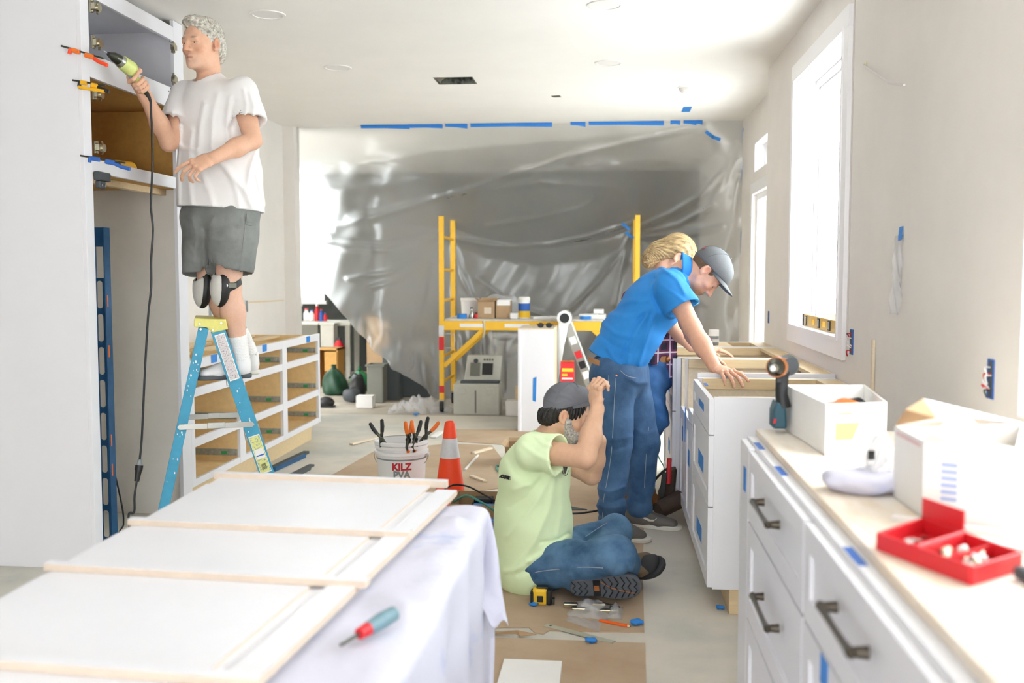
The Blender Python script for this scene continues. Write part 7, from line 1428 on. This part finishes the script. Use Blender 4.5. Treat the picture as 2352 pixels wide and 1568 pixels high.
# jeans
F = Field([J[k] for k in ('pelvis', 'knL', 'knR', 'anL', 'anR', 'hipL', 'hipR')], .17, .006)
F.ecap(J['pelvis'] + Zv * .05, J['pelvis'] - Zv * .0, (.18, .15), (.185, .155), l2, .04)
for s in 'LR':
    h_, k_, a_ = V3(J['hip' + s]), V3(J['kn' + s]), V3(J['an' + s]); F.cap(h_, k_, .102, .078, .05); F.cap(k_, a_, .076, .06, .03)
F.disp(waves([(nrm([.8, .3, .5]), .12, .002, .4), (nrm([.6, -.4, .8]), .17, .0025, 1.)])); F.cut((0, 0, .006), -Zv)
F.folds([([(1305, 1210), (1340, 1235), (1350, 1250)], 5, -.008), ([(1318, 1208), (1370, 1212), (1420, 1190)], 5, .005), ([(1385, 1195), (1370, 1225), (1340, 1240)], 4, -.006), ([(1420, 1300), (1400, 1320), (1370, 1330)], 5, -.007), ([(1250, 1310), (1300, 1300), (1340, 1310)], 6, .005), ([(1310, 1262), (1360, 1258), (1400, 1262)], 7, .004), ([(1200, 1320), (1215, 1340), (1240, 1350)], 4, -.005), ([(1280, 1320), (1275, 1340), (1285, 1352)], 4, .005), ([(1310, 1320), (1315, 1335), (1305, 1348)], 4, .005), ([(1440, 1270), (1450, 1290), (1452, 1310)], 4, .006), ([(1432, 1280), (1442, 1300), (1440, 1318)], 3, -.006)])
jn = fobj('jeans', F, 'denim_light', m2, sm=2)
for pp in ([(1200, 1322), (1240, 1312), (1290, 1306), (1340, 1302), (1385, 1304)], [(1345, 1232), (1370, 1215), (1395, 1200)], [(1192, 1325), (1200, 1340), (1212, 1348)]): seam(jn, F.hits(pp, .001), .0018)
# boots: near sole faces the camera, far boot points right
b1, Mb = shoe(m2, q2(1308, 1352, 4.03), q2(1474, 1347, 4.02), (0.02, 1., .28), .15, 'boot_brown', 'boot_sole', .056, boot=True, laces='dark_grey', name='boot')
for i in range(11):
    t = .06 + .084 * i; w_ = .88 * .056 * (.66 + .34 * min(1, max(0, (t - .3) / .35))) * (1 - max(0, (t - .72) / .28) ** 2.2) ** .5
    if .3 < t < .42: continue
    obj('tread_groove', MB().tube([(-w_, t * .3 - .008, -.0006), (-w_ * .4, t * .3 + .008, -.0006), (0, t * .3 - .004, -.0006), (w_ * .4, t * .3 + .008, -.0006), (w_, t * .3 - .008, -.0006)], .0028, 5), 'black', b1, M=Mb)
obj('shank', MB().box(-.038, .098, -.002, .038, .128, .0), 'black', b1, M=Mb); obj('shank_logo', MB().box(-.012, .102, -.003, .012, .122, -.0018), 'copper', b1, M=Mb)
obj('sole_welt', MB().tube([(-.03, .13, -.001), (.0, .17, -.001), (.018, .22, -.001), (.03, .27, -.001)], .002, 5), 'copper', b1, M=Mb)
shoe(m2, q2(1420, 1318, 4.36), q2(1530, 1302, 4.22), (-.25, -.55, .8), .16, 'boot_brown', 'rubber', .054, boot=True, laces='dark_grey', name='boot')
# ------------------------------------------------------------ man in the blue polo, bent over the cabinets
q3 = lambda x, y, Y: P(x, y, Y=Y)
tz = nrm(q3(1545, 640, 5.25) - q3(1415, 840, 5.25)); f3 = nrm(np.array([tz[2], 0, -tz[0]]))       # trunk axis and chest direction
J = dict(pelvis=q3(1420, 850, 5.25), waist=q3(1448, 775, 5.25), chest=q3(1505, 692, 5.25), neck=q3(1572, 622, 5.24), shR=q3(1540, 655, 5.06), elR=q3(1590, 752, 4.98), wrR=q3(1644, 846, 4.8),
         shL=q3(1552, 655, 5.43), elL=q3(1578, 740, 5.5), wrL=q3(1612, 810, 5.5), hipR=q3(1408, 862, 5.15), knR=q3(1412, 1020, 5.12), anR=q3(1405, 1192, 5.12), hipL=q3(1440, 862, 5.35), knL=q3(1478, 1015, 5.33), anL=q3(1468, 1165, 5.36))
H3 = Head(q3(1621, 624, 5.22), (.42, -.03, -.9), (.9, 0, .42), 1.0)
m3 = thing('person', 'man in blue polo shirt and grey cap bending over the open cabinets', 'person', (float(J['pelvis'][0]), 5.24, 0))
F = Field(allpts(J, H3) + [J['wrR'] + np.array([.2, -.1, -.15])], .1, .004); body(F, J, l2, l2, H3, 1.02); H3.build(F)
hand(F, J['wrR'], nrm(q3(1682, 858, 4.69) - J['wrR']), (.1, -.35, .9), False, (.1, .2, .27, .3, .34), .32, 1.05, tc=(.75, .6, -.15))
hand(F, J['wrL'], (.75, .0, -.3), (.2, 0, .9), True, (.2, .25, .3, .3, .3), .2)
sk = H3.paint('#8a6242', '#d67c66'); sk += [(lambda v: .85 * np.clip(3 * (1 - np.linalg.norm((H3.loc(v) - np.array([0, .05, -.085])) / np.array([.075, .07, .05]), axis=1)), 0, 1), '#8f6646'), (lambda v: .6 * np.clip(2 * (1 - np.linalg.norm((H3.loc(v) - np.array([0, .1, -.052])) / np.array([.03, .03, .01]), axis=1)), 0, 1), '#a5714e')]
fobj('body', F, 'skin', m3, sk, '#e2ae93'); H3.eyes(m3)
F = Field([H3(x, y, z) for x in (-.1, .1) for y in (-.14, .1) for z in (-.1, .1)], .02, .0035)
F.ell(H3(0, -.014, .025), (.079, .1, .086), H3.M, .01); F.ell(H3(0, .075, .0), (.09, .06, .1), H3.M, .01, True); F.ell(H3(0, .05, -.06), (.12, .09, .065), H3.M, .01, True); F.ell(H3(0, -.06, -.11), (.1, .1, .05), H3.M, .02, True)
for t in (-1, 1): F.ell(H3(t * .083, -.006, -.006), (.022, .022, .034), H3.M, .004, True)
F.cut(H3(0, 0, .045), H3.M @ np.array([0, -.35, 1.])); fobj('hair', F, 'hair_brown', m3)
cp3 = cap_hat(m3, H3, 'cap_dark', .36, .026, .12); obj('rear_tag', MB().box(-.012, -.002, -.008, .012, .002, .008), 'red_print', cp3, M=lookM(H3(-.03, -.115, .04), H3.M[:, 0], H3.M[:, 2]))
# polo shirt
F = Field(allpts({k: J[k] for k in ('pelvis', 'waist', 'chest', 'neck', 'shL', 'shR', 'elL', 'elR')}, H3), .16, .005)
hm = q3(1402, 835, 5.25)
F.ecap(hm + np.array([.0, 0, -.03]), J['waist'], (.19, .15), (.185, .145), l2, .04); F.ecap(J['waist'] - f3 * .01, J['chest'], (.185, .148), (.2, .142), l2, .04); F.ecap(J['chest'], V3(J['neck']) * .78 + V3(J['chest']) * .22, (.198, .135), (.095, .085), l2, .05)
nb_ = V3(J['neck']) * .45 + V3(J['chest']) * .55
sleeve(F, J['shR'], J['elR'], .078, .088, .56, nb_); sleeve(F, J['shL'], J['elL'], .078, .088, .56, nb_)
F.disp(waves([(nrm(tz * .9 + np.array([0, .4, .3])), .16, .0025, .6), (nrm(tz * .5 + f3 * .8), .2, .003, 2)]))
F.folds([([(1385, 742), (1412, 765), (1450, 775)], 6, .008), ([(1378, 765), (1410, 795), (1445, 808)], 6, -.007), ([(1490, 715), (1462, 760), (1440, 830)], 6, .010), ([(1505, 720), (1488, 770), (1468, 838)], 5, .009), ([(1478, 722), (1450, 765), (1428, 822)], 5, -.008), ([(1400, 720), (1440, 730), (1480, 718)], 6, .006), ([(1515, 610), (1555, 640), (1572, 672)], 5, .007), ([(1530, 615), (1560, 630), (1575, 650)], 4, -.006), ([(1520, 655), (1545, 672), (1570, 690)], 4, .005), ([(1505, 640), (1500, 680), (1515, 712)], 4, -.008), ([(1420, 700), (1450, 690), (1490, 690)], 6, .005), ([(1395, 800), (1410, 825), (1425, 838)], 5, .007), ([(1470, 640), (1500, 625), (1540, 622)], 5, .004)])
hc = q3(1415, 832, 5.25); F.cut(hc, nrm([-.42, 0, -.9]), hc, .5)
nk = V3(J['neck']); na = nrm(H3.c - nk); neckhole(F, nk, na, .07, .008)
ps = fobj('polo_shirt', F, 'polo_blue', m3, sm=2)
cf = nrm(f3 + na * .1)                                     # fold-down collar
def collar(u, v):
    t = u * 2 * math.pi; a_ = l2 * math.cos(t); b_ = nrm(np.cross(na, l2)) * math.sin(t); r = .069 + .027 * v; return nk + (a_ + b_) * r + na * (.034 - .052 * v)
obj('collar', MB().grid(collar, 48, 6), 'polo_blue', ps, smooth=180, solid=.004)
# jeans
F = Field([J[k] for k in ('pelvis', 'waist', 'knL', 'knR', 'anL', 'anR')], .2, .006)
F.ecap(J['pelvis'] + np.array([.012, 0, .06]), J['pelvis'] - Zv * .02, (.168, .14), (.175, .15), l2, .04)
for s in 'LR':
    h_, k_, a_ = V3(J['hip' + s]), V3(J['kn' + s]), V3(J['an' + s]); F.cap(h_, k_, .118, .088, .05); F.cap(k_, a_, .084, .07, .03)
F.disp(waves([(nrm([.3, .2, 1]), .2, .002, .4), (nrm([.7, -.3, .7]), .25, .0025, 1.)]))
F.folds([([(1440, 868), (1465, 880), (1485, 878)], 5, .007), ([(1380, 1000), (1410, 1012), (1450, 1002)], 5, .006), ([(1375, 1025), (1410, 1035), (1445, 1020)], 5, -.005), ([(1372, 1120), (1400, 1130), (1435, 1118)], 5, .007), ([(1370, 1142), (1405, 1152), (1440, 1140)], 5, -.007), ([(1368, 1160), (1400, 1168), (1440, 1162)], 5, .007), ([(1370, 1180), (1400, 1186), (1440, 1180)], 4, -.006), ([(1455, 1130), (1480, 1140), (1500, 1128)], 5, .006), ([(1455, 1150), (1478, 1158), (1500, 1150)], 5, -.006), ([(1460, 985), (1480, 1000), (1505, 990)], 5, .005), ([(1350, 900), (1375, 920), (1410, 925)], 6, .004), ([(1455, 900), (1448, 960), (1440, 1020)], 8, .005)])
for s in 'LR': a_ = V3(J['an' + s]); F.cut(a_ - Zv * .045, -Zv, a_ - Zv * .1, .16)
F.cut(J['pelvis'] + np.array([-.0, 0, .1]), nrm([-.25, 0, 1]))
jn = fobj('jeans', F, 'denim', m3, sm=2)
for pp in ([(1415, 868), (1411, 920), (1408, 980), (1404, 1040), (1395, 1100), (1386, 1150), (1384, 1190)], [(1350, 880), (1370, 884), (1398, 887)], [(1398, 887), (1398, 862)], [(1424, 850), (1440, 863), (1462, 868)], [(1490, 980), (1484, 1050), (1480, 1120)]): seam(jn, F.hits(pp, .001), .0018)
obj('leather_patch', MB().prism(F.hits([(1352, 818), (1378, 828), (1376, 840), (1350, 830)], .003), _fw * -.003), 'leather_patch', jn)
rv = F.hit(1416, 862, 0); obj('rivet', MB().cyl(rv, rv - _fw * .005, .005, n=10), 'copper', jn)
shoe(m3, q3(1385, 1212, 5.12) * np.array([1, 1, 0]), np.array([q3(1494, 1234, 5.1)[0], 5.04, 0]), Zv, .11, 'shoe_grey', 'sole_white', .05, laces='grey_case')
shoe(m3, np.array([q3(1437, 1190, 5.36)[0], 5.38, 0]), np.array([q3(1566, 1205, 5.33)[0], 5.3, 0]), Zv, .11, 'shoe_grey', 'sole_white', .05, accent='swoosh', laces='dark_grey')

# ------------------------------------------------------------ woman in plaid behind him
q4_ = lambda x, y, Y: P(x, y, Y=Y)
J = dict(pelvis=q4_(1490, 850, 5.78), waist=q4_(1482, 785, 5.72), chest=q4_(1478, 700, 5.76), neck=q4_(1518, 636, 5.77), shR=q4_(1490, 662, 5.62), elR=q4_(1542, 748, 5.62), wrR=q4_(1588, 798, 5.66),
         shL=q4_(1515, 668, 5.93), elL=q4_(1570, 750, 5.96), wrL=q4_(1622, 800, 5.95), hipR=q4_(1482, 862, 5.7), knR=q4_(1504, 962, 5.66), anR=q4_(1438, 1110, 5.75), hipL=q4_(1502, 862, 5.86), knL=q4_(1462, 1000, 5.8), anL=q4_(1478, 1130, 5.82))
H4 = Head(q4_(1556, 590, 5.77), (.7, .1, -.7), (.7, 0, .7), .95)
m4 = thing('person', 'blonde woman in plaid shirt and jeans leaning beside the blue-shirted man', 'person', (float(J['pelvis'][0]), 5.78, 0))
F = Field(allpts(J, H4) + [J['wrL'] + np.array([.2, 0, -.1])], .1, .0045); body(F, J, l2, l2, H4, .88); H4.build(F)
hand(F, J['wrR'], (.75, -.1, -.25), (.15, -.2, .9), False, (.1, .2, .2, .25, .25), .2, .92); hand(F, J['wrL'], (.8, -.1, -.1), (.1, -.1, .9), True, (.1, .15, .2, .2, .2), .2, .92)
fobj('body', F, 'skin', m4, H4.paint('#8a6b48', '#d8876f'), '#e3b398'); H4.eyes(m4)
F = Field([H4(x, y, z) for x in (-.1, .1) for y in (-.2, .12) for z in (-.13, .14)], .02, .0035)
F.ell(H4(0, -.022, .035), (.084, .106, .093), H4.M, .01); F.ell(H4(0, -.075, -.03), (.06, .05, .06), H4.M, .04)
F.ell(H4(0, .085, -.015), (.085, .055, .08), H4.M, .01, True); F.ell(H4(0, .03, -.085), (.12, .085, .06), H4.M, .01, True)
for t in (-1, 1): F.ell(H4(t * .085, -.006, -.008), (.022, .022, .034), H4.M, .004, True)
F.chain([H4(0, -.085, -.02), H4(0, -.105, -.06), H4(0, -.11, -.12), H4(0, -.1, -.15)], [.055, .055, .045, .03], .03); F.disp(strands(H4, 44, .0016), .03); hr = fobj('hair', F, 'hair_blond', m4)
rn = random.Random(3); pc = q4_(1494, 601, 5.72)
for k in range(26):
    d = nrm([rn.uniform(-1, .3), rn.uniform(-.6, .6), rn.uniform(-.6, 1)]); obj('loose_tuft', MB().tube([pc + np.array([.02, 0, 0]), pc + d * .02, pc + d * rn.uniform(.03, .05)], [.003, .0025, .001], 5), 'hair_blond', hr)
F = Field(allpts({k: J[k] for k in ('pelvis', 'waist', 'chest', 'neck', 'shL', 'shR', 'elL', 'elR')}, H4), .15, .005)
F.ecap(J['waist'] + np.array([0, 0, -.0]), J['chest'], (.155, .12), (.17, .125), l2, .04); F.ecap(J['chest'], V3(J['neck']) * .78 + V3(J['chest']) * .22, (.165, .115), (.08, .07), l2, .05)
nb_ = V3(J['neck']) * .45 + V3(J['chest']) * .55; sleeve(F, J['shR'], J['elR'], .066, .062, .8, nb_); sleeve(F, J['shL'], J['elL'], .066, .062, .8, nb_)
w4 = V3(J['waist']); F.cap(w4 + np.array([-.02, 0, .05]), w4 + np.array([-.02, 0, -.08]), .13, .14, .04)
hg = q4_(1535, 862, 5.7); F.ecap(q4_(1530, 740, 5.68), hg, (.06, .03), (.05, .022), (1, 0, 0), .03); F.disp(waves([(nrm([.6, .3, .7]), .12, .003, .6), (nrm([.9, .2, -.3]), .15, .003, 2)])); F.cut(w4 + Zv * .01, -Zv, w4 + np.array([-.06, 0, -.14]), .16); F.cut(hg - Zv * .02, nrm([-.3, 0, -1]), hg - Zv * .04, .1)
nk = V3(J['neck']); na = nrm(H4.c - nk); neckhole(F, nk, na, .062, .012); fobj('plaid_shirt', F, 'plaid', m4, sm=2)
F = Field([J['waist'], J['pelvis']], .2, .006); F.ecap(w4 + Zv * .03, V3(J['pelvis']) + Zv * .03, (.14, .115), (.15, .125), l2, .03); F.cut(V3(J['pelvis']) + Zv * .03, -Zv); fobj('undershirt', F, 'tee_white', m4)
F = Field([J[k] for k in ('pelvis', 'waist', 'knL', 'knR', 'anL', 'anR')], .2, .006); F.ecap(V3(J['pelvis']) + Zv * .06, V3(J['pelvis']) - Zv * .02, (.155, .13), (.165, .14), l2, .04)
for s in 'LR': h_, k_, a_ = V3(J['hip' + s]), V3(J['kn' + s]), V3(J['an' + s]); F.cap(h_, k_, .105, .075, .05); F.cap(k_, a_, .072, .05, .03)
F.disp(waves([(nrm([.3, .2, 1]), .07, .003, .4), (nrm([.7, -.3, .7]), .11, .004, 1.)])); F.cut(V3(J['pelvis']) + Zv * .085, Zv); jn = fobj('jeans', F, 'denim_bright', m4, sm=2)
pz = V3(J['pelvis']); bl = [pz + np.array([.137 * math.sin(t), .162 * math.cos(t), .075]) for t in np.linspace(0, 2*math.pi, 40, endpoint=False)]
m = MB(); n_ = 40; m.add([p_ + Zv * s_ * .017 for s_ in (-1, 1) for p_ in bl], [(i, (i+1) % n_, n_ + (i+1) % n_, n_ + i) for i in range(n_)]); blt = obj('belt', m, 'leather_patch', jn, solid=.005); bp = pz + np.array([.1, -.12, .075]); obj('buckle', MB().ell(bp, (.016, .012, .018), 14, 10), 'copper', blt, smooth=60)
aL, aR = V3(J['anL']), V3(J['anR'])
shoe(m4, np.array([aL[0] - .06, aL[1] + .02, 0]), np.array([q4_(1546, 1180, 5.72)[0], 5.73, 0]), Zv, .15, 'boot_tan', 'brown_leather', .045, laces='maple', name='boot')
fd = nrm([.35, 0, -.75]); shoe(m4, aR + np.array([-.09, 0, .02]), aR + np.array([-.09, 0, .02]) + fd * .25, (.9, 0, .42), .16, 'boot_tan', 'brown_leather', .045, laces='maple', name='boot')
